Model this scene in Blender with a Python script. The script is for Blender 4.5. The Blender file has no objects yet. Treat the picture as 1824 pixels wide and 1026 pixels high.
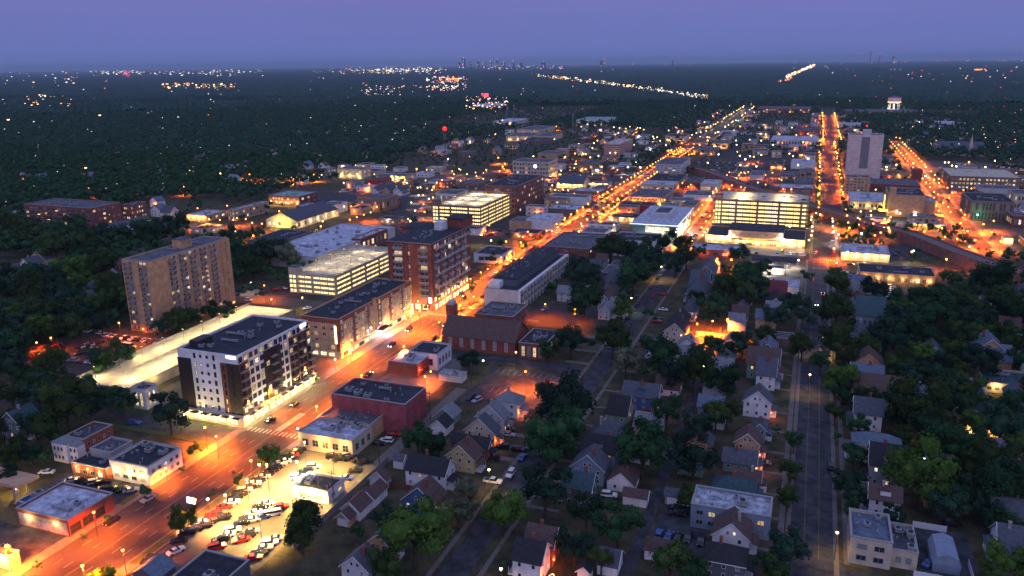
import bpy, bmesh, math, random
import numpy as np
from mathutils import Vector, Matrix
random.seed(7); rng = np.random.default_rng(11)
SC = bpy.context.scene; COL = SC.collection
R = math.radians
BL = [
 ('apartment_tower', -296.5, -280.7, 276.6, 330.8, 35, 'tan', 'gravel', {'hero': 'barton'}, 'tall tan apartment tower with rows of small balconies and a rooftop box'),
 ('red_brick_block', -197.1, -173.3, 349.1, 398.0, 34.8, 'redbrick', 'dark', {'hero': 'nine'}, 'nine-storey red brick residential block with pale balconies at the avenue corner'),
 ('white_glass_office', -113.8, -83.8, 544.9, 617.9, 12.0, 'palegrey', 'white', {'hero': 'glass'}, 'pale glass office with a bright white roof and lit entrance'),
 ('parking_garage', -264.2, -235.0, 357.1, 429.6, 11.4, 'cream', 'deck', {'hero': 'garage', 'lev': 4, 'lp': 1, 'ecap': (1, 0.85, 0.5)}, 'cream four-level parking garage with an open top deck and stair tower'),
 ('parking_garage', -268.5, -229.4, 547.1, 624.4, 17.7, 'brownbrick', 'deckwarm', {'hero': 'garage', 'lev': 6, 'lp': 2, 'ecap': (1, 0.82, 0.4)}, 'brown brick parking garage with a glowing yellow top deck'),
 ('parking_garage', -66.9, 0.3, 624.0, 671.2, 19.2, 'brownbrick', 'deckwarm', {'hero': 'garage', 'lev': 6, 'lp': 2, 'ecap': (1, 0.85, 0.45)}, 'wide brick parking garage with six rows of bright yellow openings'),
 ('office_block', -253.1, -225.5, 614.6, 686.1, 23.5, 'redbrick', 'dark', {'rows': 5, 'cf': 6, 'cs': 12, 'lit': 0.12, 'un': 8, 'band': 1}, 'dark roofed red brick office block with tall strip windows and rooftop plant'),
 ('market_hall', -394.4, -365.7, 509.8, 567.6, 6, 'cream', 'slate', {'gable': 'y', 'rows': 1, 'cf': 6, 'cs': 14, 'lit': 0.6}, 'long market hall with a dark gable roof and yellow lit gable end'),
 ('library', -457.3, -424.6, 597.6, 626.3, 9, 'redbrick', 'greenroof', {'rows': 2, 'cf': 10, 'cs': 3, 'lit': 0.5, 'lw': 6}, 'brick library with a pale green roof edge and floodlit entrance columns'),
 ('shop_row', -441.1, -434.2, 522.6, 567.0, 9, 'orange', 'white', {'rows': 2, 'cf': 4, 'cs': 10, 'lit': 0.3, 'un': 2}, 'cream and orange two-storey row with a white roof beside the market hall'),
 ('low_shop', -475.1, -455.3, 513.4, 538.3, 5, 'tan', 'white', {'rows': 1, 'cf': 8, 'cs': 3, 'lit': 0.5, 'un': 1, 'lw': 4}, 'low shop with a pale roof and orange lamps along its front'),
 ('market_cafe', -433.1, -418.6, 472.2, 489.4, 4.5, 'cream', 'dark', {'rows': 1, 'cf': 7, 'cs': 4, 'lit': 0.9}, 'dark roofed cafe glowing warm behind the tan tower'),
 ('warehouse', -497.8, -488.7, 449.4, 488.8, 5, 'white', 'slate', {'gable': 'y', 'rows': 0, 'cf': 2, 'cs': 6, 'lit': 0}, 'long white gabled warehouse behind dark trees'),
 ('brick_apartments', -593.4, -522.4, 464.1, 493.4, 16, 'redbrick', 'gravel', {'rows': 4, 'cf': 14, 'cs': 6, 'lit': 0.12, 'un': 8, 'bal': 1, 'band': 1}, 'long four-storey brick apartment block at the far left with grey balconies'),
 ('brick_apartments', -526.7, -518.2, 498.2, 515.9, 13, 'redbrick', 'dark', {'rows': 3, 'cf': 4, 'cs': 6, 'lit': 0.45, 'un': 3}, 'small square brick block with orange lit windows beside the long apartment block'),
 ('low_shop', -639.1, -617.6, 477.4, 486.3, 5, 'brownbrick', 'white', {'rows': 1, 'cf': 4, 'cs': 2, 'lit': 0.3}, 'low brick shop with a pale roof at the far left'),
 ('mall', -322.7, -278.5, 404.5, 503.9, 8, 'palegrey', 'white', {'rows': 0, 'cf': 6, 'cs': 12, 'lit': 0.3, 'un': 14}, 'big flat store with a bluish white roof crowded with rooftop units'),
 ('brick_annex', -259.2, -240.9, 410.9, 442.3, 7, 'redbrick', 'dark', {'rows': 0, 'cf': 6, 'cs': 4, 'lit': 0}, 'low brick annex with a dark roof between garage and nine-storey block'),
 ('brick_annex', -285.3, -278.0, 456.2, 492.5, 9, 'redbrick', 'white', {'rows': 1, 'cf': 3, 'cs': 6, 'lit': 0.8}, 'brick end wing of the big store with a row of lit windows'),
 ('arched_roof_hall', -355.2, -329.6, 439.3, 476.4, 7, 'slatewall', 'dark', {'rows': 1, 'cf': 6, 'cs': 3, 'lit': 0.1, 'un': 2}, 'dark flat hall beside the big white roofed store'),
 ('brick_office', -644.4, -629.0, 759.7, 774.1, 10, 'greywall', 'gravel', {'rows': 2, 'cf': 6, 'cs': 2, 'lit': 0.05, 'un': 1}, 'grey two-storey block standing in the woods beside a lit street'),
 ('brick_office', -493.8, -461.7, 769.7, 787.7, 11, 'cream', 'gravel', {'rows': 2, 'cf': 7, 'cs': 2, 'lit': 0.9, 'lw': 3}, 'cream two-storey office with lit windows beyond the car parks'),
 ('red_store', -429.5, -412.5, 725.0, 745.8, 7, 'red', 'dark', {'rows': 0, 'cf': 6, 'cs': 2, 'lit': 0}, 'bright red store wall with a dark roof'),
 ('low_shop', -426.0, -407.0, 765.3, 787.4, 6, 'cream', 'gravel', {'rows': 1, 'cf': 4, 'cs': 2, 'lit': 0.6, 'lw': 3}, 'cream low shop with warm wall lamps behind the red store'),
 ('low_shop', -404.8, -388.9, 704.5, 729.2, 6, 'brownbrick', 'dark', {'rows': 1, 'cf': 5, 'cs': 2, 'lit': 0.2, 'un': 2}, 'dark roofed low shop in front of the cream one'),
 ('two_tier_store', -373.9, -343.0, 596.8, 634.6, 6, 'redbrick', 'gravel', {'rows': 1, 'cf': 8, 'cs': 4, 'lit': 0.3, 'lw': 5}, 'broad brick store lower tier with orange lamps'),
 ('two_tier_store', -365.8, -338.3, 598.3, 620.8, 11, 'brownbrick', 'gravel', {'rows': 1, 'cf': 10, 'cs': 3, 'lit': 0.15, 'un': 2}, 'set-back upper storey brick block with a grey roof'),
 ('low_shop', -365.5, -350.2, 714.2, 727.0, 5, 'brownbrick', 'dark', {'rows': 1, 'cf': 4, 'cs': 1, 'lit': 0.5}, 'small brown flat shop beside the radio mast'),
 ('striped_office', -303.9, -284.7, 625.8, 652.2, 13, 'palegrey', 'gravel', {'rows': 1, 'cf': 14, 'cs': 6, 'lit': 0.2, 'un': 1, 'tall': 1}, 'low office with white vertical fins beside the yellow garage'),
 ('brown_office', -310.2, -291.1, 690.0, 715.3, 13, 'brownwall', 'gravel', {'rows': 2, 'cf': 6, 'cs': 3, 'lit': 0.05, 'un': 1}, 'brown windowless office block behind the finned office'),
 ('courthouse', -304.0, -262.7, 818.5, 850.2, 19.1, 'cream', 'gravel', {'rows': 4, 'cf': 12, 'cs': 6, 'lit': 0.08, 'un': 4, 'clock': 1}, 'cream four-storey building with a round white lit clock'),
 ('cream_store', -216.2, -182.7, 676.4, 692.8, 7, 'white', 'gravel', {'rows': 0, 'cf': 1, 'cs': 4, 'lit': 0.3, 'un': 1}, 'blank cream walled store on the curving main avenue'),
 ('brick_store', -210.0, -181.8, 722.7, 743.4, 5, 'brownbrick', 'white', {'rows': 0, 'cf': 1, 'cs': 4, 'lit': 0.3}, 'low brown store with a pale roof behind the blank cream store'),
 ('gabled_restaurant', -238.6, -210.6, 766.2, 794.4, 4.5, 'cream', 'slate', {'gable': 'x', 'rows': 1, 'cf': 9, 'cs': 2, 'lit': 1, 'lw': 5}, 'gabled restaurant with a brightly lit cream front'),
 ('low_shop', -207.2, -187.9, 778.3, 793.5, 4.5, 'cream', 'gravel', {'rows': 1, 'cf': 5, 'cs': 2, 'lit': 0.9, 'lw': 3}, 'lit flat shop next to the gabled restaurant'),
 ('low_shop', -204.3, -179.0, 630.6, 654.1, 4, 'brownwall', 'white', {'rows': 0, 'cf': 1, 'cs': 4, 'lit': 0.3, 'un': 3}, 'very low shop with patchy white roof in front of the blank cream store'),
 ('cream_shop', -209.1, -193.9, 554.2, 574.1, 7, 'tan', 'gravel', {'rows': 0, 'cf': 1, 'cs': 2, 'lit': 0.1, 'un': 2}, 'plain tan shop on the back street of the avenue'),
 ('white_shop', -197.9, -177.2, 560.6, 588.3, 8, 'white', 'white', {'rows': 0, 'cf': 1, 'cs': 6, 'lit': 0.4, 'un': 1}, 'white blank gable wall shop facing the avenue trees'),
 ('low_shop', -197.1, -176.9, 525.0, 539.1, 5, 'redbrick', 'dark', {'rows': 1, 'cf': 5, 'cs': 3, 'lit': 0.3, 'lw': 2}, 'dark roofed brick shop beside the white walled shop'),
 ('brick_office', -248.1, -232.2, 908.0, 940.3, 8, 'brownbrick', 'gravel', {'rows': 1, 'cf': 3, 'cs': 2, 'lit': 0.3}, 'brick office with a pale side wall by the park trees'),
 ('loft_block', -161.5, -133.3, 884.2, 952.8, 12.7, 'palegrey', 'gravel', {'rows': 5, 'cf': 6, 'cs': 7, 'lit': 0.15, 'un': 6, 'big': 1}, 'six-storey pale loft block with big square windows'),
 ('podium_shop', -154.4, -121.8, 803.9, 859.5, 6, 'tan', 'dark', {'rows': 1, 'cf': 6, 'cs': 6, 'lit': 0.5}, 'tan podium shop below the loft block'),
 ('brick_store', -154.3, -121.8, 768.2, 795.8, 7, 'cream', 'white', {'rows': 1, 'cf': 8, 'cs': 4, 'lit': 0.3, 'un': 3}, 'cream two-part store with a white roof below the loft block'),
 ('arcade_store', -149.1, -117.8, 692.4, 741.2, 7, 'orange', 'gravel', {'rows': 1, 'cf': 10, 'cs': 4, 'lit': 0.0, 'un': 6, 'lw': 3, 'arch': 1}, 'orange store with a row of small round arches'),
 ('red_store', -148.0, -119.0, 648.8, 668.0, 7, 'red', 'dark', {'rows': 0, 'cf': 1, 'cs': 3, 'lit': 0}, 'plain red walled store with a slate roof'),
 ('low_shop', -147.4, -122.8, 603.5, 623.8, 5, 'tan', 'dark', {'rows': 1, 'cf': 8, 'cs': 2, 'lit': 0.9, 'lw': 3}, 'dark roofed low shop with warm shopfront near the red walled store'),
 ('white_shop', -153.6, -131.7, 571.5, 583.9, 5, 'white', 'dark', {'rows': 1, 'cf': 3, 'cs': 1, 'lit': 0.1, 'un': 2}, 'long white fronted low shop on the avenue east side'),
 ('pink_shop', -148.8, -131.4, 537.3, 554.3, 6, 'white', 'gravel', {'rows': 0, 'cf': 3, 'cs': 2, 'lit': 0.1, 'un': 3}, 'whitish shop with a grey roof behind the red brick flats'),
 ('red_brick_flats', -154.5, -124.1, 467.6, 514.2, 10, 'redbrick', 'gravel', {'rows': 3, 'cf': 3, 'cs': 8, 'lit': 0.15, 'un': 10}, 'three-storey red brick flats with a big grey roof'),
 ('modern_flats', -116.9, -89.0, 495.9, 521.9, 11, 'white', 'dark', {'rows': 2, 'cf': 8, 'cs': 3, 'lit': 0.05, 'un': 5, 'big': 1}, 'white and black modern flats behind dark trees'),
 ('grey_loft', -150.6, -132.3, 361.9, 445.8, 11, 'palegrey', 'dark', {'hero': 'narrow'}, 'narrow three-storey grey and white apartment block with black balconies'),
 ('low_shop', -194.8, -175.9, 452.3, 475.5, 6, 'white', 'dark', {'rows': 1, 'cf': 2, 'cs': 3, 'lit': 0.2, 'un': 1}, 'low white walled shop behind the nine-storey block'),
 ('loading_hall', -64.6, -0.1, 551.8, 586.0, 6, 'tan', 'dark', {'hero': 'hall'}, 'long tan hall with a taller middle and floodlit loading front'),
 ('brick_store', -67.8, -37.7, 510.4, 529.8, 5, 'redbrick', 'white', {'rows': 1, 'cf': 5, 'cs': 2, 'lit': 0.1, 'lw': 2}, 'low brick store with a bluish roof and orange wall lamps'),
 ('portico_hall', -98.6, -81.7, 777.8, 811.8, 8, 'cream', 'white', {'rows': 1, 'cf': 5, 'cs': 3, 'lit': 0.95, 'big': 1}, 'small hall with a brightly lit columned porch'),
 ('brick_store', -114.8, -100.3, 786.9, 824.0, 8, 'redbrick', 'slate', {'rows': 1, 'cf': 4, 'cs': 1, 'lit': 0.1}, 'dark hip roofed brick hall left of the lit porch'),
 ('low_shop', -107.0, -81.1, 729.0, 756.7, 5, 'white', 'gravel', {'rows': 0, 'cf': 1, 'cs': 3, 'lit': 0.2, 'un': 2}, 'low flat shops with a lilac roof behind the lamp-lined side street'),
 ('corner_shop', -97.1, -85.6, 652.4, 681.8, 8, 'tan', 'gravel', {'rows': 2, 'cf': 4, 'cs': 4, 'lit': 0.3, 'un': 2}, 'tan corner block with a fan on its white roof'),
 ('pale_store', -23.2, 3.3, 981.2, 1023.1, 7, 'white', 'white', {'rows': 0, 'cf': 4, 'cs': 1, 'lit': 0.2, 'un': 2}, 'pale long store west of the bright avenue'),
 ('flat_store', -11.8, 4.1, 907.3, 938.0, 6, 'tan', 'gravel', {'rows': 1, 'cf': 3, 'cs': 1, 'lit': 0.3, 'un': 2}, 'grey roofed store on the bright avenue beside the yellow tree'),
 ('flat_store', -31.0, -13.0, 881.2, 908.9, 6, 'brownbrick', 'gravel', {'rows': 1, 'cf': 4, 'cs': 1, 'lit': 0.5, 'un': 3}, 'grey roofed brick store one row back from the bright avenue'),
 ('flat_store', -15.1, 3.1, 828.6, 862.9, 6, 'brownwall', 'gravel', {'rows': 0, 'cf': 4, 'cs': 1, 'lit': 0.3, 'un': 2}, 'long grey roofed store near the brick parking garage'),
 ('red_store', -26.6, 2.3, 781.6, 809.5, 7, 'redbrick', 'white', {'rows': 0, 'cf': 3, 'cs': 1, 'lit': 0.1}, 'dull red walled store with a pale roof behind the brick garage'),
 ('pink_shop', -60.7, -47.2, 878.4, 915.4, 5, 'palegrey', 'gravel', {'rows': 0, 'cf': 3, 'cs': 1, 'lit': 0.1}, 'pinkish single-storey shed by the rail yard'),
 ('brick_store', -45.3, -30.5, 959.7, 991.7, 7, 'redbrick', 'dark', {'rows': 1, 'cf': 4, 'cs': 1, 'lit': 0.6, 'lw': 2}, 'brick store with orange lamps behind the rail yard'),
 ('white_tower', 32.8, 66.0, 904.4, 926.4, 46.2, 'stone', 'gravel', {'hero': 'tower'}, 'tall blank white concrete tower with a grey central strip'),
 ('old_tower', 29.2, 49.2, 781.8, 795.8, 19.0, 'tan', 'dark', {'rows': 7, 'cf': 6, 'cs': 3, 'lit': 0.02, 'un': 5}, 'old tan brick tower with rooftop tanks at the foot of the white tower'),
 ('brick_hall', 52.6, 94.2, 814.6, 851.2, 9, 'redbrick', 'gravel', {'rows': 1, 'cf': 8, 'cs': 1, 'lit': 0.2, 'un': 4}, 'long brick hall with a grey roof behind the theatre'),
 ('brick_tower', 94.9, 103.9, 894.0, 906.0, 14.0, 'redbrick', 'dark', {'rows': 0, 'cf': 1, 'cs': 1, 'lit': 0}, 'blank square red brick stage tower by the orange street'),
 ('theatre', 59.0, 84.9, 693.9, 733.9, 17.6, 'tan', 'dark', {'rows': 0, 'cf': 1, 'cs': 1, 'lit': 0, 'un': 3, 'lw': 2, 'marquee': 1}, 'big blank tan theatre box with a yellow sign on its corner'),
 ('tan_wing', 86.5, 93.9, 705.6, 723.6, 12, 'tan', 'white', {'rows': 0, 'cf': 1, 'cs': 1, 'lit': 0}, 'lower tan wing stuck to the theatre side'),
 ('curved_shops', 31.9, 60.9, 721.1, 774.3, 7, 'cream', 'white', {'rows': 1, 'cf': 9, 'cs': 1, 'lit': 0.3, 'un': 3, 'lw': 3}, 'low cream shops with a bluish roof between old tower and theatre'),
 ('bank_pavilion', 70.2, 94.3, 639.6, 650.1, 5, 'orange', 'white', {'rows': 1, 'cf': 6, 'cs': 1, 'lit': 0.6, 'lw': 3}, 'pavilion with a pale slanting roof among orange lit trees'),
 ('brick_office', 116.4, 145.6, 692.6, 737.6, 15.3, 'brownbrick', 'dark', {'rows': 2, 'cf': 12, 'cs': 12, 'lit': 0.06, 'un': 3, 'tall': 1}, 'brown office with a dark roof and tall black window strips'),
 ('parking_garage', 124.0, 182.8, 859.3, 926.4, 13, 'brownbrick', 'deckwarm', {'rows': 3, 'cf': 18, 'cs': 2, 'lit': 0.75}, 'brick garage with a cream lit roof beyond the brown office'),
 ('grey_store', 143.6, 173.2, 820.7, 845.0, 8, 'palegrey', 'gravel', {'rows': 0, 'cf': 4, 'cs': 1, 'lit': 0, 'un': 2}, 'plain grey store behind the brown office'),
 ('pale_office', 155.9, 176.7, 751.0, 775.8, 14, 'cream', 'gravel', {'rows': 2, 'cf': 8, 'cs': 1, 'lit': 0.4}, 'pale office at the edge of the picture beyond the brown office'),
 ('fuel_kiosk', 124.1, 129.8, 607.1, 614.2, 4, 'cream', 'dark', {'rows': 1, 'cf': 4, 'cs': 2, 'lit': 1, 'lw': 2}, 'small lit kiosk on the far corner lot'),
 ('pink_wing', 140.7, 159.4, 670.5, 690.2, 9, 'redbrick', 'gravel', {'rows': 1, 'cf': 6, 'cs': 3, 'lit': 0.5}, 'pinkish roofed wing cut off by the picture edge'),
 ('church', 150.1, 204.4, 1169.6, 1225.4, 10, 'cream', 'slate', {'gable': 'x', 'rows': 1, 'cf': 9, 'cs': 1, 'lit': 0.05, 'spire': 1}, 'pale church with a long dark roof and thin spire in the trees'),
 ('white_store', 209.6, 251.9, 1658.4, 1727.8, 7, 'white', 'white', {'rows': 0, 'cf': 4, 'cs': 1, 'lit': 0.1}, 'white warehouse in far trees beyond the church'),
 ('long_store', 40.0, 82.6, 1620.9, 1674.3, 6, 'palegrey', 'white', {'rows': 0, 'cf': 4, 'cs': 1, 'lit': 0.1}, 'long pale roofed shed beside the far end of the bright avenue'),
 ('long_block', 63.0, 210.0, 1998.1, 2083.6, 9, 'brownbrick', 'gravel', {'rows': 1, 'cf': 20, 'cs': 1, 'lit': 0.2}, 'long low block beside the water tower'),
 ('long_block', -133.2, -14.4, 2045.8, 2155.9, 11, 'redbrick', 'gravel', {'rows': 2, 'cf': 20, 'cs': 1, 'lit': 0.35, 'lw': 4}, 'long three-storey block closing the far end of the wide street'),
 ('red_church', -31.6, 8.1, 1421.9, 1501.3, 9, 'redbrick', 'slate', {'rows': 1, 'cf': 6, 'cs': 1, 'lit': 0.1, 'lw': 2}, 'red brick hall with orange lamps on the bright avenue'),
 ('long_block', -60.8, 6.0, 1258.5, 1331.8, 8, 'palegrey', 'white', {'rows': 1, 'cf': 16, 'cs': 1, 'lit': 0.1, 'lw': 2}, 'long pale roofed block behind the dark trees of the bright avenue'),
 ('brick_store', -18.8, 6.6, 1097.9, 1136.7, 7, 'redbrick', 'dark', {'rows': 1, 'cf': 4, 'cs': 1, 'lit': 0.6, 'lw': 2}, 'small red brick store with warm lamps on the bright avenue'),
 ('white_store', -466.4, -426.4, 1226.0, 1295.9, 9, 'cream', 'gravel', {'rows': 0, 'cf': 1, 'cs': 3, 'lit': 0, 'lw': 3}, 'broad cream industrial hall with three wall lamps'),
 ('white_store', -425.0, -395.6, 1240.7, 1306.9, 8, 'cream', 'gravel', {'rows': 0, 'cf': 1, 'cs': 3, 'lit': 0, 'lw': 3}, 'cream industrial wing with a dark flat roof'),
 ('white_store', -488.9, -446.8, 1337.7, 1427.7, 10, 'cream', 'gravel', {'rows': 0, 'cf': 1, 'cs': 3, 'lit': 0, 'lw': 2}, 'upper industrial hall behind the broad cream one'),
 ('brown_office', -426.8, -390.6, 1184.7, 1240.8, 6, 'brownwall', 'dark', {'rows': 1, 'cf': 6, 'cs': 2, 'lit': 0.1, 'un': 3}, 'dark low shed in front of the cream industrial halls'),
 ('pink_office', -260.4, -239.2, 1050.9, 1128.7, 17.1, 'pinkwall', 'white', {'rows': 5, 'cf': 1, 'cs': 1, 'lit': 0.15, 'un': 2, 'band': 2}, 'six-storey pink office with continuous white floor bands'),
 ('condo_row', -447.5, -387.7, 1571.4, 1661.3, 12, 'white', 'greenroof', {'rows': 2, 'cf': 14, 'cs': 2, 'lit': 0.3, 'lw': 4}, 'long white condominium row against the dark woods'),
 ('tan_office', -332.4, -302.0, 987.9, 1027.8, 9, 'tan', 'gravel', {'rows': 0, 'cf': 1, 'cs': 3, 'lit': 0.4, 'un': 5}, 'blank tan office behind the clock building'),
 ('brown_store', -261.3, -235.3, 925.7, 945.1, 8, 'brownbrick', 'gravel', {'rows': 1, 'cf': 4, 'cs': 1, 'lit': 0.3}, 'brown brick store among park trees'),
 ('white_store', -865.4, -815.2, 2057.0, 2135.2, 16, 'white', 'white', {'rows': 0, 'cf': 1, 'cs': 1, 'lit': 0.2, 'lw': 4}, 'white floodlit grain-like plant far up the rail line'),
 ('white_store', -625.0, -576.2, 1570.6, 1662.8, 7, 'palegrey', 'white', {'rows': 0, 'cf': 1, 'cs': 1, 'lit': 0.2, 'lw': 2}, 'pale roofed depot beside the railway'),
 ('motor_inn', -217.1, -185.9, 1266.9, 1311.1, 10, 'cream', 'dark', {'rows': 3, 'cf': 4, 'cs': 3, 'lit': 0.3, 'big': 1, 'lw': 2}, 'three-storey cream inn with big white panels'),
 ('red_diner', -194.2, -180.8, 1118.5, 1142.7, 5, 'red', 'dark', {'rows': 1, 'cf': 4, 'cs': 1, 'lit': 0.5, 'lw': 3}, 'small red lit diner by the golden junction'),
 ('low_shop', -210.5, -181.7, 1540.5, 1587.0, 5, 'brownbrick', 'gravel', {'rows': 1, 'cf': 5, 'cs': 1, 'lit': 0.6, 'lw': 2}, 'low shop with a blue lit sign on the distant avenue'),
 ('brown_store', -145.0, -119.2, 1089.5, 1133.1, 8, 'brownwall', 'gravel', {'rows': 0, 'cf': 3, 'cs': 1, 'lit': 0.2, 'lw': 2}, 'dark flat store above the big car park'),
 ('tan_office', -135.8, -114.6, 1183.5, 1240.8, 8, 'tan', 'gravel', {'rows': 1, 'cf': 5, 'cs': 1, 'lit': 0.5, 'lw': 3}, 'tan shop block beside the bright avenue row'),
 ('pale_store', -150.2, -123.8, 1401.5, 1453.0, 5, 'white', 'white', {'rows': 0, 'cf': 3, 'cs': 1, 'lit': 0.1}, 'small pale shed on the distant avenue'),
 ('corner_apartments', -202.9, -177.5, 207.1, 248.6, 25.7, 'white', 'dark', {'hero': 'white'}, 'eight-storey white and brown apartment block with a black roof at the corner'),
 ('hotel_block', -200.6, -181.9, 276.2, 342.4, 17.2, 'tan', 'dark', {'hero': 'hotel'}, 'six-storey tan and brick hotel with a black roof along the avenue'),
 ('stair_pavilion', -226.0, -219.8, 206.4, 212.3, 8, 'white', 'dark', {'rows': 1, 'cf': 2, 'cs': 2, 'lit': 1, 'tall': 1}, 'little white stair pavilion with lit glass beside the parking deck'),
 ('brick_hall', -149.4, -120.7, 219.3, 235.0, 11.0, 'darkred', 'dark', {'rows': 0, 'cf': 1, 'cs': 1, 'lit': 0, 'un': 8, 'par': 'grey'}, 'windowless dark pink brick hall with a black roof'),
 ('white_annex', -149.7, -129.4, 209.8, 219.8, 6, 'tan', 'gravel', {'rows': 0, 'cf': 1, 'cs': 3, 'lit': 0.2, 'un': 4}, 'tan annex with patchy grey roof against the pink brick hall'),
 ('cream_annex', -149.2, -129.0, 198.8, 211.2, 6, 'cream', 'white', {'rows': 1, 'cf': 5, 'cs': 3, 'lit': 0.0, 'un': 5, 'lw': 1}, 'cream annex with a white flat roof beside the full car park'),
 ('brick_shop', -153.2, -140.1, 266.3, 279.8, 5.8, 'redbrick', 'white', {'rows': 0, 'cf': 1, 'cs': 2, 'lit': 0.1, 'un': 3, 'aw': 'red'}, 'small orange brick shop with a grey roof and red awning'),
 ('black_shop', -149.4, -136.1, 276.0, 289.7, 7, 'white', 'dark', {'rows': 1, 'cf': 2, 'cs': 4, 'lit': 0.1, 'un': 1}, 'black roofed shop joined to the small orange brick shop'),
 ('parish_house', -140.9, -122.1, 326.6, 347.6, 9, 'redbrick', 'gravel', {'rows': 2, 'cf': 5, 'cs': 5, 'lit': 0.15, 'un': 4}, 'red brick parish house behind the church roof'),
 ('flat_chapel', -109.9, -98.2, 300.5, 320.3, 7, 'redbrick', 'dark', {'rows': 1, 'cf': 4, 'cs': 3, 'lit': 0.4, 'un': 4, 'tall': 1}, 'flat brick wing with tall windows on the church end'),
 ('carport', -131.2, -121.3, 266.7, 271.9, 3, 'palegrey', 'white', {'rows': 0, 'cf': 1, 'cs': 1, 'lit': 0}, 'pale flat carport roof behind the shops'),
 ('stucco_shop', -191.8, -176.9, 163.1, 176.8, 6.4, 'white', 'dark', {'rows': 2, 'cf': 4, 'cs': 5, 'lit': 0.25, 'un': 4, 'lw': 3}, 'white stucco corner shop glowing orange on its avenue front'),
 ('brick_annex', -204.9, -191.1, 160.8, 173.3, 4.5, 'redbrick', 'dark', {'rows': 1, 'cf': 4, 'cs': 1, 'lit': 0.3, 'lw': 3}, 'low brick rear annex of the stucco shop'),
 ('grey_annex', -203.3, -194.8, 166.7, 175.3, 6.5, 'greywall', 'slate', {'rows': 0, 'cf': 1, 'cs': 1, 'lit': 0}, 'plain grey shed between brick house and stucco shop'),
 ('brick_flats', -217.4, -209.3, 169.9, 181.5, 7, 'redbrick', 'slate', {'rows': 2, 'cf': 2, 'cs': 5, 'lit': 0.0, 'wing': 1}, 'two-storey brick flats with a white bay front'),
 ('avenue_store', -195.6, -176.8, 134.9, 149.9, 5.2, 'redbrick', 'white', {'rows': 0, 'cf': 1, 'cs': 6, 'lit': 0.0, 'un': 2, 'lw': 2, 'shopside': 1}, 'brick store with a ribbed bluish roof and faded pink side wall'),
 ('blue_awning', -202.0, -198.3, 140.0, 146.6, 3.2, 'bluewall', 'blue', {'rows': 0, 'cf': 1, 'cs': 1, 'lit': 0}, 'bright blue canopy behind the ribbed roof store'),
 ('corner_kiosk', -186.5, -178.5, 118.9, 121.7, 4, 'cream', 'dark', {'rows': 1, 'cf': 3, 'cs': 2, 'lit': 0.9, 'lw': 2}, 'small lit corner building at the bottom left'),
 ('lot_office', -132.7, -120.8, 172.0, 180.5, 4, 'white', 'dark', {'rows': 1, 'cf': 2, 'cs': 2, 'lit': 0.8, 'lw': 2, 'un': 2}, 'black roofed lot office beside the parked cars'),
 ('dark_shop', -133, -120, 125, 136.5, 5, 'slatewall', 'dark', {'rows': 0, 'cf': 1, 'cs': 1, 'lit': 0}, 'black flat roofed shop at the bottom of the car park'),
 ('blue_roof_shop', -144.1, -136.9, 124.1, 130.1, 4, 'slatewall', 'bluegrey', {'rows': 0, 'cf': 1, 'cs': 1, 'lit': 0, 'gable': 'y'}, 'dark blue gabled roof shop at the bottom edge'),
 ('white_garage', -19.2, -1.0, 437.6, 454.1, 4, 'white', 'white', {'rows': 0, 'cf': 1, 'cs': 1, 'lit': 0, 'lw': 1}, 'low white workshop behind the fuel station'),
 ('service_garage', 29.7, 68.2, 475.0, 496.5, 6, 'brownbrick', 'dark', {'rows': 1, 'cf': 12, 'cs': 2, 'lit': 0.35, 'un': 5, 'lw': 6}, 'long dark roofed service garage with a row of wall lamps'),
 ('showroom', 21.8, 49.2, 527.6, 556.0, 5, 'cream', 'white', {'rows': 1, 'cf': 8, 'cs': 3, 'lit': 1, 'un': 3, 'lw': 5}, 'lit white showroom beside the raised railway'),
 ('dark_flats', -105.7, -89.2, 425.9, 444.4, 7, 'slatewall', 'gravel', {'rows': 1, 'cf': 4, 'cs': 3, 'lit': 0.05}, 'dark flat roofed flats in the side street trees'),
 ('dark_flats', -105.3, -91.2, 441.4, 456.5, 7, 'slatewall', 'slate', {'rows': 1, 'cf': 4, 'cs': 3, 'lit': 0.05}, 'slate coloured flats one behind the other in the side street'),
 ('low_roof_store', -9.2, -1.0, 349.5, 358.4, 4, 'brownwall', 'gravel', {'rows': 0, 'cf': 1, 'cs': 1, 'lit': 0}, 'low grey roof behind the trees of the straight street'),
 ('blue_block', -22.7, -2.5, 194.4, 204.8, 7, 'bluegreywall', 'patchy', {'rows': 2, 'cf': 6, 'cs': 2, 'lit': 0.2, 'un': 2}, 'long blue-grey block with a stained white flat roof'),
 ('corner_block', 16.5, 25.9, 191.1, 204.7, 7.5, 'cream', 'bluegrey', {'rows': 2, 'cf': 2, 'cs': 3, 'lit': 0.0, 'un': 2}, 'cream corner block with a flat blue-grey roof at the bottom'),
 ('corner_wing', 25.8, 31.9, 192.7, 205.6, 5, 'cream', 'slate', {'rows': 1, 'cf': 2, 'cs': 2, 'lit': 0.5, 'un': 4}, 'lower sloping wing of the cream corner block'),
 ('motel', 53.8, 65.5, 278.3, 324.7, 4, 'cream', 'teal', {'rows': 0, 'cf': 3, 'cs': 8, 'lit': 0.1, 'lw': 2, 'skew': 1}, 'long teal roofed motel wing among dark trees'),
 ('motel', 66.7, 83.4, 322.0, 337.9, 4, 'cream', 'teal', {'rows': 1, 'cf': 6, 'cs': 1, 'lit': 0.3, 'lw': 2}, 'short teal roofed motel wing with lit orange porches'),
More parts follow.
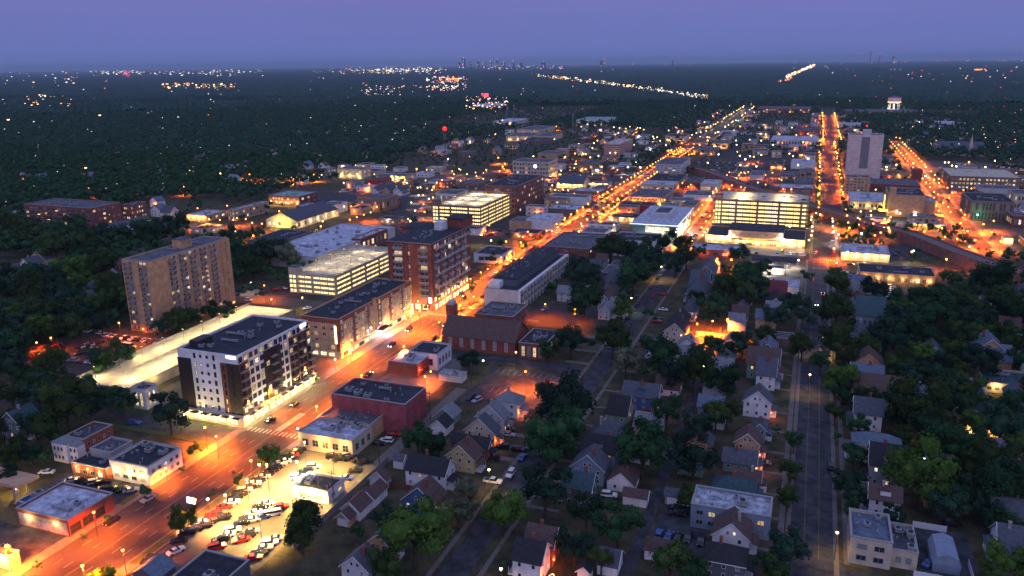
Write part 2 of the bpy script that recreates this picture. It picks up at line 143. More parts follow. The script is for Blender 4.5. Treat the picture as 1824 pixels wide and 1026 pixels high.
 ('white_hall', 21.0, 36.5, 291.3, 308.8, 5.5, 'white', 'brown', {'rows': 0, 'cf': 4, 'cs': 2, 'lit': 0, 'lw': 0, 'gable': 'x'}, 'long white hall with a dark brown roof in the right-hand trees'),
 ('dark_church', 24.3, 36.3, 378.3, 401.8, 9, 'bluegreywall', 'teal', {'gable': 'x', 'rows': 1, 'cf': 5, 'cs': 2, 'lit': 0}, 'big dark teal roofed hall in thick trees'),
]
HS = [
 (-98.2, -89.5, 243.1, 250.8, 5.5, 'h', 'white', 'grey', 'white cottage with a steep grey hipped roof beside the orange lit car park'),
 (-115.6, -108.5, 230.6, 237.0, 3, 'y', 'greenwall', 'grey', 'small garage with a grey gable roof behind the white cottage'),
 (-113.6, -107.6, 222.5, 228.8, 3, 'y', 'white', 'black', 'white garage with a black roof by the parked red car'),
 (-100.1, -90.0, 230.8, 236.4, 5, 'y', 'palegrey', 'grey', 'grey roofed house with a porch on the side street corner'),
 (-99.6, -89.2, 220.2, 225.2, 5, 'y', 'cream', 'slate', 'house with a slate roof and a warm lit porch'),
 (-100.1, -87.7, 210.7, 215.3, 5, 'x', 'redbrick', 'black', 'brick bungalow with a black dormer roof'),
 (-97.7, -88.7, 201.8, 208.6, 5, 'y', 'yellow', 'brown', 'yellow bungalow with a broad brown gable roof'),
 (-105.1, -92.5, 189.0, 196.6, 5.5, 'x', 'white', 'black', 'white half-timbered house with black trim and cross gables'),
 (-113.7, -110.4, 197.1, 200.3, 3, 'x', 'white', 'slate', 'little white shed behind the half-timbered house'),
 (-99.2, -89.0, 175.9, 182.8, 4, 'y', 'blue', 'brown', 'blue gabled house with a lit orange lamp at its corner'),
 (-113.6, -107.8, 167.3, 175.8, 3, 'y', 'white', 'brown', 'white garage with a brown roof and red end door'),
 (-111.9, -107.5, 174.6, 182.1, 3, 'y', 'white', 'brown', 'white garage behind the red door garage'),
 (-114.8, -109.3, 184.7, 187.8, 3, 'y', 'palegrey', 'brown', 'brown roofed shed near the car park wall'),
 (-112.9, -108.9, 163.6, 165.7, 2.6, 'y', 'tan', 'brown', 'tiny tan shed with a brown roof'),
 (-96.8, -91.0, 153.2, 158.8, 5, 'y', 'tan', 'teal', 'teal roofed house under the big foreground tree'),
 (-97.4, -90.0, 141.6, 147.4, 5.5, 'y', 'palegrey', 'slate', 'pale house with cross gables at the bottom edge'),
 (-59.5, -52.5, 157.0, 164.8, 6, 'x', 'white', 'black', 'white two-storey house with string lights in its yard'),
 (-59.0, -51.9, 164.5, 172.0, 6, 'x', 'redbrick', 'brown', 'brown roofed house behind the house with string lights'),
 (-40.9, -36.0, 165.9, 172.3, 3, 'x', 'white', 'slate', 'long white garage with a slate roof by the alley'),
 (-44.7, -42.1, 161.7, 164.9, 3, 'y', 'white', 'black', 'small white shed beside the string light yard'),
 (-42.2, -35.5, 199.6, 203.2, 3, 'x', 'white', 'brown', 'white garage with a dark roof hidden by the alley trees'),
 (-58.3, -50.1, 193.8, 201.2, 6, 'x', 'slatewall', 'teal', 'dark teal roofed house behind the round street tree'),
 (-59.4, -49.7, 207.0, 214.4, 5.5, 'y', 'bluegreywall', 'slate', 'blue-grey house with a white railed side porch'),
 (-59.4, -48.6, 216.8, 225.4, 6, 'x', 'bluegreywall', 'black', 'blue-grey house with a long black roof'),
 (-59.4, -50.5, 227.9, 236.9, 6, 'h', 'bluegreywall', 'slate', 'blue-grey house with two steep slate gables'),
 (-58.9, -52.1, 248.8, 259.7, 4.5, 'x', 'greenwall', 'black', 'pale green cottage with a black roof'),
 (-56.8, -44.3, 262.6, 271.2, 6, 'x', 'blue', 'slate', 'wide blue house with three lit basement windows'),
 (-31.3, -24.8, 175.8, 180.7, 3, 'x', 'white', 'brown', 'white garage with a brown roof beside the alley car park'),
 (-31.1, -26.9, 203.7, 207.0, 3, 'x', 'bluegreywall', 'slate', 'small blue-grey shed beside the alley car park'),
 (-15.6, -6.5, 271.3, 278.9, 6, 'y', 'white', 'slate', 'tall white gabled house with a lit porch on the straight street'),
 (-25.0, -20.6, 257.1, 261.3, 3, 'x', 'palegrey', 'slate', 'small grey garage in the block beside the straight street'),
 (-11.0, -6.9, 251.2, 257.2, 5, 'y', 'bluegreywall', 'slate', 'narrow blue-grey house behind a street tree'),
 (-15.4, -8.1, 237.8, 244.9, 6, 'y', 'tan', 'brown', 'tan gabled house with a dark red roof and porch lamp'),
 (-17.9, -8.4, 228.6, 235.3, 3.5, 'x', 'greenwall', 'slate', 'pale green flat bungalow beside a lit parked car'),
 (-13.9, -6.5, 217.6, 222.7, 4, 'x', 'redbrick', 'brown', 'reddish brown roofed house behind the hipped roof'),
 (-18.8, -7.4, 210.0, 217.2, 4, 'h', 'slatewall', 'teal', 'house with a dark green hipped roof before the stained flat roof'),
 (-15.9, -7.0, 185.1, 193.0, 5, 'y', 'white', 'brown', 'white barn-shaped house with a reddish brown gambrel roof'),
 (-16.6, -7.1, 173.5, 181.0, 5, 'h', 'slatewall', 'black', 'very dark hipped house at the bottom edge'),
 (22.2, 29.9, 216.0, 222.4, 5.5, 'x', 'white', 'brown', 'plain white house with a dark brown roof behind the corner block'),
 (19.0, 32.5, 247.4, 254.6, 6.5, 'h', 'palegrey', 'bluegrey', 'large pale grey house with a wide blue-grey roof'),
 (23.0, 32.7, 232.6, 243.2, 7.5, 'x', 'greywall', 'black', 'tall grey sided house with white trim and outside stairs'),
 (38.6, 44.7, 243.8, 251.1, 3.5, 'x', 'cream', 'bluegrey', 'low house behind the lit tree on the right'),
 (20.3, 28.9, 272.6, 282.0, 6, 'x', 'white', 'slate', 'white two-storey house beside dark spruce trees'),
 (39.4, 45.4, 302.3, 308.5, 3.5, 'x', 'bluegreywall', 'bluegrey', 'small blue-grey shed behind the white hall'),
 (66.0, 81.4, 350.3, 362.7, 3, 'x', 'tan', 'bluegrey', 'wide front porch roof of the gabled house in the right trees'),
 (69.1, 79.6, 355.0, 367.7, 6, 'y', 'tan', 'bluegrey', 'gabled house with two attic windows in the right-hand trees'),
 (50.4, 56.8, 351.1, 362.7, 3.5, 'y', 'white', 'bluegrey', 'small white gabled garage in the right-hand trees'),
 (21.7, 29.0, 356.0, 369.2, 6, 'h', 'cream', 'slate', 'cream house with a dark hipped roof and orange lit window'),
 (23.2, 31.4, 413.4, 424.5, 5, 'y', 'white', 'brown', 'white gable peeking out beside the used cars'),
 (20.6, 31.8, 312.8, 321.8, 4, 'x', 'bluegreywall', 'bluegrey', 'grey roofed bungalow in front of the white hall'),
 (50.8, 58.1, 201.0, 212.7, 4, 'x', 'white', 'slate', 'white walled house with a dark roof cut by the right edge'),
 (-16.0, -6.0, 396.0, 413.6, 4.5, 'y', 'white', 'black', 'white gabled house with a black roof by the straight street'),
 (-17.2, -7.0, 418.2, 432.1, 4, 'x', 'brownwall', 'redroof', 'low house with a dull red roof behind the white workshop'),
 (-13.2, -6.4, 297.6, 309.6, 6, 'x', 'white', 'slate', 'plain white two-storey house with two small windows'),
 (-17.4, -5.7, 307.7, 320.4, 6, 'x', 'greenwall', 'brown', 'house with a long brown roof behind the plain white house'),
 (-14.7, -7.3, 327.5, 339.0, 5, 'y', 'blue', 'bluegrey', 'bright blue gabled house in the middle block'),
 (-52.1, -46.4, 372.9, 386.6, 5, 'h', 'palegrey', 'slate', 'grey house with lit dormer on the side street'),
 (-55.8, -47.8, 351.0, 366.9, 5, 'y', 'cream', 'black', 'cream gabled house facing the dry lawn of the side street'),
 (-55.8, -46.5, 449.7, 477.0, 5, 'y', 'greywall', 'slate', 'grey house behind the brick store with orange lamps'),
 (-55.0, -45.3, 401.4, 420.7, 6, 'h', 'slatewall', 'slate', 'dark hipped roof house in the middle block trees'),
 (-56.2, -46.5, 420.7, 436.5, 5, 'x', 'slatewall', 'slate', 'another dark slate roof tucked behind the hipped one'),
 (-91.4, -85.7, 362.5, 378.6, 5, 'y', 'palegrey', 'grey', 'grey gabled house near the ambulance yard'),
 (-95.9, -89.4, 378.8, 395.4, 5, 'y', 'palegrey', 'brown', 'light gabled house with brown roof behind the grey one'),
 (-97.4, -90.7, 400.3, 418.5, 5, 'x', 'slatewall', 'slate', 'slate roofed house under the side street trees'),
 (-57.5, -50.1, 314.1, 324.7, 4.5, 'y', 'white', 'slate', 'white cottage beside the blossoming tree'),
 (-55.4, -46.3, 339.4, 355.0, 5.5, 'y', 'cream', 'black', 'cream house with a lit red side porch'),
 (-443.7, -435.2, 319.0, 332.9, 5.5, 'y', 'white', 'slate', 'white gabled house in the dark woods at the far left'),
 (-449.5, -442.0, 342.2, 352.0, 6, 'y', 'white', 'slate', 'white trimmed house in the far left woods with a patio light'),
 (-456.3, -444.2, 355.1, 362.6, 6, 'y', 'cream', 'slate', 'second white trimmed house in the far left woods'),
 (-351.3, -340.0, 292.6, 299.8, 5, 'y', 'brownbrick', 'slate', 'brick gabled house with parked white cars in the woods'),
 (-369.7, -360.5, 316.4, 327.1, 5, 'h', 'brownbrick', 'slate', 'hipped brick house left of the tan tower'),
 (-249.6, -240.4, 172.7, 180.8, 6, 'y', 'slatewall', 'teal', 'dark teal house under trees at the left edge'),
 (-392.4, -385.6, 666.8, 686.6, 6, 'y', 'white', 'slate', 'white gabled house beside the red store'),
 (-372.8, -364.6, 674.9, 693.3, 5, 'y', 'white', 'slate', 'white cross gabled house by the mast car park'),
 (-383.8, -376.2, 673.2, 689.8, 5, 'y', 'tan', 'slate', 'tan house between the two white gabled ones'),
]
TREES = [(-84.2,154.1,7.6,'g'),(-72.4,237.1,9.5,'d'),(-68.6,213.8,7.2,'d'),(-66.5,222.8,6.5,'d'),(-110.2,207.0,4.4,'d'),(-103.4,204.5,4.1,'d'),(-81.2,182.0,4.1,'b'),(-80.8,172.4,3.6,'b'),(-68.4,173.3,5.5,'g'),(-60.7,186.0,6.6,'d'),
 (-48.6,184.1,4.2,'d'),(-47.1,168.0,4.4,'d'),(-38.4,177.2,5.4,'d'),(-39.8,214.8,6.9,'d'),(-41.7,227.1,5.8,'d'),(-99.2,164.5,3.0,'d'),(-97.2,169.4,2.0,'d'),(-23.7,168.0,4.9,'d'),(-39.0,251.7,4.7,'d'),(-39.6,164.8,2.7,'d'),
 (-62.4,158.9,1.9,'g'),(-87.0,144.2,4.2,'d'),(-74.7,176.0,2.2,'d'),(-110.7,400.8,9.2,'d'),(-97.0,358.3,7.7,'d'),(-83.4,405.6,9.1,'d'),(-83.0,444.0,8.6,'d'),(-71.7,310.3,6.9,'d'),(-61.8,290.7,5.5,'b'),(-89.7,309.3,5.9,'d'),
 (-96.1,299.7,3.9,'d'),(-81.8,315.3,3.4,'d'),(-122.6,276.9,4.1,'d'),(-80.0,363.9,4.5,'g'),(-68.5,367.9,3.4,'g'),(-49.4,294.9,7.7,'d'),(-41.7,283.1,6.6,'d'),(-111.6,471.9,8.1,'d'),(-103.4,477.1,6.9,'d'),(-93.0,477.7,6.9,'d'),
 (-68.5,453.2,7.0,'d'),(-75.3,502.4,7.1,'d'),(-191.7,489.1,4.0,'d'),(-173.3,485.9,3.9,'d'),(-178.4,440.6,4.3,'d'),(-151.2,305.2,2.0,'d'),(-143.3,296.1,2.1,'d'),(-170.4,392.8,2.3,'d'),(-170.9,403.3,2.3,'d'),(-155.3,284.5,1.7,'d'),
 (-118.1,469.8,5.2,'d'),(-88.5,509.9,6.1,'d'),(-110.1,417.5,4.7,'d'),(-24.7,440.8,6.9,'d'),(-22.7,419.5,6.8,'d'),(-37.5,495.3,5.5,'d'),(2.1,454.7,4.3,'d'),(2.9,416.4,2.6,'d'),(17.7,426.9,7.4,'d'),(35.6,434.6,5.9,'d'),
 (46.9,413.7,5.6,'d'),(16.0,379.9,7.0,'d'),(2.0,376.8,6.0,'d'),(2.4,332.7,5.0,'d'),(-9.8,372.9,5.3,'d'),(-39.1,371.0,6.3,'d'),(-33.7,402.9,7.7,'d'),(-43.4,345.9,6.8,'d'),(-20.9,327.3,5.6,'d'),(-28.5,324.8,3.9,'d'),
 (-37.0,317.1,2.3,'s'),(16.1,339.7,7.1,'d'),(41.8,371.4,7.8,'d'),(47.5,334.1,4.6,'g'),(16.0,296.9,6.1,'g'),(56.4,411.9,7.6,'d'),(57.7,387.8,8.0,'d'),(63.2,357.9,6.2,'d'),(67.7,334.3,6.1,'d'),(57.0,336.1,1.6,'s'),
 (91.0,454.4,9.1,'d'),(89.6,422.7,7.1,'d'),(-35.1,287.4,6.5,'d'),(-24.1,283.3,5.8,'d'),(-13.0,345.1,4.2,'d'),(-3.8,392.1,5.4,'d'),(-65.1,468.7,6.6,'d'),(-61.0,495.9,4.9,'d'),(-17.0,413.5,3.8,'d'),(65.1,418.0,6.3,'d'),
 (68.2,394.2,6.8,'d'),(74.3,384.9,6.6,'d'),(89.5,401.2,7.6,'d'),(85.0,362.7,6.1,'d'),(47.6,362.7,7.2,'d'),(34.3,348.2,6.2,'d'),(28.2,339.0,5.3,'d'),(51.9,301.7,6.0,'d'),(57.6,300.1,5.9,'d'),(9.6,319.1,4.4,'d'),
 (22.4,334.7,3.8,'d'),(27.7,358.7,3.6,'d'),(21.2,367.3,4.1,'d'),(38.7,402.8,4.4,'d'),(40.0,432.1,3.8,'d'),(-22.0,458.9,5.3,'d'),(-38.3,420.2,5.4,'d'),(-26.3,401.8,5.6,'d'),(-35.2,345.8,4.1,'d'),(1.9,247.0,3.1,'d'),
 (1.7,227.3,3.1,'d'),(1.4,210.7,3.1,'d'),(1.6,183.4,4.8,'d'),(-0.1,173.9,3.1,'d'),(14.7,259.5,2.2,'d'),(18.6,217.8,3.2,'d'),(17.8,207.7,3.1,'d'),(34.9,225.6,7.8,'g'),(38.9,272.1,8.6,'d'),(49.6,283.6,6.6,'d'),
 (42.3,263.0,5.3,'d'),(-25.6,219.7,6.4,'d'),(-26.9,242.1,5.5,'d'),(-23.0,254.0,4.5,'d'),(-12.9,247.6,3.0,'d'),(-5.2,246.9,1.9,'d'),(57.0,225.9,7.5,'d'),(53.2,243.4,5.7,'d'),(46.0,226.3,4.2,'d'),(62.9,271.5,6.2,'d'),
 (64.3,257.1,5.3,'d'),(-18.2,167.6,3.5,'d'),(45.8,187.1,2.6,'d'),(37.1,185.1,1.9,'d'),(69.5,290.4,5.6,'d'),(53.2,255.8,5.1,'d'),(45.6,244.4,3.3,'d'),(51.6,222.0,4.0,'d'),(14.4,273.2,3.2,'d'),(33.6,274.9,3.7,'d'),
 (34.0,260.1,3.5,'d'),(-6.1,233.9,1.7,'d'),(-5.7,210.6,1.6,'d'),(21.6,217.8,1.8,'s'),(55.6,209.2,3.7,'d'),(52.9,214.7,3.4,'d'),(-25.0,201.6,3.1,'d'),(-20.0,259.8,3.8,'d'),(-4.0,258.3,1.7,'d'),(-2.3,174.7,2.6,'d'),
 (17.1,287.7,4.0,'d'),(-195.8,192.5,6.3,'d'),(-176.1,182.3,2.7,'g'),(-148.9,182.8,3.4,'g'),(-151.5,171.2,2.3,'g'),(-153.4,162.5,1.7,'g'),(-149.0,146.1,3.1,'g'),(-149.7,120.2,2.8,'g'),(-172.1,156.0,2.4,'g'),(-113.6,149.1,5.8,'d'),
 (-182.8,156.8,1.3,'g'),(-229.4,181.8,8.4,'d'),(-225.3,171.0,5.0,'d'),(-229.9,191.5,5.6,'d'),(-222.4,197.4,4.6,'d'),(-224.9,157.3,4.7,'d'),(-248.1,173.8,3.8,'d'),(-172.4,171.9,1.4,'d'),(-232.3,201.1,4.2,'d'),(-222.1,160.9,3.5,'d'),
 (-216.0,160.3,2.9,'d'),(-152.9,211.9,1.2,'d'),(-172.6,143.1,1.5,'g'),(-171.5,134.7,1.2,'d'),(-171.3,120.7,1.3,'d'),(-222.5,202.7,3.4,'d'),(-264.0,188.5,5.4,'d'),(-258.0,194.2,5.5,'d'),(-246.5,194.5,5.4,'d'),(-245.8,202.0,4.8,'d'),
 (-215.4,147.9,3.3,'d'),(-125.1,132.5,1.3,'d'),(-259.7,226.3,5.9,'d'),(-262.2,237.0,4.8,'d'),(-271.8,270.2,4.4,'d'),(-265.9,277.9,5.4,'d'),(-267.1,297.6,4.4,'d'),(-262.0,300.9,4.4,'d'),(-272.7,213.3,6.0,'d'),(-289.3,231.2,3.3,'d'),
 (-302.5,253.0,6.1,'d'),(-302.1,264.5,5.4,'d'),(-365.0,280.6,9.5,'d'),(-334.4,246.6,6.8,'d'),(-385.2,324.8,8.7,'g'),(-296.1,400.5,7.1,'b'),(-308.8,399.1,8.3,'d'),(-302.0,374.0,6.6,'d'),(-266.8,335.9,3.4,'d'),(-280.7,335.1,3.4,'d'),
 (-279.2,343.4,3.0,'d'),(-273.9,281.3,4.8,'d'),(-264.6,284.4,4.8,'d'),(-334.4,261.3,8.0,'d'),(-347.4,283.0,7.5,'d'),(-337.6,307.8,6.9,'d'),(-309.1,279.0,4.5,'d'),(-307.4,226.6,6.3,'d'),(-289.1,207.7,5.9,'d'),(-269.7,200.1,5.6,'d'),
 (-313.5,224.6,4.7,'d'),(-309.2,246.6,5.0,'d'),(-429.4,374.4,9.5,'d'),(-444.7,364.1,9.5,'d'),(-487.5,379.3,9.5,'d'),(-539.7,408.7,9.5,'d'),(-477.4,407.6,9.5,'d'),(-439.2,406.6,9.5,'d'),(-421.4,418.5,9.5,'d'),(-419.1,438.9,9.5,'d'),
 (-371.8,440.3,6.4,'d'),(-343.4,407.1,6.0,'d'),(-375.6,336.7,8.6,'d'),(-384.8,285.0,6.8,'d'),(-390.4,314.6,8.3,'d'),(-386.3,366.8,5.7,'d'),(-348.0,300.7,4.9,'g'),(-290.1,283.8,2.7,'d'),(-282.4,299.1,2.8,'d'),(-175.3,248.4,1.5,'g'),
 (-351.4,421.3,4.9,'d'),(-314.3,416.2,7.2,'d'),]
LAMPS = [(-148.4,126.0,8.0,'o'),(-148.3,150.7,8.0,'o'),(-148.3,174.1,8.0,'o'),(-169.1,183.9,8.0,'o'),(-169.2,136.8,8.0,'o'),(-173.4,166.4,5.0,'o'),(-144.4,172.9,8.0,'w'),(-145.3,152.1,8.0,'w'),(-152.0,202.5,5.0,'w'),(-168.9,263.5,8.0,'o'),
 (-180.7,300.2,6.0,'w'),(-168.7,311.2,8.0,'o'),(-168.6,315.7,8.0,'o'),(-168.3,324.4,8.0,'o'),(-147.4,336.7,8.0,'o'),(-168.4,346.6,8.0,'o'),(-168.7,363.5,8.0,'o'),(-168.2,369.7,8.0,'o'),(-168.7,386.3,8.0,'o'),(-168.8,401.2,8.0,'o'),
 (-167.9,429.3,8.0,'o'),(-167.9,409.5,8.0,'o'),(-176.4,338.8,8.0,'o'),(-186.6,401.0,5.0,'w'),(-115.4,353.7,8.0,'o'),(-99.7,351.4,8.0,'o'),(-95.1,267.4,8.0,'o'),(-105.8,286.1,8.0,'y'),(-114.7,273.0,8.0,'g'),(-132.4,257.3,5.0,'o'),
 (-133.8,265.1,4.0,'o'),(-78.3,377.0,8.0,'g'),(-75.6,444.4,8.0,'y'),(-47.9,473.3,8.0,'o'),(-39.8,473.4,8.0,'o'),(17.1,522.3,8.0,'o'),(77.6,512.1,8.0,'o'),(-32.6,294.1,8.0,'g'),(10.4,343.4,8.0,'y'),(5.7,298.1,8.0,'y'),
 (-30.1,355.6,8.0,'o'),(-32.8,331.6,8.0,'o'),(60.8,527.0,8.0,'y'),(34.7,575.9,8.0,'w'),(25.0,528.2,5.0,'w'),(-3.0,497.1,5.0,'w'),(13.3,190.7,8.0,'y'),(38.3,243.8,6.0,'w'),(-79.7,192.1,8.0,'y'),(-59.5,149.4,8.0,'y'),
 (-291.5,264.8,8.0,'o'),(-303.2,238.9,8.0,'o'),(-273.9,261.3,8.0,'o'),(-314.6,240.6,4.0,'o'),(-327.6,280.9,8.0,'w'),(-262.8,308.8,8.0,'o'),(-268.2,340.0,8.0,'o'),(-283.8,348.7,6.0,'w'),(-235.1,326.6,8.0,'y'),(-248.0,318.8,8.0,'y'),
 (-175.6,262.4,5.0,'w'),(-600.8,819.0,8.0,'o'),(-639.6,784.7,8.0,'o'),(-595.3,738.7,8.0,'o'),(-562.0,739.4,8.0,'o'),(-529.3,733.8,8.0,'o'),(-607.6,714.8,8.0,'y'),(-665.2,741.3,8.0,'y'),(-662.4,729.0,8.0,'y'),(-479.0,666.5,8.0,'o'),
 (-388.9,486.2,8.0,'o'),(-379.4,485.3,8.0,'o'),(-331.4,489.9,8.0,'o'),(-357.7,446.9,8.0,'o'),(-380.6,456.7,8.0,'g'),(-340.7,506.6,8.0,'y'),(-393.2,571.6,8.0,'y'),(-391.1,560.2,8.0,'y'),(-575.3,622.9,8.0,'o'),(-439.8,487.3,8.0,'o'),
 (-431.1,489.1,8.0,'o'),(-420.3,488.4,8.0,'o'),(-351.9,489.9,8.0,'o'),(-366.0,485.6,8.0,'y'),(-647.1,741.8,8.0,'y'),(-570.3,717.1,8.0,'o'),(-552.2,718.1,8.0,'y'),(-501.6,735.9,8.0,'o'),(-491.0,734.9,8.0,'y'),(-535.6,726.6,8.0,'w'),
 (-664.7,713.2,8.0,'y'),(-436.8,723.5,8.0,'o'),(-407.0,690.1,8.0,'o'),(-397.4,727.2,8.0,'y'),(-386.9,726.6,8.0,'y'),(-364.0,727.3,8.0,'y'),(-329.1,735.7,8.0,'y'),(-368.5,801.9,8.0,'o'),(-415.2,808.6,8.0,'o'),(-336.1,821.4,8.0,'o'),
 (-328.6,795.0,8.0,'o'),(-329.1,853.5,8.0,'o'),(-336.2,879.1,8.0,'o'),(-327.9,640.1,8.0,'w'),(-309.8,623.9,8.0,'w'),(-309.6,631.8,8.0,'y'),(-349.4,680.8,8.0,'w'),(-348.2,684.2,8.0,'y'),(-329.6,671.2,8.0,'y'),(-284.6,564.6,8.0,'o'),
 (-325.0,529.3,8.0,'o'),(-324.9,539.7,8.0,'o'),(-324.4,518.2,8.0,'o'),(-325.0,550.4,8.0,'o'),(-294.4,567.4,8.0,'w'),(-435.4,688.8,8.0,'w'),(-360.8,569.1,8.0,'y'),(-194.5,481.1,8.0,'y'),(-207.5,495.9,8.0,'y'),(-184.0,481.3,8.0,'o'),
 (-422.4,908.0,8.0,'y'),(-348.8,733.7,8.0,'y'),(-346.7,717.1,8.0,'y'),(-247.8,807.0,8.0,'o'),(-254.8,836.8,8.0,'y'),(-256.1,898.3,8.0,'y'),(-232.8,856.0,8.0,'y'),(-247.4,862.3,8.0,'y'),(-150.4,545.9,8.0,'w'),(-147.4,526.7,8.0,'y'),
 (-165.7,536.6,8.0,'o'),(-165.3,522.2,8.0,'o'),(-180.7,515.1,8.0,'o'),(-178.3,497.9,8.0,'o'),(-173.6,481.0,8.0,'o'),(-231.1,730.0,8.0,'y'),(-169.5,522.6,8.0,'o'),(-192.2,885.7,8.0,'w'),(-178.6,886.8,8.0,'w'),(-147.4,644.1,8.0,'o'),
 (-146.8,630.2,8.0,'o'),(-146.5,619.0,8.0,'o'),(-146.8,583.0,8.0,'o'),(-171.3,677.4,8.0,'y'),(-122.8,510.2,5.0,'y'),(-170.0,547.2,8.0,'o'),(-169.2,564.5,8.0,'o'),(5.8,646.4,8.0,'y'),(8.8,641.2,8.0,'y'),(2.9,629.4,8.0,'y'),
 (2.7,617.3,8.0,'y'),(17.4,615.3,8.0,'w'),(20.3,567.9,8.0,'w'),(17.5,576.8,8.0,'w'),(17.2,626.6,8.0,'o'),(2.1,543.7,8.0,'y'),(17.1,595.3,8.0,'y'),(16.8,522.5,8.0,'o'),(-64.4,560.0,8.0,'y'),(-65.0,549.7,8.0,'y'),
 (-64.9,539.3,8.0,'y'),(-64.0,588.7,8.0,'y'),(3.4,559.5,8.0,'y'),(3.6,591.2,8.0,'y'),(3.8,574.2,8.0,'y'),(63.6,670.9,8.0,'w'),(76.3,668.4,8.0,'w'),(37.9,663.2,8.0,'y'),(45.1,667.4,8.0,'y'),(44.4,647.8,8.0,'y'),
 (35.9,629.6,8.0,'o'),(44.2,615.0,8.0,'o'),(52.9,635.5,8.0,'o'),(57.5,644.7,8.0,'o'),(53.0,601.8,8.0,'y'),(34.9,575.6,8.0,'w'),(62.1,530.0,8.0,'g'),(74.1,617.0,8.0,'o'),(74.7,594.4,8.0,'o'),(91.7,575.4,8.0,'o'),
 (125.0,649.8,8.0,'o'),(93.7,662.6,8.0,'o'),(94.8,707.2,8.0,'o'),(94.0,684.2,8.0,'o'),(110.1,691.9,8.0,'o'),(109.7,670.3,8.0,'o'),(162.4,791.1,8.0,'o'),(114.9,967.8,8.0,'y'),(105.7,1000.2,8.0,'y'),(139.6,1018.2,8.0,'y'),
 (143.5,1019.2,8.0,'o'),(142.7,987.9,8.0,'y'),(146.0,982.0,8.0,'y'),(164.9,1027.6,8.0,'o'),(173.8,983.5,8.0,'y'),(175.7,963.6,8.0,'y'),(111.4,865.5,8.0,'y'),(112.8,843.0,8.0,'y'),(202.6,1039.3,8.0,'w'),(87.2,981.9,8.0,'y'),
 (75.6,957.3,8.0,'y'),(101.5,680.1,8.0,'o'),(103.5,770.3,8.0,'o'),(109.7,751.3,8.0,'o'),(103.0,704.2,8.0,'o'),(65.3,663.0,8.0,'w'),(-301.1,1206.2,8.0,'y'),(-287.8,1005.9,8.0,'o'),(-192.2,885.7,8.0,'w'),(-178.0,885.2,8.0,'w'),
 (-220.9,880.7,8.0,'y'),(-255.9,897.5,8.0,'y'),(-255.3,837.5,8.0,'y'),(-336.3,879.0,8.0,'o'),(-329.2,853.5,8.0,'o'),(-336.4,821.4,8.0,'o'),(-328.9,795.0,8.0,'o'),(-329.4,961.8,8.0,'y'),(-232.3,855.3,8.0,'y'),(-449.7,1444.5,8.0,'o'),
 (-297.1,1441.5,8.0,'o'),(-340.9,1443.7,8.0,'w'),(-402.6,1447.1,8.0,'y'),(-609.2,1582.2,8.0,'y'),(-366.7,936.1,8.0,'o'),(-300.2,1148.3,8.0,'y'),(-209.5,1386.7,8.0,'o'),(-195.0,1142.1,8.0,'w'),(-237.1,1270.3,8.0,'y'),(-111.0,1039.2,8.0,'y'),
 (-84.3,1029.7,8.0,'y'),(-74.8,993.8,8.0,'w'),(-67.3,1023.4,8.0,'o'),(-112.7,947.3,8.0,'y'),(-75.4,934.4,8.0,'y'),(-57.6,927.7,8.0,'y'),(-100.9,1167.4,8.0,'y'),(-72.6,1238.8,8.0,'y'),(-53.1,1178.8,8.0,'y'),(-73.0,1350.4,8.0,'y'),
 (-10.5,1373.1,8.0,'o'),(-38.2,1494.6,8.0,'y'),(-201.7,1608.8,8.0,'y'),(-207.4,1789.4,8.0,'y'),(-282.5,1745.1,8.0,'o'),]
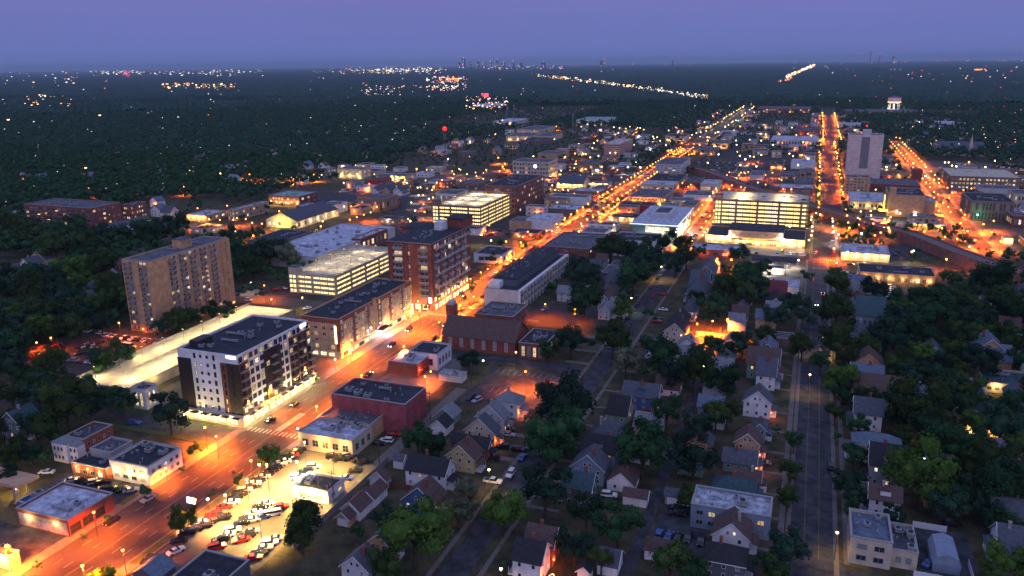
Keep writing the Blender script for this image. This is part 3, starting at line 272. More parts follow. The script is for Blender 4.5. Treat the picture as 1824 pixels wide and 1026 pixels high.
CARS = [(-136.1,143.7,0.0,50,'r'),(-144.9,138.7,0.0,20,'w'),(-147.2,134.0,0.0,75,'k'),(-147.6,132.6,0.0,75,'k'),(-147.6,142.6,0.0,55,'k'),(-148.3,146.5,0.0,55,'k'),(-148.8,146.4,0.0,50,'w'),(-147.5,148.5,0.0,50,'k'),(-146.3,150.6,0.0,50,'k'),(-148.7,151.2,0.0,50,'w'),
 (-147.6,155.9,0.0,50,'r'),(-144.4,155.2,0.0,35,'p'),(-147.4,160.3,0.0,50,'r'),(-147.1,163.1,0.0,50,'w'),(-148.0,165.5,0.0,50,'k'),(-148.0,167.6,0.0,50,'k'),(-148.0,169.7,0.0,50,'g'),(-148.0,171.8,0.0,50,'k'),(-148.0,173.9,0.0,50,'w'),(-148.0,176.0,0.0,50,'k'),
 (-147.9,178.1,0.0,50,'g'),(-147.9,180.2,0.0,50,'k'),(-147.9,182.3,0.0,50,'k'),(-147.9,184.4,0.0,50,'k'),(-147.9,186.5,0.0,50,'g'),(-147.9,188.6,0.0,50,'w'),(-147.9,190.7,0.0,50,'k'),(-147.9,192.8,0.0,50,'r'),(-147.9,194.9,0.0,50,'k'),(-147.9,197.0,0.0,50,'k'),
 (-137.4,146.6,0.0,50,'k'),(-137.5,148.9,0.0,50,'w'),(-137.5,151.3,0.0,50,'w'),(-132.3,148.4,0.0,50,'r'),(-132.2,150.5,0.0,50,'k'),(-132.2,152.6,0.0,50,'g'),(-137.5,155.1,0.0,50,'k'),(-135.8,157.4,0.0,50,'w'),(-134.0,159.7,0.0,50,'b'),(-132.2,162.0,0.0,50,'w'),
 (-137.6,157.6,0.0,50,'k'),(-137.5,160.4,0.0,50,'w'),(-137.4,163.1,0.0,50,'k'),(-137.4,165.9,0.0,50,'w'),(-132.7,161.8,0.0,50,'w'),(-132.5,163.7,0.0,50,'k'),(-132.3,165.5,0.0,50,'r'),(-124.2,142.9,0.0,60,'r'),(-124.2,145.1,0.0,60,'k'),(-124.3,147.3,0.0,60,'g'),
 (-124.3,149.5,0.0,60,'w'),(-124.4,151.7,0.0,60,'g'),(-137.9,181.6,0.0,60,'w'),(-137.5,185.2,0.0,60,'k'),(-137.1,188.8,0.0,60,'w'),(-135.0,196.6,0.0,60,'k'),(-131.7,195.8,0.0,60,'k'),(-132.0,197.7,0.0,50,'g'),(-129.1,197.4,0.0,50,'k'),(-126.2,197.1,0.0,50,'k'),
 (-123.3,196.7,0.0,50,'k'),(-123.5,190.9,0.0,70,'k'),(-123.7,186.0,0.0,70,'w'),(-172.0,144.0,0.0,0,'k'),(-171.4,156.6,0.0,8,'g'),(-171.0,213.0,0.0,8,'k'),(-170.7,227.1,0.0,0,'k'),(-215.0,195.5,0.0,80,'b'),(-201.7,157.7,0.0,45,'g'),(-198.0,158.4,0.0,45,'k'),
 (-195.8,158.8,0.0,45,'k'),(-193.6,159.1,0.0,45,'g'),(-191.4,159.5,0.0,45,'k'),(-188.1,157.1,0.0,45,'k'),(-186.1,157.5,0.0,45,'k'),(-184.0,158.0,0.0,45,'k'),(-182.0,158.4,0.0,45,'k'),(-179.9,158.8,0.0,45,'g'),(-213.3,158.8,0.0,70,'w'),(-124.5,217.3,0.0,80,'r'),
 (-124.5,212.1,0.0,85,'w'),(-125.8,209.5,0.0,85,'k'),(-111.8,253.6,0.0,15,'k'),(-108.8,252.3,0.0,15,'g'),(-87.8,229.4,0.0,85,'g'),(-86.5,220.5,0.0,85,'k'),(-81.0,220.3,0.0,85,'k'),(-86.8,212.0,0.0,85,'k'),(-77.9,215.7,0.0,0,'b'),(-77.8,204.6,0.0,0,'w'),
 (-81.2,198.6,0.0,85,'P'),(-78.1,223.8,0.0,0,'b'),(-88.8,233.3,0.0,85,'k'),(-27.8,204.9,0.0,85,'w'),(-27.3,201.7,0.0,85,'k'),(-26.8,198.8,0.0,85,'k'),(-29.6,187.2,0.0,5,'b'),(-27.1,187.1,0.0,5,'b'),(-24.7,187.1,0.0,5,'k'),(-47.2,262.0,0.0,85,'r'),
 (-46.8,202.3,0.0,80,'w'),(-25.7,204.3,0.0,85,'w'),(-25.1,200.4,0.0,85,'k'),(-22.3,187.9,0.0,0,'k'),(-18.9,187.7,0.0,0,'k'),(-14.4,274.9,0.0,85,'k'),(-8.7,275.2,0.0,85,'k'),(-6.6,237.1,0.0,85,'g'),(12.9,240.7,0.0,0,'k'),(35.0,196.4,0.0,30,'b'),
 (42.9,217.7,0.0,70,'k'),(-78.2,353.0,0.0,0,'k'),(-78.0,368.2,0.0,0,'k'),(-78.1,390.8,0.0,0,'k'),(-78.0,427.4,0.0,0,'r'),(-73.5,409.3,0.0,0,'r'),(-69.0,414.5,0.0,85,'r'),(-64.0,386.5,0.0,85,'w'),(-64.0,371.3,0.0,85,'k'),(-63.2,366.9,0.0,85,'r'),
 (-77.5,444.4,0.0,0,'k'),(-77.6,455.7,0.0,0,'g'),(-77.7,467.1,0.0,0,'w'),(-120.8,368.8,0.0,10,'g'),(-171.0,394.0,0.0,0,'k'),(22.9,493.7,0.0,80,'w'),(22.5,474.5,0.0,80,'w'),(27.1,514.1,0.0,88,'k'),(34.6,517.5,0.0,88,'r'),(31.2,490.4,0.0,88,'w'),
 (31.0,485.0,0.0,88,'w'),(30.8,479.5,0.0,88,'w'),(30.5,474.1,0.0,88,'w'),(33.6,463.5,0.0,88,'k'),(33.5,458.7,0.0,88,'w'),(33.4,453.8,0.0,88,'k'),(33.3,448.9,0.0,88,'w'),(33.1,444.0,0.0,88,'k'),(46.0,467.5,0.0,88,'w'),(45.6,463.3,0.0,88,'w'),
 (45.1,459.0,0.0,88,'g'),(44.7,454.7,0.0,88,'w'),(44.2,450.4,0.0,88,'w'),(43.7,446.1,0.0,88,'g'),(43.3,441.8,0.0,88,'w'),(77.3,487.9,0.0,20,'b'),(80.3,482.7,0.0,20,'k'),(-10.7,532.0,0.0,5,'w'),(-8.6,532.1,0.0,5,'w'),(-6.4,532.2,0.0,5,'w'),
 (-4.3,532.4,0.0,5,'g'),(-2.1,532.5,0.0,5,'w'),(0.0,532.6,0.0,5,'w'),(-36.6,529.4,0.0,5,'w'),(-34.0,528.9,0.0,5,'g'),(-31.5,528.4,0.0,5,'w'),(-28.9,527.9,0.0,5,'k'),(-74.5,550.5,0.0,10,'r'),(-74.2,562.1,0.0,10,'g'),(-73.9,573.7,0.0,10,'k'),
 (-41.6,473.9,0.0,85,'k'),(-300.9,266.0,0.0,10,'w'),(-298.4,266.0,0.0,10,'g'),(-295.9,266.0,0.0,10,'w'),(-293.4,266.0,0.0,10,'k'),(-290.9,266.0,0.0,10,'w'),(-288.4,266.0,0.0,10,'k'),(-285.8,266.0,0.0,10,'w'),(-283.3,266.0,0.0,10,'k'),(-280.8,266.0,0.0,10,'k'),
 (-278.3,266.0,0.0,10,'w'),(-275.8,265.9,0.0,10,'k'),(-273.3,265.9,0.0,10,'k'),(-270.8,265.9,0.0,10,'g'),(-268.3,265.9,0.0,10,'k'),(-299.0,249.1,0.0,15,'k'),(-298.2,251.0,0.0,15,'w'),(-297.5,252.9,0.0,15,'k'),(-296.8,254.8,0.0,15,'w'),(-296.1,256.7,0.0,15,'k'),
 (-292.8,243.5,0.0,15,'k'),(-292.3,245.4,0.0,15,'k'),(-291.8,247.3,0.0,15,'g'),(-291.3,249.1,0.0,15,'w'),(-291.0,235.6,0.0,80,'w'),(-287.1,235.8,0.0,80,'g'),(-283.2,235.9,0.0,80,'r'),(-279.3,236.0,0.0,80,'w'),(-308.7,234.5,0.0,10,'r'),(-306.2,234.8,0.0,10,'k'),
 (-303.7,235.0,0.0,10,'w'),(-301.3,235.2,0.0,10,'r'),(-298.8,235.4,0.0,10,'k'),(-317.5,242.9,0.0,10,'k'),(-316.3,244.3,0.0,10,'r'),(-315.1,245.7,0.0,10,'k'),(-313.9,247.0,0.0,10,'k'),(-312.7,248.4,0.0,10,'r'),(-264.3,243.4,0.0,15,'w'),(-264.3,245.7,0.0,15,'k'),
 (-264.2,247.9,0.0,15,'r'),(-264.2,250.2,0.0,15,'k'),(-264.2,252.4,0.0,15,'r'),(-264.1,254.7,0.0,15,'w'),(-264.1,257.0,0.0,15,'r'),(-314.3,267.3,0.0,85,'w'),(-310.2,267.2,0.0,85,'k'),(-306.1,267.1,0.0,85,'w'),(-241.1,230.6,0,70,'k'),(-242.3,217.6,0.0,80,'g'),
 (-240.2,218.3,0.0,80,'w'),(-278.6,256.7,0.0,85,'W'),(-253.2,320.3,0.0,85,'k'),(-250.5,321.2,0.0,85,'k'),(-273.8,357.8,0.0,60,'r'),(-272.7,359.1,0.0,60,'k'),(-271.6,360.4,0.0,60,'w'),(-270.5,361.7,0.0,60,'k'),(-275.2,335.3,0.0,85,'w'),(-237.0,332.4,0.0,40,'w'),
 (-347.0,308.9,0.0,70,'w'),(-340.5,306.4,0.0,70,'w'),(-170.6,623.2,0.0,15,'w'),(-170.9,630.6,0.0,15,'g'),(-171.2,638.0,0.0,15,'k'),(-171.4,645.4,0.0,15,'w'),(-230.5,737.1,0.0,5,'k'),(-228.9,738.1,0.0,5,'g'),(-227.4,739.2,0.0,5,'k'),(-225.8,740.2,0.0,5,'w'),
 (-224.2,741.3,0.0,5,'k'),(-222.7,742.4,0.0,5,'k'),(-240.0,734.3,0.0,5,'k'),(-239.2,740.7,0.0,5,'g'),(-238.5,747.2,0.0,5,'k'),(-138.0,1009.3,0.0,0,'k'),(-134.4,1009.9,0.0,0,'g'),(-130.8,1010.6,0.0,0,'w'),(-127.2,1011.2,0.0,0,'k'),(-123.6,1011.8,0.0,0,'k'),
 (-120.0,1012.4,0.0,0,'r'),(-116.4,1013.0,0.0,0,'k'),(-112.8,1013.6,0.0,0,'k'),(-109.2,1014.2,0.0,0,'w'),(-105.6,1014.8,0.0,0,'k'),(-102.0,1015.4,0.0,0,'g'),(-98.5,1016.1,0.0,0,'k'),(-94.9,1016.7,0.0,0,'w'),(-91.3,1017.3,0.0,0,'k'),(-87.7,1017.9,0.0,0,'k'),
 (-84.1,1018.5,0.0,0,'r'),(-133.9,981.1,0.0,0,'k'),(-130.5,982.0,0.0,0,'k'),(-127.0,982.9,0.0,0,'g'),(-123.5,983.8,0.0,0,'k'),(-120.1,984.7,0.0,0,'k'),(-116.6,985.7,0.0,0,'k'),(-113.1,986.6,0.0,0,'r'),(-109.7,987.5,0.0,0,'k'),(-106.2,988.4,0.0,0,'w'),
 (-102.8,989.3,0.0,0,'k'),(-99.3,990.3,0.0,0,'k'),(-95.8,991.2,0.0,0,'g'),(-92.4,992.1,0.0,0,'k'),(-88.9,993.0,0.0,0,'k'),(-85.4,993.9,0.0,0,'w'),(-82.0,994.9,0.0,0,'k'),(-129.1,954.6,0.0,0,'g'),(-125.6,955.3,0.0,0,'k'),(-122.0,956.0,0.0,0,'k'),
 (-118.5,956.8,0.0,0,'w'),(-115.0,957.5,0.0,0,'k'),(-111.5,958.2,0.0,0,'k'),(-108.0,959.0,0.0,0,'k'),(-104.5,959.7,0.0,0,'k'),(-101.0,960.4,0.0,0,'w'),(-97.5,961.2,0.0,0,'k'),(-93.9,961.9,0.0,0,'k'),(-90.4,962.7,0.0,0,'g'),(-86.9,963.4,0.0,0,'k'),
 (-83.4,964.1,0.0,0,'k'),(-102.8,931.0,0.0,20,'k'),(-99.6,925.4,0.0,20,'w'),(-96.3,919.7,0.0,20,'k'),(-93.1,914.0,0.0,20,'g'),(-89.8,908.4,0.0,20,'k'),(-86.5,902.7,0.0,20,'k'),(-78.6,644.5,0.0,15,'k'),(-78.4,651.8,0.0,15,'g'),(-78.1,659.2,0.0,15,'w'),
 (-77.8,666.6,0.0,15,'k'),(-75.1,550.3,0.0,75,'r'),(-75.0,556.1,0.0,75,'k'),(-74.9,561.9,0.0,75,'g'),(-74.7,567.7,0.0,75,'k'),(-74.6,573.5,0.0,75,'w'),(-439.1,693.0,0.0,0,'g'),(-433.5,691.4,0.0,0,'k'),(-427.8,689.8,0.0,0,'w'),(-422.2,688.2,0.0,0,'k'),
 (-438.1,558.7,0.0,0,'r'),(-435.9,559.4,0.0,0,'k'),(-433.8,560.0,0.0,0,'w'),(-431.6,560.6,0.0,0,'k'),(-429.5,561.3,0.0,0,'g'),(-215.0,531.9,0.0,20,'r'),(-214.8,539.9,0.0,20,'w'),(-214.7,548.0,0.0,20,'k'),(-32.5,639.8,19.3,90,'g'),(-17.6,641.8,19.3,90,'k'),
 (-12.2,642.0,19.3,90,'g'),(-3.3,632.3,19.3,90,'k'),]
# ---------------------------------------------------------------- camera
CF, CH, ROLL = 1430.0, 120.0, R(.69)
PITCH = math.atan(399/CF); YAW = math.atan(556/(CF/math.cos(PITCH)))
def cam_axes():
    cy, sy, cp, sp = math.cos(YAW), math.sin(YAW), math.cos(PITCH), math.sin(PITCH)
    f = Vector((-sy*cp, cy*cp, -sp)); r = Vector((cy, sy, 0)); u = Vector((-sy*sp, cy*sp, cp))
    c, s = math.cos(ROLL), math.sin(ROLL)
    return r*c-u*s, u*c+r*s, f
AX, AU, AF = cam_axes()
cd = bpy.data.cameras.new('camera'); cam = bpy.data.objects.new('camera', cd); COL.objects.link(cam)
cd.sensor_width = 36; cd.lens = CF/1824*36; cd.clip_start = 1; cd.clip_end = 120000
cam.matrix_world = Matrix(((AX.x, AU.x, -AF.x, 0), (AX.y, AU.y, -AF.y, 0), (AX.z, AU.z, -AF.z, CH), (0, 0, 0, 1)))
SC.camera = cam
def view(x, y, z=0):
    v = Vector((x, y, z-CH)); w = v.dot(AF)
    if w <= 1: return None
    return 912+CF*v.dot(AX)/w, 513-CF*v.dot(AU)/w
def inview(x, y, z=0, m=40):
    p = view(x, y, z); return p is not None and -m < p[0] < 1824+m and -m < p[1] < 1026+m
# ---------------------------------------------------------------- materials
MT = {}
def mat(name, col, rough=.85, var=.15, scale=.6, spec=.3, emit=None, es=0, metal=0, bump=0, col2=None, bands=None):
    if name in MT: return MT[name]
    m = bpy.data.materials.new(name); m.use_nodes = True; nt = m.node_tree; b = nt.nodes['Principled BSDF']
    b.inputs['Roughness'].default_value = rough; b.inputs['Specular IOR Level'].default_value = spec; b.inputs['Metallic'].default_value = metal
    if emit:
        b.inputs['Emission Color'].default_value = (*emit, 1); b.inputs['Emission Strength'].default_value = es
    if var > 0:
        tc = nt.nodes.new('ShaderNodeTexCoord'); nz = nt.nodes.new('ShaderNodeTexNoise'); nz.inputs['Scale'].default_value = scale
        nz.inputs['Detail'].default_value = 5; nz.inputs['Roughness'].default_value = .65
        nt.links.new(tc.outputs['Object'], nz.inputs['Vector'])
        rp = nt.nodes.new('ShaderNodeValToRGB'); c2 = col2 or tuple(min(1, c*(1+var)) for c in col)
        rp.color_ramp.elements[0].position = .36; rp.color_ramp.elements[1].position = .64
        rp.color_ramp.elements[0].color = (*[c*(1-var) for c in col], 1); rp.color_ramp.elements[1].color = (*c2, 1)
        nt.links.new(nz.outputs['Fac'], rp.inputs['Fac']); out = rp.outputs['Color']
        if bands:      # courses / seams / cladding joints: a darker thin line every `step` metres along an axis
            ax, step, width, dark = bands
            sp = nt.nodes.new('ShaderNodeSeparateXYZ'); nt.links.new(tc.outputs['Object'], sp.inputs[0])
            mo = nt.nodes.new('ShaderNodeMath'); mo.operation = 'PINGPONG'; mo.inputs[1].default_value = step/2
            nt.links.new(sp.outputs[ax], mo.inputs[0])
            lt = nt.nodes.new('ShaderNodeMath'); lt.operation = 'LESS_THAN'; lt.inputs[1].default_value = width/2
            nt.links.new(mo.outputs[0], lt.inputs[0])
            mx = nt.nodes.new('ShaderNodeMix'); mx.data_type = 'RGBA'
            mx.inputs[7].default_value = (*[c*dark for c in col], 1)
            nt.links.new(lt.outputs[0], mx.inputs[0]); nt.links.new(out, mx.inputs[6]); out = mx.outputs[2]
        nt.links.new(out, b.inputs['Base Color'])
        if bump:
            bp = nt.nodes.new('ShaderNodeBump'); bp.inputs['Strength'].default_value = bump
            nt.links.new(nz.outputs['Fac'], bp.inputs['Height']); nt.links.new(bp.outputs['Normal'], b.inputs['Normal'])
    else: b.inputs['Base Color'].default_value = (*col, 1)
    MT[name] = m; return m
def glow(name, col, s, var=0):
    if name in MT: return MT[name]
    m = bpy.data.materials.new(name); m.use_nodes = True; nt = m.node_tree; b = nt.nodes['Principled BSDF']
    b.inputs['Base Color'].default_value = (.1, .1, .1, 1); b.inputs['Emission Color'].default_value = (*col, 1); b.inputs['Emission Strength'].default_value = s
    if var:      # rooms, blinds and fittings seen through the glass
        tc = nt.nodes.new('ShaderNodeTexCoord'); nz = nt.nodes.new('ShaderNodeTexNoise'); nz.inputs['Scale'].default_value = 1.3; nz.inputs['Detail'].default_value = 4
        gi = nt.nodes.new('ShaderNodeNewGeometry'); nt.links.new(gi.outputs['Position'], nz.inputs['Vector'])
        mr = nt.nodes.new('ShaderNodeMapRange'); mr.inputs[1].default_value = .35; mr.inputs[2].default_value = .65; mr.inputs[3].default_value = s*(1-var); mr.inputs[4].default_value = s*(1+var*.6)
        nt.links.new(nz.outputs['Fac'], mr.inputs[0]); nt.links.new(mr.outputs[0], b.inputs['Emission Strength'])
    try: m.cycles.emission_sampling = 'NONE' if s < 3 else 'AUTO'
    except Exception: pass
    MT[name] = m; return m
WALL = dict(stone=((.72,.56,.5),'z'),
 tan=((.52,.31,.18),'z'), redbrick=((.24,.075,.055),'z'), palegrey=((.5,.5,.52),'z'), cream=((.55,.46,.34),'z'), brownbrick=((.27,.16,.11),'z'),
 orange=((.55,.33,.2),'z'), white=((.72,.71,.72),'z'), greywall=((.3,.3,.32),'z'), slatewall=((.1,.12,.14),'z'), red=((.42,.05,.05),'z'), brownwall=((.2,.14,.11),'z'),
 pinkwall=((.45,.22,.2),'z'), darkred=((.3,.075,.085),'z'), bluewall=((.05,.14,.35),'z'), bluegreywall=((.2,.26,.34),'z'), greenwall=((.2,.3,.25),'z'),
 yellow=((.5,.42,.2),'z'), blue=((.07,.14,.28),'z'))
def wall(k):
    c = WALL[k][0]
    if k in ('redbrick','brownbrick','darkred','tan','pinkwall'): return mat('brick_'+k, c, .9, .22, .35, bands=('Z', .6, .06, .72), bump=.1)
    return mat('wall_'+k, c, .75, .14, .3, bands=('Z', .9, .07, .8))
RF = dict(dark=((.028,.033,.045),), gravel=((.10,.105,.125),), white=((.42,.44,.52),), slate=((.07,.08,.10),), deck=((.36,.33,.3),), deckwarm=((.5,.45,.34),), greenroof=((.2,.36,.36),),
 teal=((.035,.07,.08),), brown=((.085,.055,.05),), grey=((.16,.17,.19),), black=((.025,.026,.03),), blue=((.03,.12,.35),), bluegrey=((.10,.13,.18),), redroof=((.15,.03,.04),), patchy=((.3,.33,.4),))
def roofm(k, shingle=False):
    c = RF[k][0]
    if k == 'patchy': return mat('roof_patchy', c, .8, .55, .5, col2=(.5,.53,.6))
    if shingle: return mat('shingle_'+k, tuple(v*1.25 for v in c), .9, .25, 1.2, bands=('Z', .32, .07, .7), bump=.2)
    return mat('roof_'+k, c, .8, .42, .32, bump=.15)
M_glass = mat('window_glass_dark', (.025,.032,.045), .12, 0, spec=.7)
M_glassb = mat('window_blind', (.22,.22,.22), .5, .2, 2)
M_frame = mat('window_frame_grey', (.3,.3,.3), .6, 0); M_framed = mat('window_frame_black', (.03,.03,.035), .5, 0); M_framew = mat('window_frame_white', (.65,.65,.66), .6, 0)
M_lit = [glow('lit_room_%s' % 'abcd'[i], c, s, .7) for i, (c, s) in enumerate([((1,.62,.25),1.0), ((1,.75,.4),.7), ((1,.5,.18),.6), ((1,.85,.6),1.3)])]
M_shop = glow('lit_shopfront', (1,.72,.36), 2.2, .6)
M_gar = glow('garage_interior_glow', (1,.76,.32), 2.4, .5)
M_metal = mat('galvanised_metal', (.35,.36,.38), .45, .25, 1.5, metal=.5); M_dkmetal = mat('dark_metal', (.03,.03,.035), .5, 0)
M_conc = mat('concrete', (.33,.31,.29), .85, .2, .4, bump=.1); M_whitep = mat('white_paint', (.72,.72,.74), .6, .05, 2)
M_asph = mat('asphalt', (.045,.041,.041), .8, .35, .12, bump=.15); M_asph2 = mat('patched_asphalt', (.036,.039,.048), .85, .4, .25, col2=(.07,.073,.085), bump=.1)
M_lot = mat('car_park_surface', (.10,.09,.075), .85, .3, .1); M_walk = mat('pavement_concrete', (.15,.135,.125), .9, .2, .5, bands=('Y', 1.6, .08, .7))
M_grass = mat('lawn', (.045,.05,.024), .95, .45, .15, col2=(.1,.085,.045)); M_wood = mat('bark', (.07,.05,.035), .95, .2, 3)
M_line = mat('white_road_paint', (.3,.3,.3), .7, .2, 2); M_yline = mat('yellow_road_paint', (.2,.14,.04), .7, .3, 2)
def leafm(name, c, sc=.22):
    if name in MT: return MT[name]
    m = bpy.data.materials.new(name); m.use_nodes = True; nt = m.node_tree; b = nt.nodes['Principled BSDF']; b.inputs['Roughness'].default_value = .9; b.inputs['Specular IOR Level'].default_value = .1
    tc = nt.nodes.new('ShaderNodeNewGeometry'); nz = nt.nodes.new('ShaderNodeTexNoise'); nz.inputs['Scale'].default_value = sc; nz.inputs['Detail'].default_value = 6; nz.inputs['Roughness'].default_value=.7
    nt.links.new(tc.outputs['Position'], nz.inputs['Vector']); rp = nt.nodes.new('ShaderNodeValToRGB'); e = rp.color_ramp.elements
    e[0].position = .35; e[0].color = (c[0]*.5, c[1]*.5, c[2]*.6, 1); e[1].position = .68; e[1].color = (c[0]*1.7, c[1]*1.5, c[2]*1.3, 1)
    nt.links.new(nz.outputs['Fac'], rp.inputs['Fac'])
    oi = nt.nodes.new('ShaderNodeObjectInfo'); hs = nt.nodes.new('ShaderNodeHueSaturation'); mr = nt.nodes.new('ShaderNodeMapRange')
    mr.inputs[3].default_value = .65; mr.inputs[4].default_value = 1.35; nt.links.new(oi.outputs['Random'], mr.inputs[0]); nt.links.new(mr.outputs[0], hs.inputs['Value']); nt.links.new(rp.outputs[0], hs.inputs['Color'])
    nt.links.new(hs.outputs[0], b.inputs['Base Color']); MT[name] = m; return m
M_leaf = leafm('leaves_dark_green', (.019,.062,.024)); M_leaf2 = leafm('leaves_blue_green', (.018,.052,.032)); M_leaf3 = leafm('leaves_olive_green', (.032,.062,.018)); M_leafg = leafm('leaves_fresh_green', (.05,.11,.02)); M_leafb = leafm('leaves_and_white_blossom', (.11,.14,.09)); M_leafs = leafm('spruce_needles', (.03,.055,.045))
# ---------------------------------------------------------------- mesh builder
class MB:
    def __init__(s): s.v = []; s.f = []; s.m = []
    def quad(s, a, b, c, d, mi=0):
        n = len(s.v); s.v += [a, b, c, d]; s.f.append((n, n+1, n+2, n+3)); s.m.append(mi)
    def tri(s, a, b, c, mi=0):
        n = len(s.v); s.v += [a, b, c]; s.f.append((n, n+1, n+2)); s.m.append(mi)
    def box(s, x0, x1, y0, y1, z0, z1, mi=0, bottom=True):
        n = len(s.v); s.v += [(x0,y0,z0),(x1,y0,z0),(x1,y1,z0),(x0,y1,z0),(x0,y0,z1),(x1,y0,z1),(x1,y1,z1),(x0,y1,z1)]
        F = [(0,1,5,4),(1,2,6,5),(2,3,7,6),(3,0,4,7),(4,5,6,7)]+([(3,2,1,0)] if bottom else [])
        for f in F: s.f.append(tuple(n+i for i in f)); s.m.append(mi)
    def cyl(s, x, y, z0, z1, r0, r1=None, k=8, mi=0, cap=True):
        r1 = r0 if r1 is None else r1; n = len(s.v)
        for z, r in ((z0, r0), (z1, r1)):
            for i in range(k): a = 2*math.pi*i/k; s.v.append((x+r*math.cos(a), y+r*math.sin(a), z))
        for i in range(k): j = (i+1) % k; s.f.append((n+i, n+j, n+k+j, n+k+i)); s.m.append(mi)
        if cap: s.f.append(tuple(n+k+i for i in range(k))); s.m.append(mi); s.f.append(tuple(n+k-1-i for i in range(k))); s.m.append(mi)
    def bar(s, a, b, r, k=5, mi=0, r1=None):
        a, b = Vector(a), Vector(b); d = (b-a).normalized(); u = d.orthogonal().normalized(); w = d.cross(u); n = len(s.v); r1 = r if r1 is None else r1
        for p, rr in ((a, r), (b, r1)):
            for i in range(k): t = 2*math.pi*i/k; s.v.append(tuple(p+u*rr*math.cos(t)+w*rr*math.sin(t)))
        for i in range(k): j = (i+1) % k; s.f.append((n+i, n+j, n+k+j, n+k+i)); s.m.append(mi)
        s.f.append(tuple(n+k+i for i in range(k))); s.m.append(mi)
    def ball(s, x, y, z, r, mi=0, seg=8, rings=5):
        for i in range(rings):
            a0, a1 = math.pi*i/rings, math.pi*(i+1)/rings
            for j in range(seg):
                b0, b1 = 2*math.pi*j/seg, 2*math.pi*(j+1)/seg
                p = lambda a, b: (x+r*math.sin(a)*math.cos(b), y+r*math.sin(a)*math.sin(b), z+r*math.cos(a))
                s.quad(p(a0,b0), p(a1,b0), p(a1,b1), p(a0,b1), mi)
    def mesh(s, name, mats):
        me = bpy.data.meshes.new(name); me.from_pydata(s.v, [], s.f)
        for m in (mats if isinstance(mats, (list, tuple)) else [mats]): me.materials.append(m)
        if any(s.m): me.polygons.foreach_set('material_index', s.m)
        me.update(); return me
    def build(s, name, mats, parent=None, loc=None): return obj(name, s.mesh(name, mats), parent, loc)
def obj(name, me, parent=None, loc=None, rz=0):
    o = bpy.data.objects.new(name, me); COL.objects.link(o)
    if parent is not None: o.parent = parent
    if loc is not None: o.location = loc
    if rz: o.rotation_euler.z = rz
    return o
THINGS = []
def thing(name, label, cat, loc, rz=0, group=None):
    o = bpy.data.objects.new(name, None); COL.objects.link(o); o.location = loc; o.rotation_euler.z = rz; o.empty_display_size = .5
    o['label'] = label; o['category'] = cat
    if group: o['group'] = group
    THINGS.append(o); return o
def tag(o, label, cat, group=None):
    o['label'] = label; o['category'] = cat
    if group: o['group'] = group
    THINGS.append(o); return o
def setk(o, kind='structure'): o['kind'] = kind; return o
KL, KO, SL, SO = 1.9, 3.2, 1.8, 8.8      # warm/white lamps, sodium lamps
def lamp(loc, col, w, r=.25, parent=None, spot=None):
    w *= (SL if spot else KL) if col[1] > .45 else (SO if spot else KO)
    l = bpy.data.lights.new('lamp_or_fill_light', 'SPOT' if spot else 'POINT'); l.color = col; l.energy = w; l.shadow_soft_size = r
    if spot: l.spot_size = spot; l.spot_blend = .6
    o = bpy.data.objects.new('lamp_or_fill_light', l); COL.objects.link(o); o.location = loc
    if parent is not None: o.parent = parent
    return o
LC = dict(o=(1,.15,.008), w=(1,.88,.72), y=(1,.58,.16), g=(.8,1,.35))
GLC = dict(o=(1,.36,.06), w=(1,.92,.8), y=(1,.66,.25), g=(.8,1,.45))
# ---------------------------------------------------------------- facade pieces
WM = {}
def winmesh(w, h, kind, frame):
    k = (round(w, 2), round(h, 2), kind, frame)
    if k in WM: return WM[k]
    b = MB(); t = min(.12, w*.12)
    # local: x across, z up, outward = -y
    b.box(-w/2, w/2, -.06, 0, -h/2, -h/2+t, 0); b.box(-w/2, w/2, -.06, 0, h/2-t, h/2, 0)
    b.box(-w/2, -w/2+t, -.06, 0, -h/2+t, h/2-t, 0); b.box(w/2-t, w/2, -.06, 0, -h/2+t, h/2-t, 0)
    if w > 1.1: b.box(-.05, .05, -.05, 0, -h/2+t, h/2-t, 0)
    if h > 1.7: b.box(-w/2+t, w/2-t, -.045, 0, -.04, .04, 0)
    b.quad((-w/2+t, -.02, -h/2+t), (w/2-t, -.02, -h/2+t), (w/2-t, -.02, h/2-t), (-w/2+t, -.02, h/2-t), 1)
    fm = {'g': M_frame, 'k': M_framed, 'w': M_framew}[frame]
    pm = M_glass if kind == 'd' else M_glassb if kind == 'b' else M_shop if kind == 's' else M_gar if kind == 'G' else M_lit[int(kind)]
    WM[k] = b.mesh('window', [fm, pm]); return WM[k]
def place(root, items, name, most=100):
    """items: (mesh, loc, rz); the largest as parts of their own, any further ones joined into one part"""
    rl = Vector(root.location)
    items.sort(key=lambda it: (Vector(it[1])+rl-Vector((0,0,CH))).length)
    for me, loc, rz in items[:most]: obj(name, me, root, loc, rz)
    rest = items[most:]
    if rest:
        bm = bmesh.new(); mats = []
        for me, loc, rz in rest:
            n0 = len(bm.faces); bm.from_mesh(me); bm.faces.ensure_lookup_table(); M = Matrix.Translation(loc) @ Matrix.Rotation(rz, 4, 'Z')
            vs = set()
            for f in bm.faces[n0:]:
                mm = me.materials[f.material_index]
                if mm not in mats: mats.append(mm)
                f.material_index = mats.index(mm); vs.update(f.verts)
            bmesh.ops.transform(bm, matrix=M, verts=list(vs))
        me = bpy.data.meshes.new(name); bm.to_mesh(me); bm.free()
        for mm in mats: me.materials.append(mm)
        setk(obj(name, me, root), 'stuff')
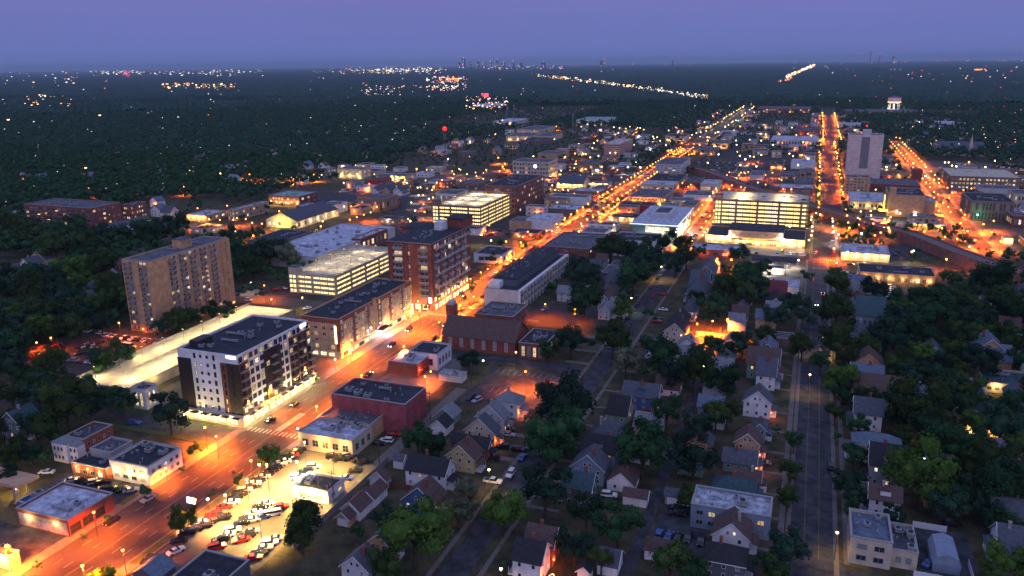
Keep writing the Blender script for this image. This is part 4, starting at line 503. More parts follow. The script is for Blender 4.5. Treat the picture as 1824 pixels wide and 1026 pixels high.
def face_items(x0, x1, y0, y1, face, rows, cols, z0, z1, ww=None, wh=None, lit=.1, frame='g', edge=.8, blind=.25, kinds=None):
    """windows on one face of a box: face 'S' (towards the camera), 'E', 'W', 'N'"""
    out = []
    L = (x1-x0) if face in 'SN' else (y1-y0)
    cw = (L-2*edge)/cols; fh = (z1-z0)/rows; ww = ww or min(cw*.55, 2.0); wh = wh or fh*.5
    for r in range(rows):
        for c in range(cols):
            u = edge+cw*(c+.5); z = z0+fh*(r+.5)
            q = random.random()
            kd = random.choice('0123') if q < lit else ('b' if q < lit+blind else 'd')
            if kinds: kd = kinds
            me = winmesh(ww, wh, kd, frame)
            if face == 'S': out.append((me, (x0+u, y0-.003, z), 0))
            elif face == 'E': out.append((me, (x1+.003, y0+u, z), math.pi/2))
            elif face == 'W': out.append((me, (x0-.003, y0+u, z), -math.pi/2))
            else: out.append((me, (x0+u, y1+.003, z), math.pi))
    return out
def unit_mesh():
    b = MB(); b.box(-.9, .9, -.7, .7, .25, 1.3, 0); b.cyl(0, 0, 1.3, 1.5, .5, .5, 10, 1); b.box(-.8, -.6, -.6, .6, 0, .25, 1); b.box(.6, .8, -.6, .6, 0, .25, 1); return b.mesh('rooftop_unit', [M_metal, M_dkmetal])
UNIT = unit_mesh()
b = MB(); b.cyl(0, 0, 0, .8, .16, .16, 8, 0); b.cyl(0, 0, .8, 1.0, .3, .22, 8, 0); VENT = b.mesh('roof_vent', [M_metal])
def wall_lamp(root, x, y, z, out, col='y', w=900, size=.16):
    b = MB(); ox, oy = out; b.box(-.08, .08, -.08, .08, -.1, .1, 0); b.ball(ox*.3, oy*.3, -.05, size, 1, 8, 5)
    b.build('wall_lamp', [M_dkmetal, glow('lamp_globe_'+col, GLC[col], 9)], root, (x, y, z))
    if w: lamp((x+ox*1.1, y+oy*1.1, z-.2), LC[col], w, .3, root)
PARAPET = dict(grey=(.4,.4,.42))
def flat_block(name, x0, x1, y0, y1, h, wk, rk, label, un=2, cat='building', parcol=None, par=.7, units=True):
    cx, cy = (x0+x1)/2, (y0+y1)/2
    root = thing(name, label, cat, (cx, cy, 0)); X, Y = (x1-x0)/2, (y1-y0)/2
    b = MB(); t = .35
    b.box(-X, X, -Y, Y, 0, h-par, 0, False); 
    b.box(-X, X, -Y, -Y+t, h-par, h-.12); b.box(-X, X, Y-t, Y, h-par, h-.12); b.box(-X, -X+t, -Y+t, Y-t, h-par, h-.12); b.box(X-t, X, -Y+t, Y-t, h-par, h-.12)
    b.build('wall', wall(wk), root)
    c = MB(); o = .12
    c.box(-X-o, X+o, -Y-o, -Y+t+.05, h-.12, h+.06); c.box(-X-o, X+o, Y-t-.05, Y+o, h-.12, h+.06); c.box(-X-o, -X+t+.05, -Y+t+.05, Y-t-.05, h-.12, h+.06); c.box(X-t-.05, X+o, -Y+t+.05, Y-t-.05, h-.12, h+.06)
    c.build('coping', parcol or mat('coping_metal', (.32,.31,.32), .5, .1, 1), root)
    r = MB(); r.box(-X+t+.01, X-t-.01, -Y+t+.01, Y-t-.01, h-par+.004, h-par+.06)
    # membrane seams and a walkway strip
    r.build('roof', roofm(rk), root)
    s = MB(); n = int((2*Y)//4)
    for i in range(1, n): s.box(-X+t+.1, X-t-.1, -Y+i*4, -Y+i*4+.12, h-par+.06, h-par+.085)
    if n > 1: s.build('roof_seam', mat('seam_'+rk, tuple(min(1, v*1.5+.01) for v in RF[rk][0]), .8, 0), root)
    rs = random.Random(int(x0*7+y0*3))
    if units:
        for i in range(un):
            ux, uy = rs.uniform(-X*.7, X*.7), rs.uniform(-Y*.75, Y*.75)
            o2 = obj('rooftop_unit', UNIT, root, (ux, uy, h-par+.062), rs.choice([0, math.pi/2])); k = rs.uniform(.7, 1.5); o2.scale = (k, k, k*.9)
        if X*Y > 55 and un:
            for i in range(1+int(X*Y > 150)):
                dl = rs.uniform(3, min(9, X, Y*1.2)); dm = MB(); dm.box(-dl/2, dl/2, -.35, .35, .35, .95); dm.box(-dl/2+.3, -dl/2+.5, -.3, .3, 0, .35); dm.box(dl/2-.5, dl/2-.3, -.3, .3, 0, .35); dm.box(dl/2-.36, dl/2+.34, -.36, .36, .3, 1.3)
                dm.build('duct', M_metal, root, (rs.uniform(-X*.3, X*.3), rs.uniform(-Y*.6, Y*.6), h-par+.064))
        for i in range(min(9, un*3)):
            obj('roof_vent', VENT, root, (rs.uniform(-X*.8, X*.8), rs.uniform(-Y*.85, Y*.85), h-par+.062))
    return root, X, Y
def gable_block(name, x0, x1, y0, y1, h, axis, wk, rk, label, rise=None, over=.45, cat='building', hip=False):
    cx, cy = (x0+x1)/2, (y0+y1)/2; root = thing(name, label, cat, (cx, cy, 0)); X, Y = (x1-x0)/2, (y1-y0)/2
    span = X if axis == 'y' else Y; rise = rise or span*.85
    b = MB(); b.box(-X, X, -Y, Y, 0, h, 0, False); b.f.pop(); b.m.pop()
    r = MB(); th = .18; ox = over
    if axis == 'h':
        rl = max(0, abs(X-Y)); A = X+ox; B = Y+ox; e = h-.1; z = h+rise*.9
        if X > Y: P1, P2 = (-rl, 0, z), (rl, 0, z)
        else: P1, P2 = (0, -rl, z), (0, rl, z)
        c = [(-A,-B,e),(A,-B,e),(A,B,e),(-A,B,e)]
        if X > Y:
            r.quad(c[0], c[1], P2, P1); r.quad(c[2], c[3], P1, P2); r.tri(c[1], c[2], P2); r.tri(c[3], c[0], P1)
        else:
            r.quad(c[1], c[2], P2, P1); r.quad(c[3], c[0], P1, P2); r.tri(c[0], c[1], P1); r.tri(c[2], c[3], P2)
        r.quad(c[3], c[2], c[1], c[0]); r.box(-A, A, -B, B, e-.15, e-.01)
    elif axis == 'y':
        b.tri((-X,-Y,h), (X,-Y,h), (0,-Y,h+rise)); b.tri((X,Y,h), (-X,Y,h), (0,Y,h+rise))
        sl = rise/X; A = X+ox; e = h-ox*sl
        for s_ in (-1, 1):
            a = [(s_*A,-Y-ox,e),(s_*A,Y+ox,e),(0,Y+ox,h+rise),(0,-Y-ox,h+rise)]; u = [(p[0],p[1],p[2]+th) for p in a]
            r.quad(*u); r.quad(*a[::-1]); r.quad(a[0],a[1],u[1],u[0]); r.quad(a[0],u[0],u[3],a[3]); r.quad(a[1],a[2],u[2],u[1])
    else:
        b.tri((X,-Y,h), (X,Y,h), (X,0,h+rise)); b.tri((-X,Y,h), (-X,-Y,h), (-X,0,h+rise))
        sl = rise/Y; A = Y+ox; e = h-ox*sl
        for s_ in (-1, 1):
            a = [(-X-ox,s_*A,e),(X+ox,s_*A,e),(X+ox,0,h+rise),(-X-ox,0,h+rise)]; u = [(p[0],p[1],p[2]+th) for p in a]
            r.quad(*u); r.quad(*a[::-1]); r.quad(a[0],a[1],u[1],u[0]); r.quad(a[0],u[0],u[3],a[3]); r.quad(a[1],a[2],u[2],u[1])
    b.build('wall', wall(wk), root); r.build('roof', roofm(rk, True), root)
    return root, X, Y, rise
# ================================================================ SETTING: ground, roads, lots
def sheet(name, x0, x1, y0, y1, z, m, nx=1, ny=None):
    ny = ny or max(1, int((y1-y0)//60)); nx = max(nx, int((x1-x0)//60), 1); b = MB()
    for i in range(nx):
        for j in range(ny):
            a, c = x0+(x1-x0)*i/nx, x0+(x1-x0)*(i+1)/nx; d, e = y0+(y1-y0)*j/ny, y0+(y1-y0)*(j+1)/ny
            b.quad((a,d,z),(c,d,z),(c,e,z),(a,e,z))
    return setk(b.build(name, m))
xs = np.unique(np.concatenate([-np.geomspace(3000, 60000, 10), np.linspace(-3000, 3000, 61), np.geomspace(3000, 60000, 10)]))
ys = np.unique(np.concatenate([np.linspace(-400, 4000, 45), np.geomspace(4000, 60000, 12)]))
b = MB()
for i in range(len(xs)-1):
    for j in range(len(ys)-1):
        b.quad((xs[i],ys[j],0),(xs[i+1],ys[j],0),(xs[i+1],ys[j+1],0),(xs[i],ys[j+1],0))
setk(b.build('ground', M_grass))
def road(name, x0, x1, y0, y1, m=None, kerb=True, walk=3.0):
    sheet(name, x0, x1, y0, y1, .05, m or M_asph)
    if walk:
        b = MB(); L = x1-x0 < y1-y0
        n = max(1, int(max(x1-x0, y1-y0)//60))
        for i in range(n):
            if L:
                a, c = y0+(y1-y0)*i/n, y0+(y1-y0)*(i+1)/n
                b.box(x0-walk, x0, a, c, 0, .17, 0, False); b.box(x1, x1+walk, a, c, 0, .17, 0, False)
            else:
                a, c = x0+(x1-x0)*i/n, x0+(x1-x0)*(i+1)/n
                b.box(a, c, y0-walk, y0, 0, .165, 0, False); b.box(a, c, y1, y1+walk, 0, .165, 0, False)
        setk(b.build('pavement', M_walk))
# wide avenue
road('road', -174.5, -153.5, 60, 340, walk=3.6); road('road', -173, -158.5, 340, 1150, walk=3.2); road('road', -176, -152, 1150, 2300, mat('pale_asphalt', (.09,.085,.08), .85, .2, .1), walk=3)
road('road', 2.6, 13.2, 60, 520, M_asph2, walk=1.2); road('road', 5, 19, 522, 700, walk=2); road('road', 10, 26, 700, 1300, walk=3); road('road', 14, 36, 1300, 2250, walk=4)
road('road', -77.6, -70.4, 60, 505, M_asph2, walk=.0); road('road', -81, -72, 522, 1020, walk=2.5)
road('road', 104.5, 115.5, 560, 1350, walk=3)
sheet('road', -600, -178.2, 194, 203, .045, M_asph2); sheet('road', 13.2, 140, 176, 188, .046, M_asph2)
sheet('road', -149.8, -81, 291.5, 299, .046, M_asph2)
sheet('road', -149.8, 2.6, 505, 521.5, .048, M_asph); sheet('road', 19, 260, 500, 522, .046, M_asph)
for yy, xa, xb in ((352,-520,-178), (596,-330,-177), (590,-154,-82), (860,-300,-177), (860,-154,-5), (975,-330,-177), (690,-600,-330), (640,30,104), (1010,30,104), (1300,40,200), (760,120,220), (2110,-140,330), (1520,-150,10)):
    sheet('road', xa, xb, yy-5, yy+5, .04, M_asph)
b = MB()
for x0, x1, y0, y1 in ((-80.2,-78.9,150,500), (-68.2,-66.9,150,500), (-.6,1.0,190,500), (15.6,17.0,190,480), (-76,-70,0,0)):
    if y1 > y0: b.box(x0, x1, y0, y1, 0, .06, 0, False)
for y in (214,222,231,243,254,266,279,303,318,336,352,371,390,410): b.box(-90, -80.2, y-1.3, y+1.3, 0, .05, 0, False)
for y in (190,206,219,232,246,262,278,300,316,342): b.box(-66.9, -58, y-.7, y+.7, 0, .05, 0, False); b.box(-8, -.6, y-.7, y+.7, 0, .05, 0, False)
for y in (204,223,232,262,280): b.box(17, 24, y-1.5, y+1.5, 0, .05, 0, False)
setk(b.build('footpath', M_walk))
sheet('alley', -35.6, -32.4, 150, 300, .03, M_asph2); sheet('alley', -121.5, -117, 160, 262, .03, M_walk)
LOTS = [('car_park', -149.6, -120.5, 131, 199, M_lot), ('car_park', -115.7, -86, 250, 288, M_asph2), ('car_park', -208, -177, 142, 163, M_asph2), ('car_park', -232, -178, 60, 134.5, M_asph2),
 ('car_park', -315, -262, 222, 274, M_asph), ('plaza', -229, -178, 203.5, 352, M_lot), ('car_park', -300, -203, 332, 348, M_lot), ('car_park', -128, -84, 353, 378, M_asph), ('plaza', -150, -128, 244, 291, M_walk),
 ('car_park', -68, 0, 526, 552, mat('pale_concrete_yard', (.2,.19,.17), .8, .2, .1)), ('car_park', -32, 0, 454, 504, M_lot), ('car_park', 18, 72, 440, 474, M_asph2), ('car_park', 18, 60, 523, 560, M_asph2),
 ('car_park', -132, -32, 990, 1080, M_asph), ('car_park', -110, -20, 820, 975, M_asph2), ('plaza', -330, -177, 525, 592, M_asph2), ('car_park', -440, -300, 600, 690, M_asph2), ('car_park', -560, -395, 470, 505, M_asph2),
 ('car_park', -31.5, -18, 176, 204, M_asph2), ('car_park', 33, 46, 178, 215, M_asph2), ('plaza', -153.5, -84, 525, 840, M_asph2), ('plaza', -330, -177, 600, 860, M_asph2), ('car_park', -330, -180, 865, 905, M_asph2),
 ('plaza', 28, 104, 645, 860, M_asph2), ('car_park', 118, 200, 580, 690, M_lot), ('plaza', -70, 5, 585, 980, M_asph2), ('plaza', 30, 100, 560, 640, M_asph2), ('plaza', 118, 200, 695, 860, M_asph2), ('car_park', -460, -380, 1140, 1240, M_asph2),
 ('car_park', -560, -300, 760, 830, M_lot), ('plaza', -150, 0, 1090, 1400, M_asph2), ('car_park', -640, -520, 1500, 1600, M_lot), ('car_park', 116, 190, 980, 1100, M_lot), ('driveway', -60, -38, 326, 345, M_asph2), ('playground', -150, -118, 349, 352, M_walk)]
for k, (n, x0, x1, y0, y1, m) in enumerate(LOTS): sheet(n, x0, x1, y0, y1, .02+.0012*(k % 9), m)
b = MB()      # painted markings
for x in (-170.6,-167.1,-160.6,-157.2):
    for y in range(70, 340, 9): b.quad((x,y,.058),(x+.14,y,.058),(x+.14,y+3,.058),(x,y+3,.058))
for y in range(530, 1200, 9): b.quad((-166,y,.058),(-165.8,y,.058),(-165.8,y+3,.058),(-166,y+3,.058))
for x in (-176,-174.4,-172.8,-171.2,-169.6,-168,-166.4,-164.8,-163.2,-161.6,-160,-158.4,-156.8,-155.2):
    for y in (204.2, 343.5): b.quad((x,y,.06),(x+.6,y,.06),(x+.6,y+3,.06),(x,y+3,.06))
for x in np.arange(5.5, 18, 1.1):
    for y in (499, 523): b.quad((x,y,.06),(x+.45,y,.06),(x+.45,y+3,.06),(x,y+3,.06))
for i in range(12): b.quad((-113+i*2.6,281,.05),(-112.85+i*2.6,281,.05),(-112.85+i*2.6,286,.05),(-113+i*2.6,286,.05))
for i in range(9): b.quad((-108+i*2.6,262,.05),(-107.85+i*2.6,262,.05),(-107.85+i*2.6,267,.05),(-108+i*2.6,267,.05))
for i in range(10): b.quad((-206,145+i*1.75,.05),(-201,145+i*1.75,.05),(-201,145.12+i*1.75,.05),(-206,145.12+i*1.75,.05))
setk(b.build('road_markings', M_line))
b = MB()
for x in (-163.9,-163.5): b.box(x, x+.13, 66, 338, .05, .062)
for y0 in range(190, 500, 60): 
    b.box(6.0, 6.13, y0, y0+60, .05, .063); b.box(9.6, 9.73, y0, y0+60, .05, .063)
b.box(13.9+0, 14.05, 66, 70, .05, .06)
setk(b.build('road_markings', M_yline))
b = MB(); b.box(-165, -162.6, 207, 222, .05, .22); setk(b.build('traffic_island', M_conc))
b = MB()
rs = random.Random(3)
for k in range(70):      # tar-sealed cracks in the older streets
    x = rs.choice([rs.uniform(3,13), rs.uniform(-77,-71), rs.uniform(3,13)]); y = rs.uniform(165, 420); L = rs.uniform(2, 7); a = rs.choice([0, math.pi/2, rs.uniform(0, 3)])
    dx, dy = math.cos(a)*L/2, math.sin(a)*L/2; x = min(max(x, 3+abs(dx)), 12.8-abs(dx)) if x > 0 else min(max(x, -77.3+min(abs(dx), 3)), -70.7-min(abs(dx), 3)); dx = max(-3, min(3, dx)); nx, ny = -math.sin(a)*.07, math.cos(a)*.07
    b.quad((x-dx-nx,y-dy-ny,.057),(x+dx-nx,y+dy-ny,.057),(x+dx+nx,y+dy+ny,.057),(x-dx+nx,y-dy+ny,.057))
setk(b.build('road_cracks', mat('tar', (.015,.015,.017), .7, 0)))
b = MB()
for x0, x1, y0, y1 in ((-152.9,-150.6,131,197), (-178,-176,152,158), (-228,-180,191,193.4), (-240,-182,204,206)): b.box(x0, x1, y0, y1, 0, .2, 0, False)
setk(b.build('grass_verge', mat('verge_grass', (.06,.085,.025), .95, .3, .4)))
# ================================================================ BUILDINGS
LAND = []
def band_lights(root, x0, x1, y, z, n, col, w):
    for i in range(n): wall_lamp(root, x0+(x1-x0)*(i+.5)/n, y, z, (0,-1), col, w)
BALK = {}
def balcony_mesh(w, rail='k', d=1.3):
    k = (round(w,1), rail)
    if k in BALK: return BALK[k]
    b = MB(); b.box(-w/2, w/2, -d, 0, -.12, .06, 0); b.box(-w/2, w/2, -d, -d+.05, 1.0, 1.08, 1); b.box(-w/2, -w/2+.05, -d+.05, 0, 1.0, 1.08, 1); b.box(w/2-.05, w/2, -d+.05, 0, 1.0, 1.08, 1)
    n = max(4, int(w/.3))
    for i in range(n+1): x = -w/2+.03+(w-.06)*i/n; b.box(x-.02, x+.02, -d+.01, -d+.04, .06, 1.0, 1)
    for i in range(4): y = -d+.2+i*(d-.3)/4; b.box(-w/2+.01, -w/2+.04, y, y+.04, .06, 1.0, 1); b.box(w/2-.04, w/2-.01, y, y+.04, .06, 1.0, 1)
    BALK[k] = b.mesh('balcony', [M_conc, M_dkmetal if rail == 'k' else M_whitep]); return BALK[k]
def panel(root, face, X, Y, a0, a1, z0, z1, m, off=.12, name='cladding_panel'):
    b = MB()
    if face == 'E': b.box(X-.05, X+off, a0, a1, z0, z1)
    elif face == 'W': b.box(-X-off, -X+.05, a0, a1, z0, z1)
    else: b.box(a0, a1, -Y-off, -Y+.05, z0, z1)
    return b.build(name, m, root)
def text(root, s, size, loc, rx, rz, m, name='lettering', ext=.06):
    c = bpy.data.curves.new(name, 'FONT'); c.body = s; c.size = size; c.align_x = 'CENTER'; c.align_y = 'CENTER'; c.extrude = ext
    o = bpy.data.objects.new(name, c); COL.objects.link(o); o.parent = root; o.location = loc; o.rotation_euler = (rx, 0, rz); c.materials.append(m); bpy.context.view_layer.update(); me = bpy.data.meshes.new_from_object(o); n2 = obj(name, me, root, loc); n2.rotation_euler = (rx, 0, rz); bpy.data.objects.remove(o); return n2
def hero_garage(nm, x0, x1, y0, y1, h, wk, rk, o, label):
    cx, cy = (x0+x1)/2, (y0+y1)/2; root = thing(nm, label, 'parking garage', (cx, cy, 0)); X, Y = (x1-x0)/2, (y1-y0)/2
    lev = o['lev']; fh = h/(lev+.35); side = 'E' if cx < 0 else 'W'; W_ = wall(wk)
    sl = MB()
    for i in range(1, lev+1): sl.box(-X+.35, X-.35, -Y+.35, Y-.35, i*fh-.35, i*fh)
    sl.build('floor_slab', M_conc, root)
    sp = MB()
    for i in range(lev+1):
        z0, z1 = (i*fh-.55, i*fh+.95) if i else (0, .9)
        if i == lev: z1 = h
        sp.box(-X, X, -Y, -Y+.3, z0, z1); sp.box(-X, X, Y-.3, Y, z0, z1); sp.box(-X, -X+.3, -Y+.3, Y-.3, z0, z1); sp.box(X-.3, X, -Y+.3, Y-.3, z0, z1)
    sp.build('wall', W_, root)
    nS = max(3, round(2*X/5.2)); nE = max(4, round(2*Y/5.2)); pc = MB(); top = h+.35
    def bay(i, n): return 1.7 if i % 3 == 0 else .5
    for i in range(nS+1):
        u = -X+2*X*i/nS; w = bay(i, nS)/2; pc.box(max(-X-.15, u-w), min(X+.15, u+w), -Y-.2, -Y-.002, 0, top if i % 3 == 0 else h-.4)
    for i in range(nE+1):
        u = -Y+2*Y*i/nE; w = bay(i, nE)/2
        a, c = max(-Y+.01, u-w), min(Y, u+w)
        if side == 'E': pc.box(X+.002, X+.2, a, c, 0, top if i % 3 == 0 else h-.4)
        else: pc.box(-X-.2, -X-.002, a, c, 0, top if i % 3 == 0 else h-.4)
    pc.build('pier', W_, root)
    # glazed/mesh mullions in the openings
    mu = MB()
    for k in range(lev):
        z0, z1 = k*fh+.95, (k+1)*fh-.55
        for i in range(nS):
            for q in (1, 2): u = -X+2*X*(i+q/3)/nS; mu.box(u-.12, u+.12, -Y+.05, -Y+.25, z0, z1)
        for i in range(nE):
            for q in (1, 2):
                u = -Y+2*Y*(i+q/3)/nE
                xx = X-.25 if side == 'E' else -X+.05; mu.box(xx, xx+.2, u-.12, u+.12, z0, z1)
    mu.build('mullion', W_, root)
    it = MB(); q = 1.6       # one glowing box per level, imitating lit inner walls and ceilings
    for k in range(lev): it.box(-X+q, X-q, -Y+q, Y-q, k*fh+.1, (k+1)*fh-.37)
    it.build('glow_box', M_gar, root)
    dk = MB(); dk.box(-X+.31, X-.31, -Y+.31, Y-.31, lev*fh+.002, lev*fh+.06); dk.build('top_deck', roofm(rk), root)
    st = MB(); sx = -X+2.6; st.box(-X-.25, -X+5, -Y-.35, -Y+5, 0, h+3.0); st.build('stair_tower', W_, root)
    rf = MB(); rf.box(-X-.5, -X+5.3, -Y-.6, -Y+5.3, h+3.0, h+3.3); rf.build('tower_roof', roofm('gravel'), root)
    items = []
    for k in range(lev):
        for u in (-X+1.1, -X+3.3): items.append((winmesh(1.8, fh*.7, 'G', 'g'), (u, -Y-.36, k*fh+fh*.55), 0))
    s2 = MB(); sy = Y-5
    ax = (X-4.5, X+.25) if side == 'E' else (X-4.5, X+.25); s2.box(ax[0], ax[1], Y-5, Y+.3, 0, h+4.2); s2.build('stair_tower', W_, root)
    rf = MB(); rf.box(ax[0]-.3, ax[1]+.3, Y-5.3, Y+.6, h+4.2, h+4.5); rf.build('tower_roof', roofm('gravel'), root)
    for k in range(lev+1):
        z = k*fh+fh*.55
        if side == 'E': items.append((winmesh(1.5, fh*.55, 'G', 'g'), (X+.26, Y-1.5, z), math.pi/2)); items.append((winmesh(1.5, fh*.55, 'G', 'g'), (X+.26, Y-3.5, z), math.pi/2))
    place(root, items, 'window')
    nl = 3 if lev > 4 else 4
    for i in range(2):
        for j in range(nl):
            lx, ly = -X*.45+X*.9*i, -Y*.8+Y*1.6*(j+.5)/nl
            pb = MB(); pb.cyl(0, 0, 0, 5, .08, .06, 6, 0); pb.box(-.5, .5, -.15, .15, 5, 5.15, 0); pb.box(-.45, .45, -.12, .12, 4.93, 5.0, 1)
            pb.build('deck_lamp', [M_dkmetal, glow('lamp_globe_y', GLC['y'], 9)], root, (lx, ly, lev*fh+.06))
            lamp((lx, ly, lev*fh+4.9), (1,.76,.34), 2200 if o['lp'] < 2 else 7000, .5, root, 2.7)
    return root
def extras(root, X, Y, h, o, side, s_lit=None):
    fl, cf, cs = o.get('rows', 1), o.get('cf', 4), o.get('cs', 3); lit = o.get('lit', .1); items = []
    if fl:
        big = .78 if o.get('big') else .5; tall = .8 if o.get('tall') else .5; fr = 'w' if o.get('big') else 'g'
        z0 = .5; z1 = h-.9; fh = (z1-z0)/fl
        items += face_items(-X, X, -Y, Y, 'S', fl, cf, z0, z1, min((2*X-1.6)/cf*(big+.1), 3.4), fh*tall, lit, fr)
        items += face_items(-X, X, -Y, Y, side, fl, cs, z0, z1, min((2*Y-1.6)/cs*big, 3.2), fh*tall, lit, fr)
        place(root, items, 'window')
    lw = o.get('lw', 0)
    for i in range(lw): wall_lamp(root, -X+2*X*(i+.5)/lw, -Y, min(h-1, 3.6), (0,-1), 'o' if o.get('rows') == 1 and lit < .3 else 'y', 420 if lit < .5 else 900)
    if o.get('shopside'):
        it = [(winmesh(3.4, 2.6, 'd', 'k'), (X+.003, -Y+2+i*4, 1.9), math.pi/2) for i in range(max(1, int(2*Y//4)))]; place(root, it, 'shop_window')
        b = MB(); b.box(-X+.6, X-.6, -Y-.03, -Y+.0, .3, h-1.2); b.build('faded_paint', mat('faded_pink_paint', (.5,.32,.3), .9, .5, .4, col2=(.62,.5,.48)), root)
DATA_ROOF = {}
for row in BL:
    nm, x0, x1, y0, y1, h, wk, rk, o, label = row
    hero = o.get('hero'); cx, cy = (x0+x1)/2, (y0+y1)/2; side = 'E' if cx < 0 else 'W'; LAND.append((cx, cy, label))
    cat = nm.replace('_', ' ') if nm in ('parking_garage','library','courthouse','church','theatre','warehouse','motel','market_hall') else 'building'
    if hero == 'garage': root = hero_garage(nm, x0, x1, y0, y1, h, wk, rk, o, label); continue
    if o.get('gable'):
        root, X, Y, rise = gable_block(nm, x0, x1, y0, y1, h, o['gable'], wk, rk, label, rise=min((x1-x0 if o['gable']=='y' else y1-y0)*.28, 6), cat=cat)
        extras(root, X, Y, h+.9, o, side)
        if o.get('spire'):
            b = MB(); b.box(8, 12, -Y-3, -Y+1, 0, 15); b.bar((10,-Y-1,15), (10,-Y-1,28), 2.2, 4, 0, .05); b.build('spire', wall('cream'), root)
        if nm == 'market_hall':
            for ly in range(5): lamp((X+1.5, -Y+6+ly*11, 3.2), (1,.7,.3), 420, .3, root)
            lamp((-3, -Y-5, 4), (1,.72,.15), 2600, .4, root); lamp((4, -Y-5, 4), (.9,.85,.15), 1600, .4, root)
        continue
    root, X, Y = flat_block(nm, x0, x1, y0, y1, h, wk, rk, label, o.get('un', 1), cat, parcol=wall('white') if hero in ('white','tower') else wall('orange') if hero == 'hotel' else None, units=hero not in ('tower', 'glass'))
    items = []
    if not hero:
        extras(root, X, Y, h, o, side)
        if o.get('band') == 2:
            b = MB()
            for i in range(7): z = h*(i+.15)/6.6; b.box(-X-.2, X+.2, -Y-.2, Y+.2, z, z+.9)
            b.build('floor_band', mat('pale_pink_concrete', (.62,.45,.42), .8, .1), root)
            g = MB(); g.box(-X-.05, X+.05, -Y-.05, Y+.05, .9, h-1.2); g.build('ribbon_glazing', mat('pink_reflecting_glass', (.3,.13,.12), .3, .3, .6), root)
        elif o.get('band'):
            b = MB(); n = o['rows']
            for i in range(1, n): z = .5+(h-1.4)*i/n; b.box(-X-.12, X+.12, -Y-.12, -Y-.004, z-.18, z+.18)
            b.build('string_course', M_conc, root)
        if o.get('bal'):
            its = []
            for r_ in range(4):
                for c in range(12): its.append((balcony_mesh(3), (-X+3+c*(2*X-6)/11, -Y-.005, .8+r_*(h-1.4)/4), 0))
            place(root, its, 'balcony')
            b = MB()
            for c, (r_, k) in enumerate(((2,3),(2,9),(1,5),(3,7),(1,10))): b.box(-X+k*5, -X+k*5+2.6, -Y-1.2, -Y-1.1, .9+r_*3.8, 1.1+r_*3.8)
            b.build('fairy_lights', glow('fairy_lights', (1,.5,.12), 6), root)
        if o.get('clock'):
            b = MB(); b.cyl(0, 0, -.12, .05, 2.1, 2.1, 24, 1); b.cyl(0, 0, .05, .12, 1.8, 1.8, 24, 0)
            c = b.build('clock', [glow('clock_face', (.75,.85,1), 7), M_dkmetal], root, (X*.25, -Y-.2, h-5)); c.rotation_euler.x = math.pi/2
            b = MB(); b.box(-.07, .07, 0, 1.3, .13, .16); b.box(0, .9, -.07, .07, .13, .16); b.build('clock_hand', M_dkmetal, c)
            for q in range(3): lamp((X+4, -Y+6+q*9, 2), (1,.5,.15), 900, .3, root)
        if o.get('marquee'):
            b = MB(); b.box(-X-3.2, -X-2.7, -Y-.5, -Y+.3, 5, 17); b.build('theatre_sign', [glow('yellow_sign', (1,.75,.05), 5)], root)
            b = MB(); b.box(-X-2.7, -X, -Y-.2, -Y+.1, 8, 8.3); b.box(-X-2.7, -X, -Y-.2, -Y+.1, 14, 14.3); b.build('sign_bracket', M_dkmetal, root)
            b = MB(); b.box(-X-6, -X, -Y-.6, -Y+3, 4, 4.9); b.build('canopy', glow('yellow_sign', (1,.75,.05), 5), root); lamp((-X-5, -Y-2, 3), (1,.7,.1), 2500, .4, root)
            b = MB(); b.box(-X+.5, -X+5, -Y+1, -Y+7, h-.7, h+5); b.build('lift_tower', wall('tan'), root)
        if o.get('arch'):
            its = MB()
            for i in range(9): x = -X+2.5+i*3.2; its.cyl(x, 0, -.05, .04, .85, .85, 14, 0)
            a = its.build('arch_window', M_glass, root, (0, -Y-.02, h-2.2)); a.rotation_euler.x = math.pi/2
            for i in range(4): lamp((-X+4+i*8, -Y-2.5, 1.2), (1,.45,.08), 900, .3, root)
        if o.get('aw'):
            its = []
            for k in range(3):
                b = MB(); b.quad((0,-.9,0),(0,.9,0),(-1.0,.9,.8),(-1.0,-.9,.8)); b.tri((0,.9,0),(-1,.9,0),(-1,.9,.8)); b.tri((0,-.9,0),(-1,-.9,.8),(-1,-.9,0)); b.build('awning', mat('red_canvas', (.35,.03,.04), .9, .1), root, (X+1.0, -Y+2.4+k*3.4, 2.4))
            wall_lamp(root, X, -Y+1, 3.2, (1,0), 'o', 300); wall_lamp(root, X, Y-2, 3.2, (1,0), 'o', 300)
        if o.get('wing'):
            b = MB(); b.box(-X-1, X-3, -Y-4, -Y, 0, 6.6); b.box(X-3.5, X+.3, -Y-3, -Y-.01, 0, 5.8); b.build('white_bay', wall('white'), root)
            r = MB()
            for a, c, d, e, z in ((-X-1.3, X-2.7, -Y-4.3, -Y-.02, 6.6), (X-3.6, X+.5, -Y-3.3, -Y-.03, 5.8)):
                m_ = ((a+c)/2, -Y-.1, z+1.5); r.tri((a,d,z),(c,d,z),m_); r.tri((c,d,z),(c,e,z),m_); r.tri((a,e,z),(a,d,z),m_); r.quad((a,e,z-.02),(c,e,z-.02),(c,d,z-.02),(a,d,z-.02))
            r.build('bay_roof', roofm('grey', True), root); its = []
            for k in range(3):
                for zz in (1.8, 4.7): its.append((winmesh(1.0, 1.5, 'd', 'w'), (-X+.1+k*1.5, -Y-4.004, zz), 0))
            for k in range(2):
                for zz in (1.8, 4.4): its.append((winmesh(1.0, 1.4, 'd', 'w'), (X-2.4+k*1.6, -Y-3.004, zz), 0))
            place(root, its, 'bay_window')
            b = MB(); b.box(-.4, .4, -.4, .4, 0, 1.8); b.build('chimney', wall('redbrick'), root, (-1, 2, h-.7))
        continue
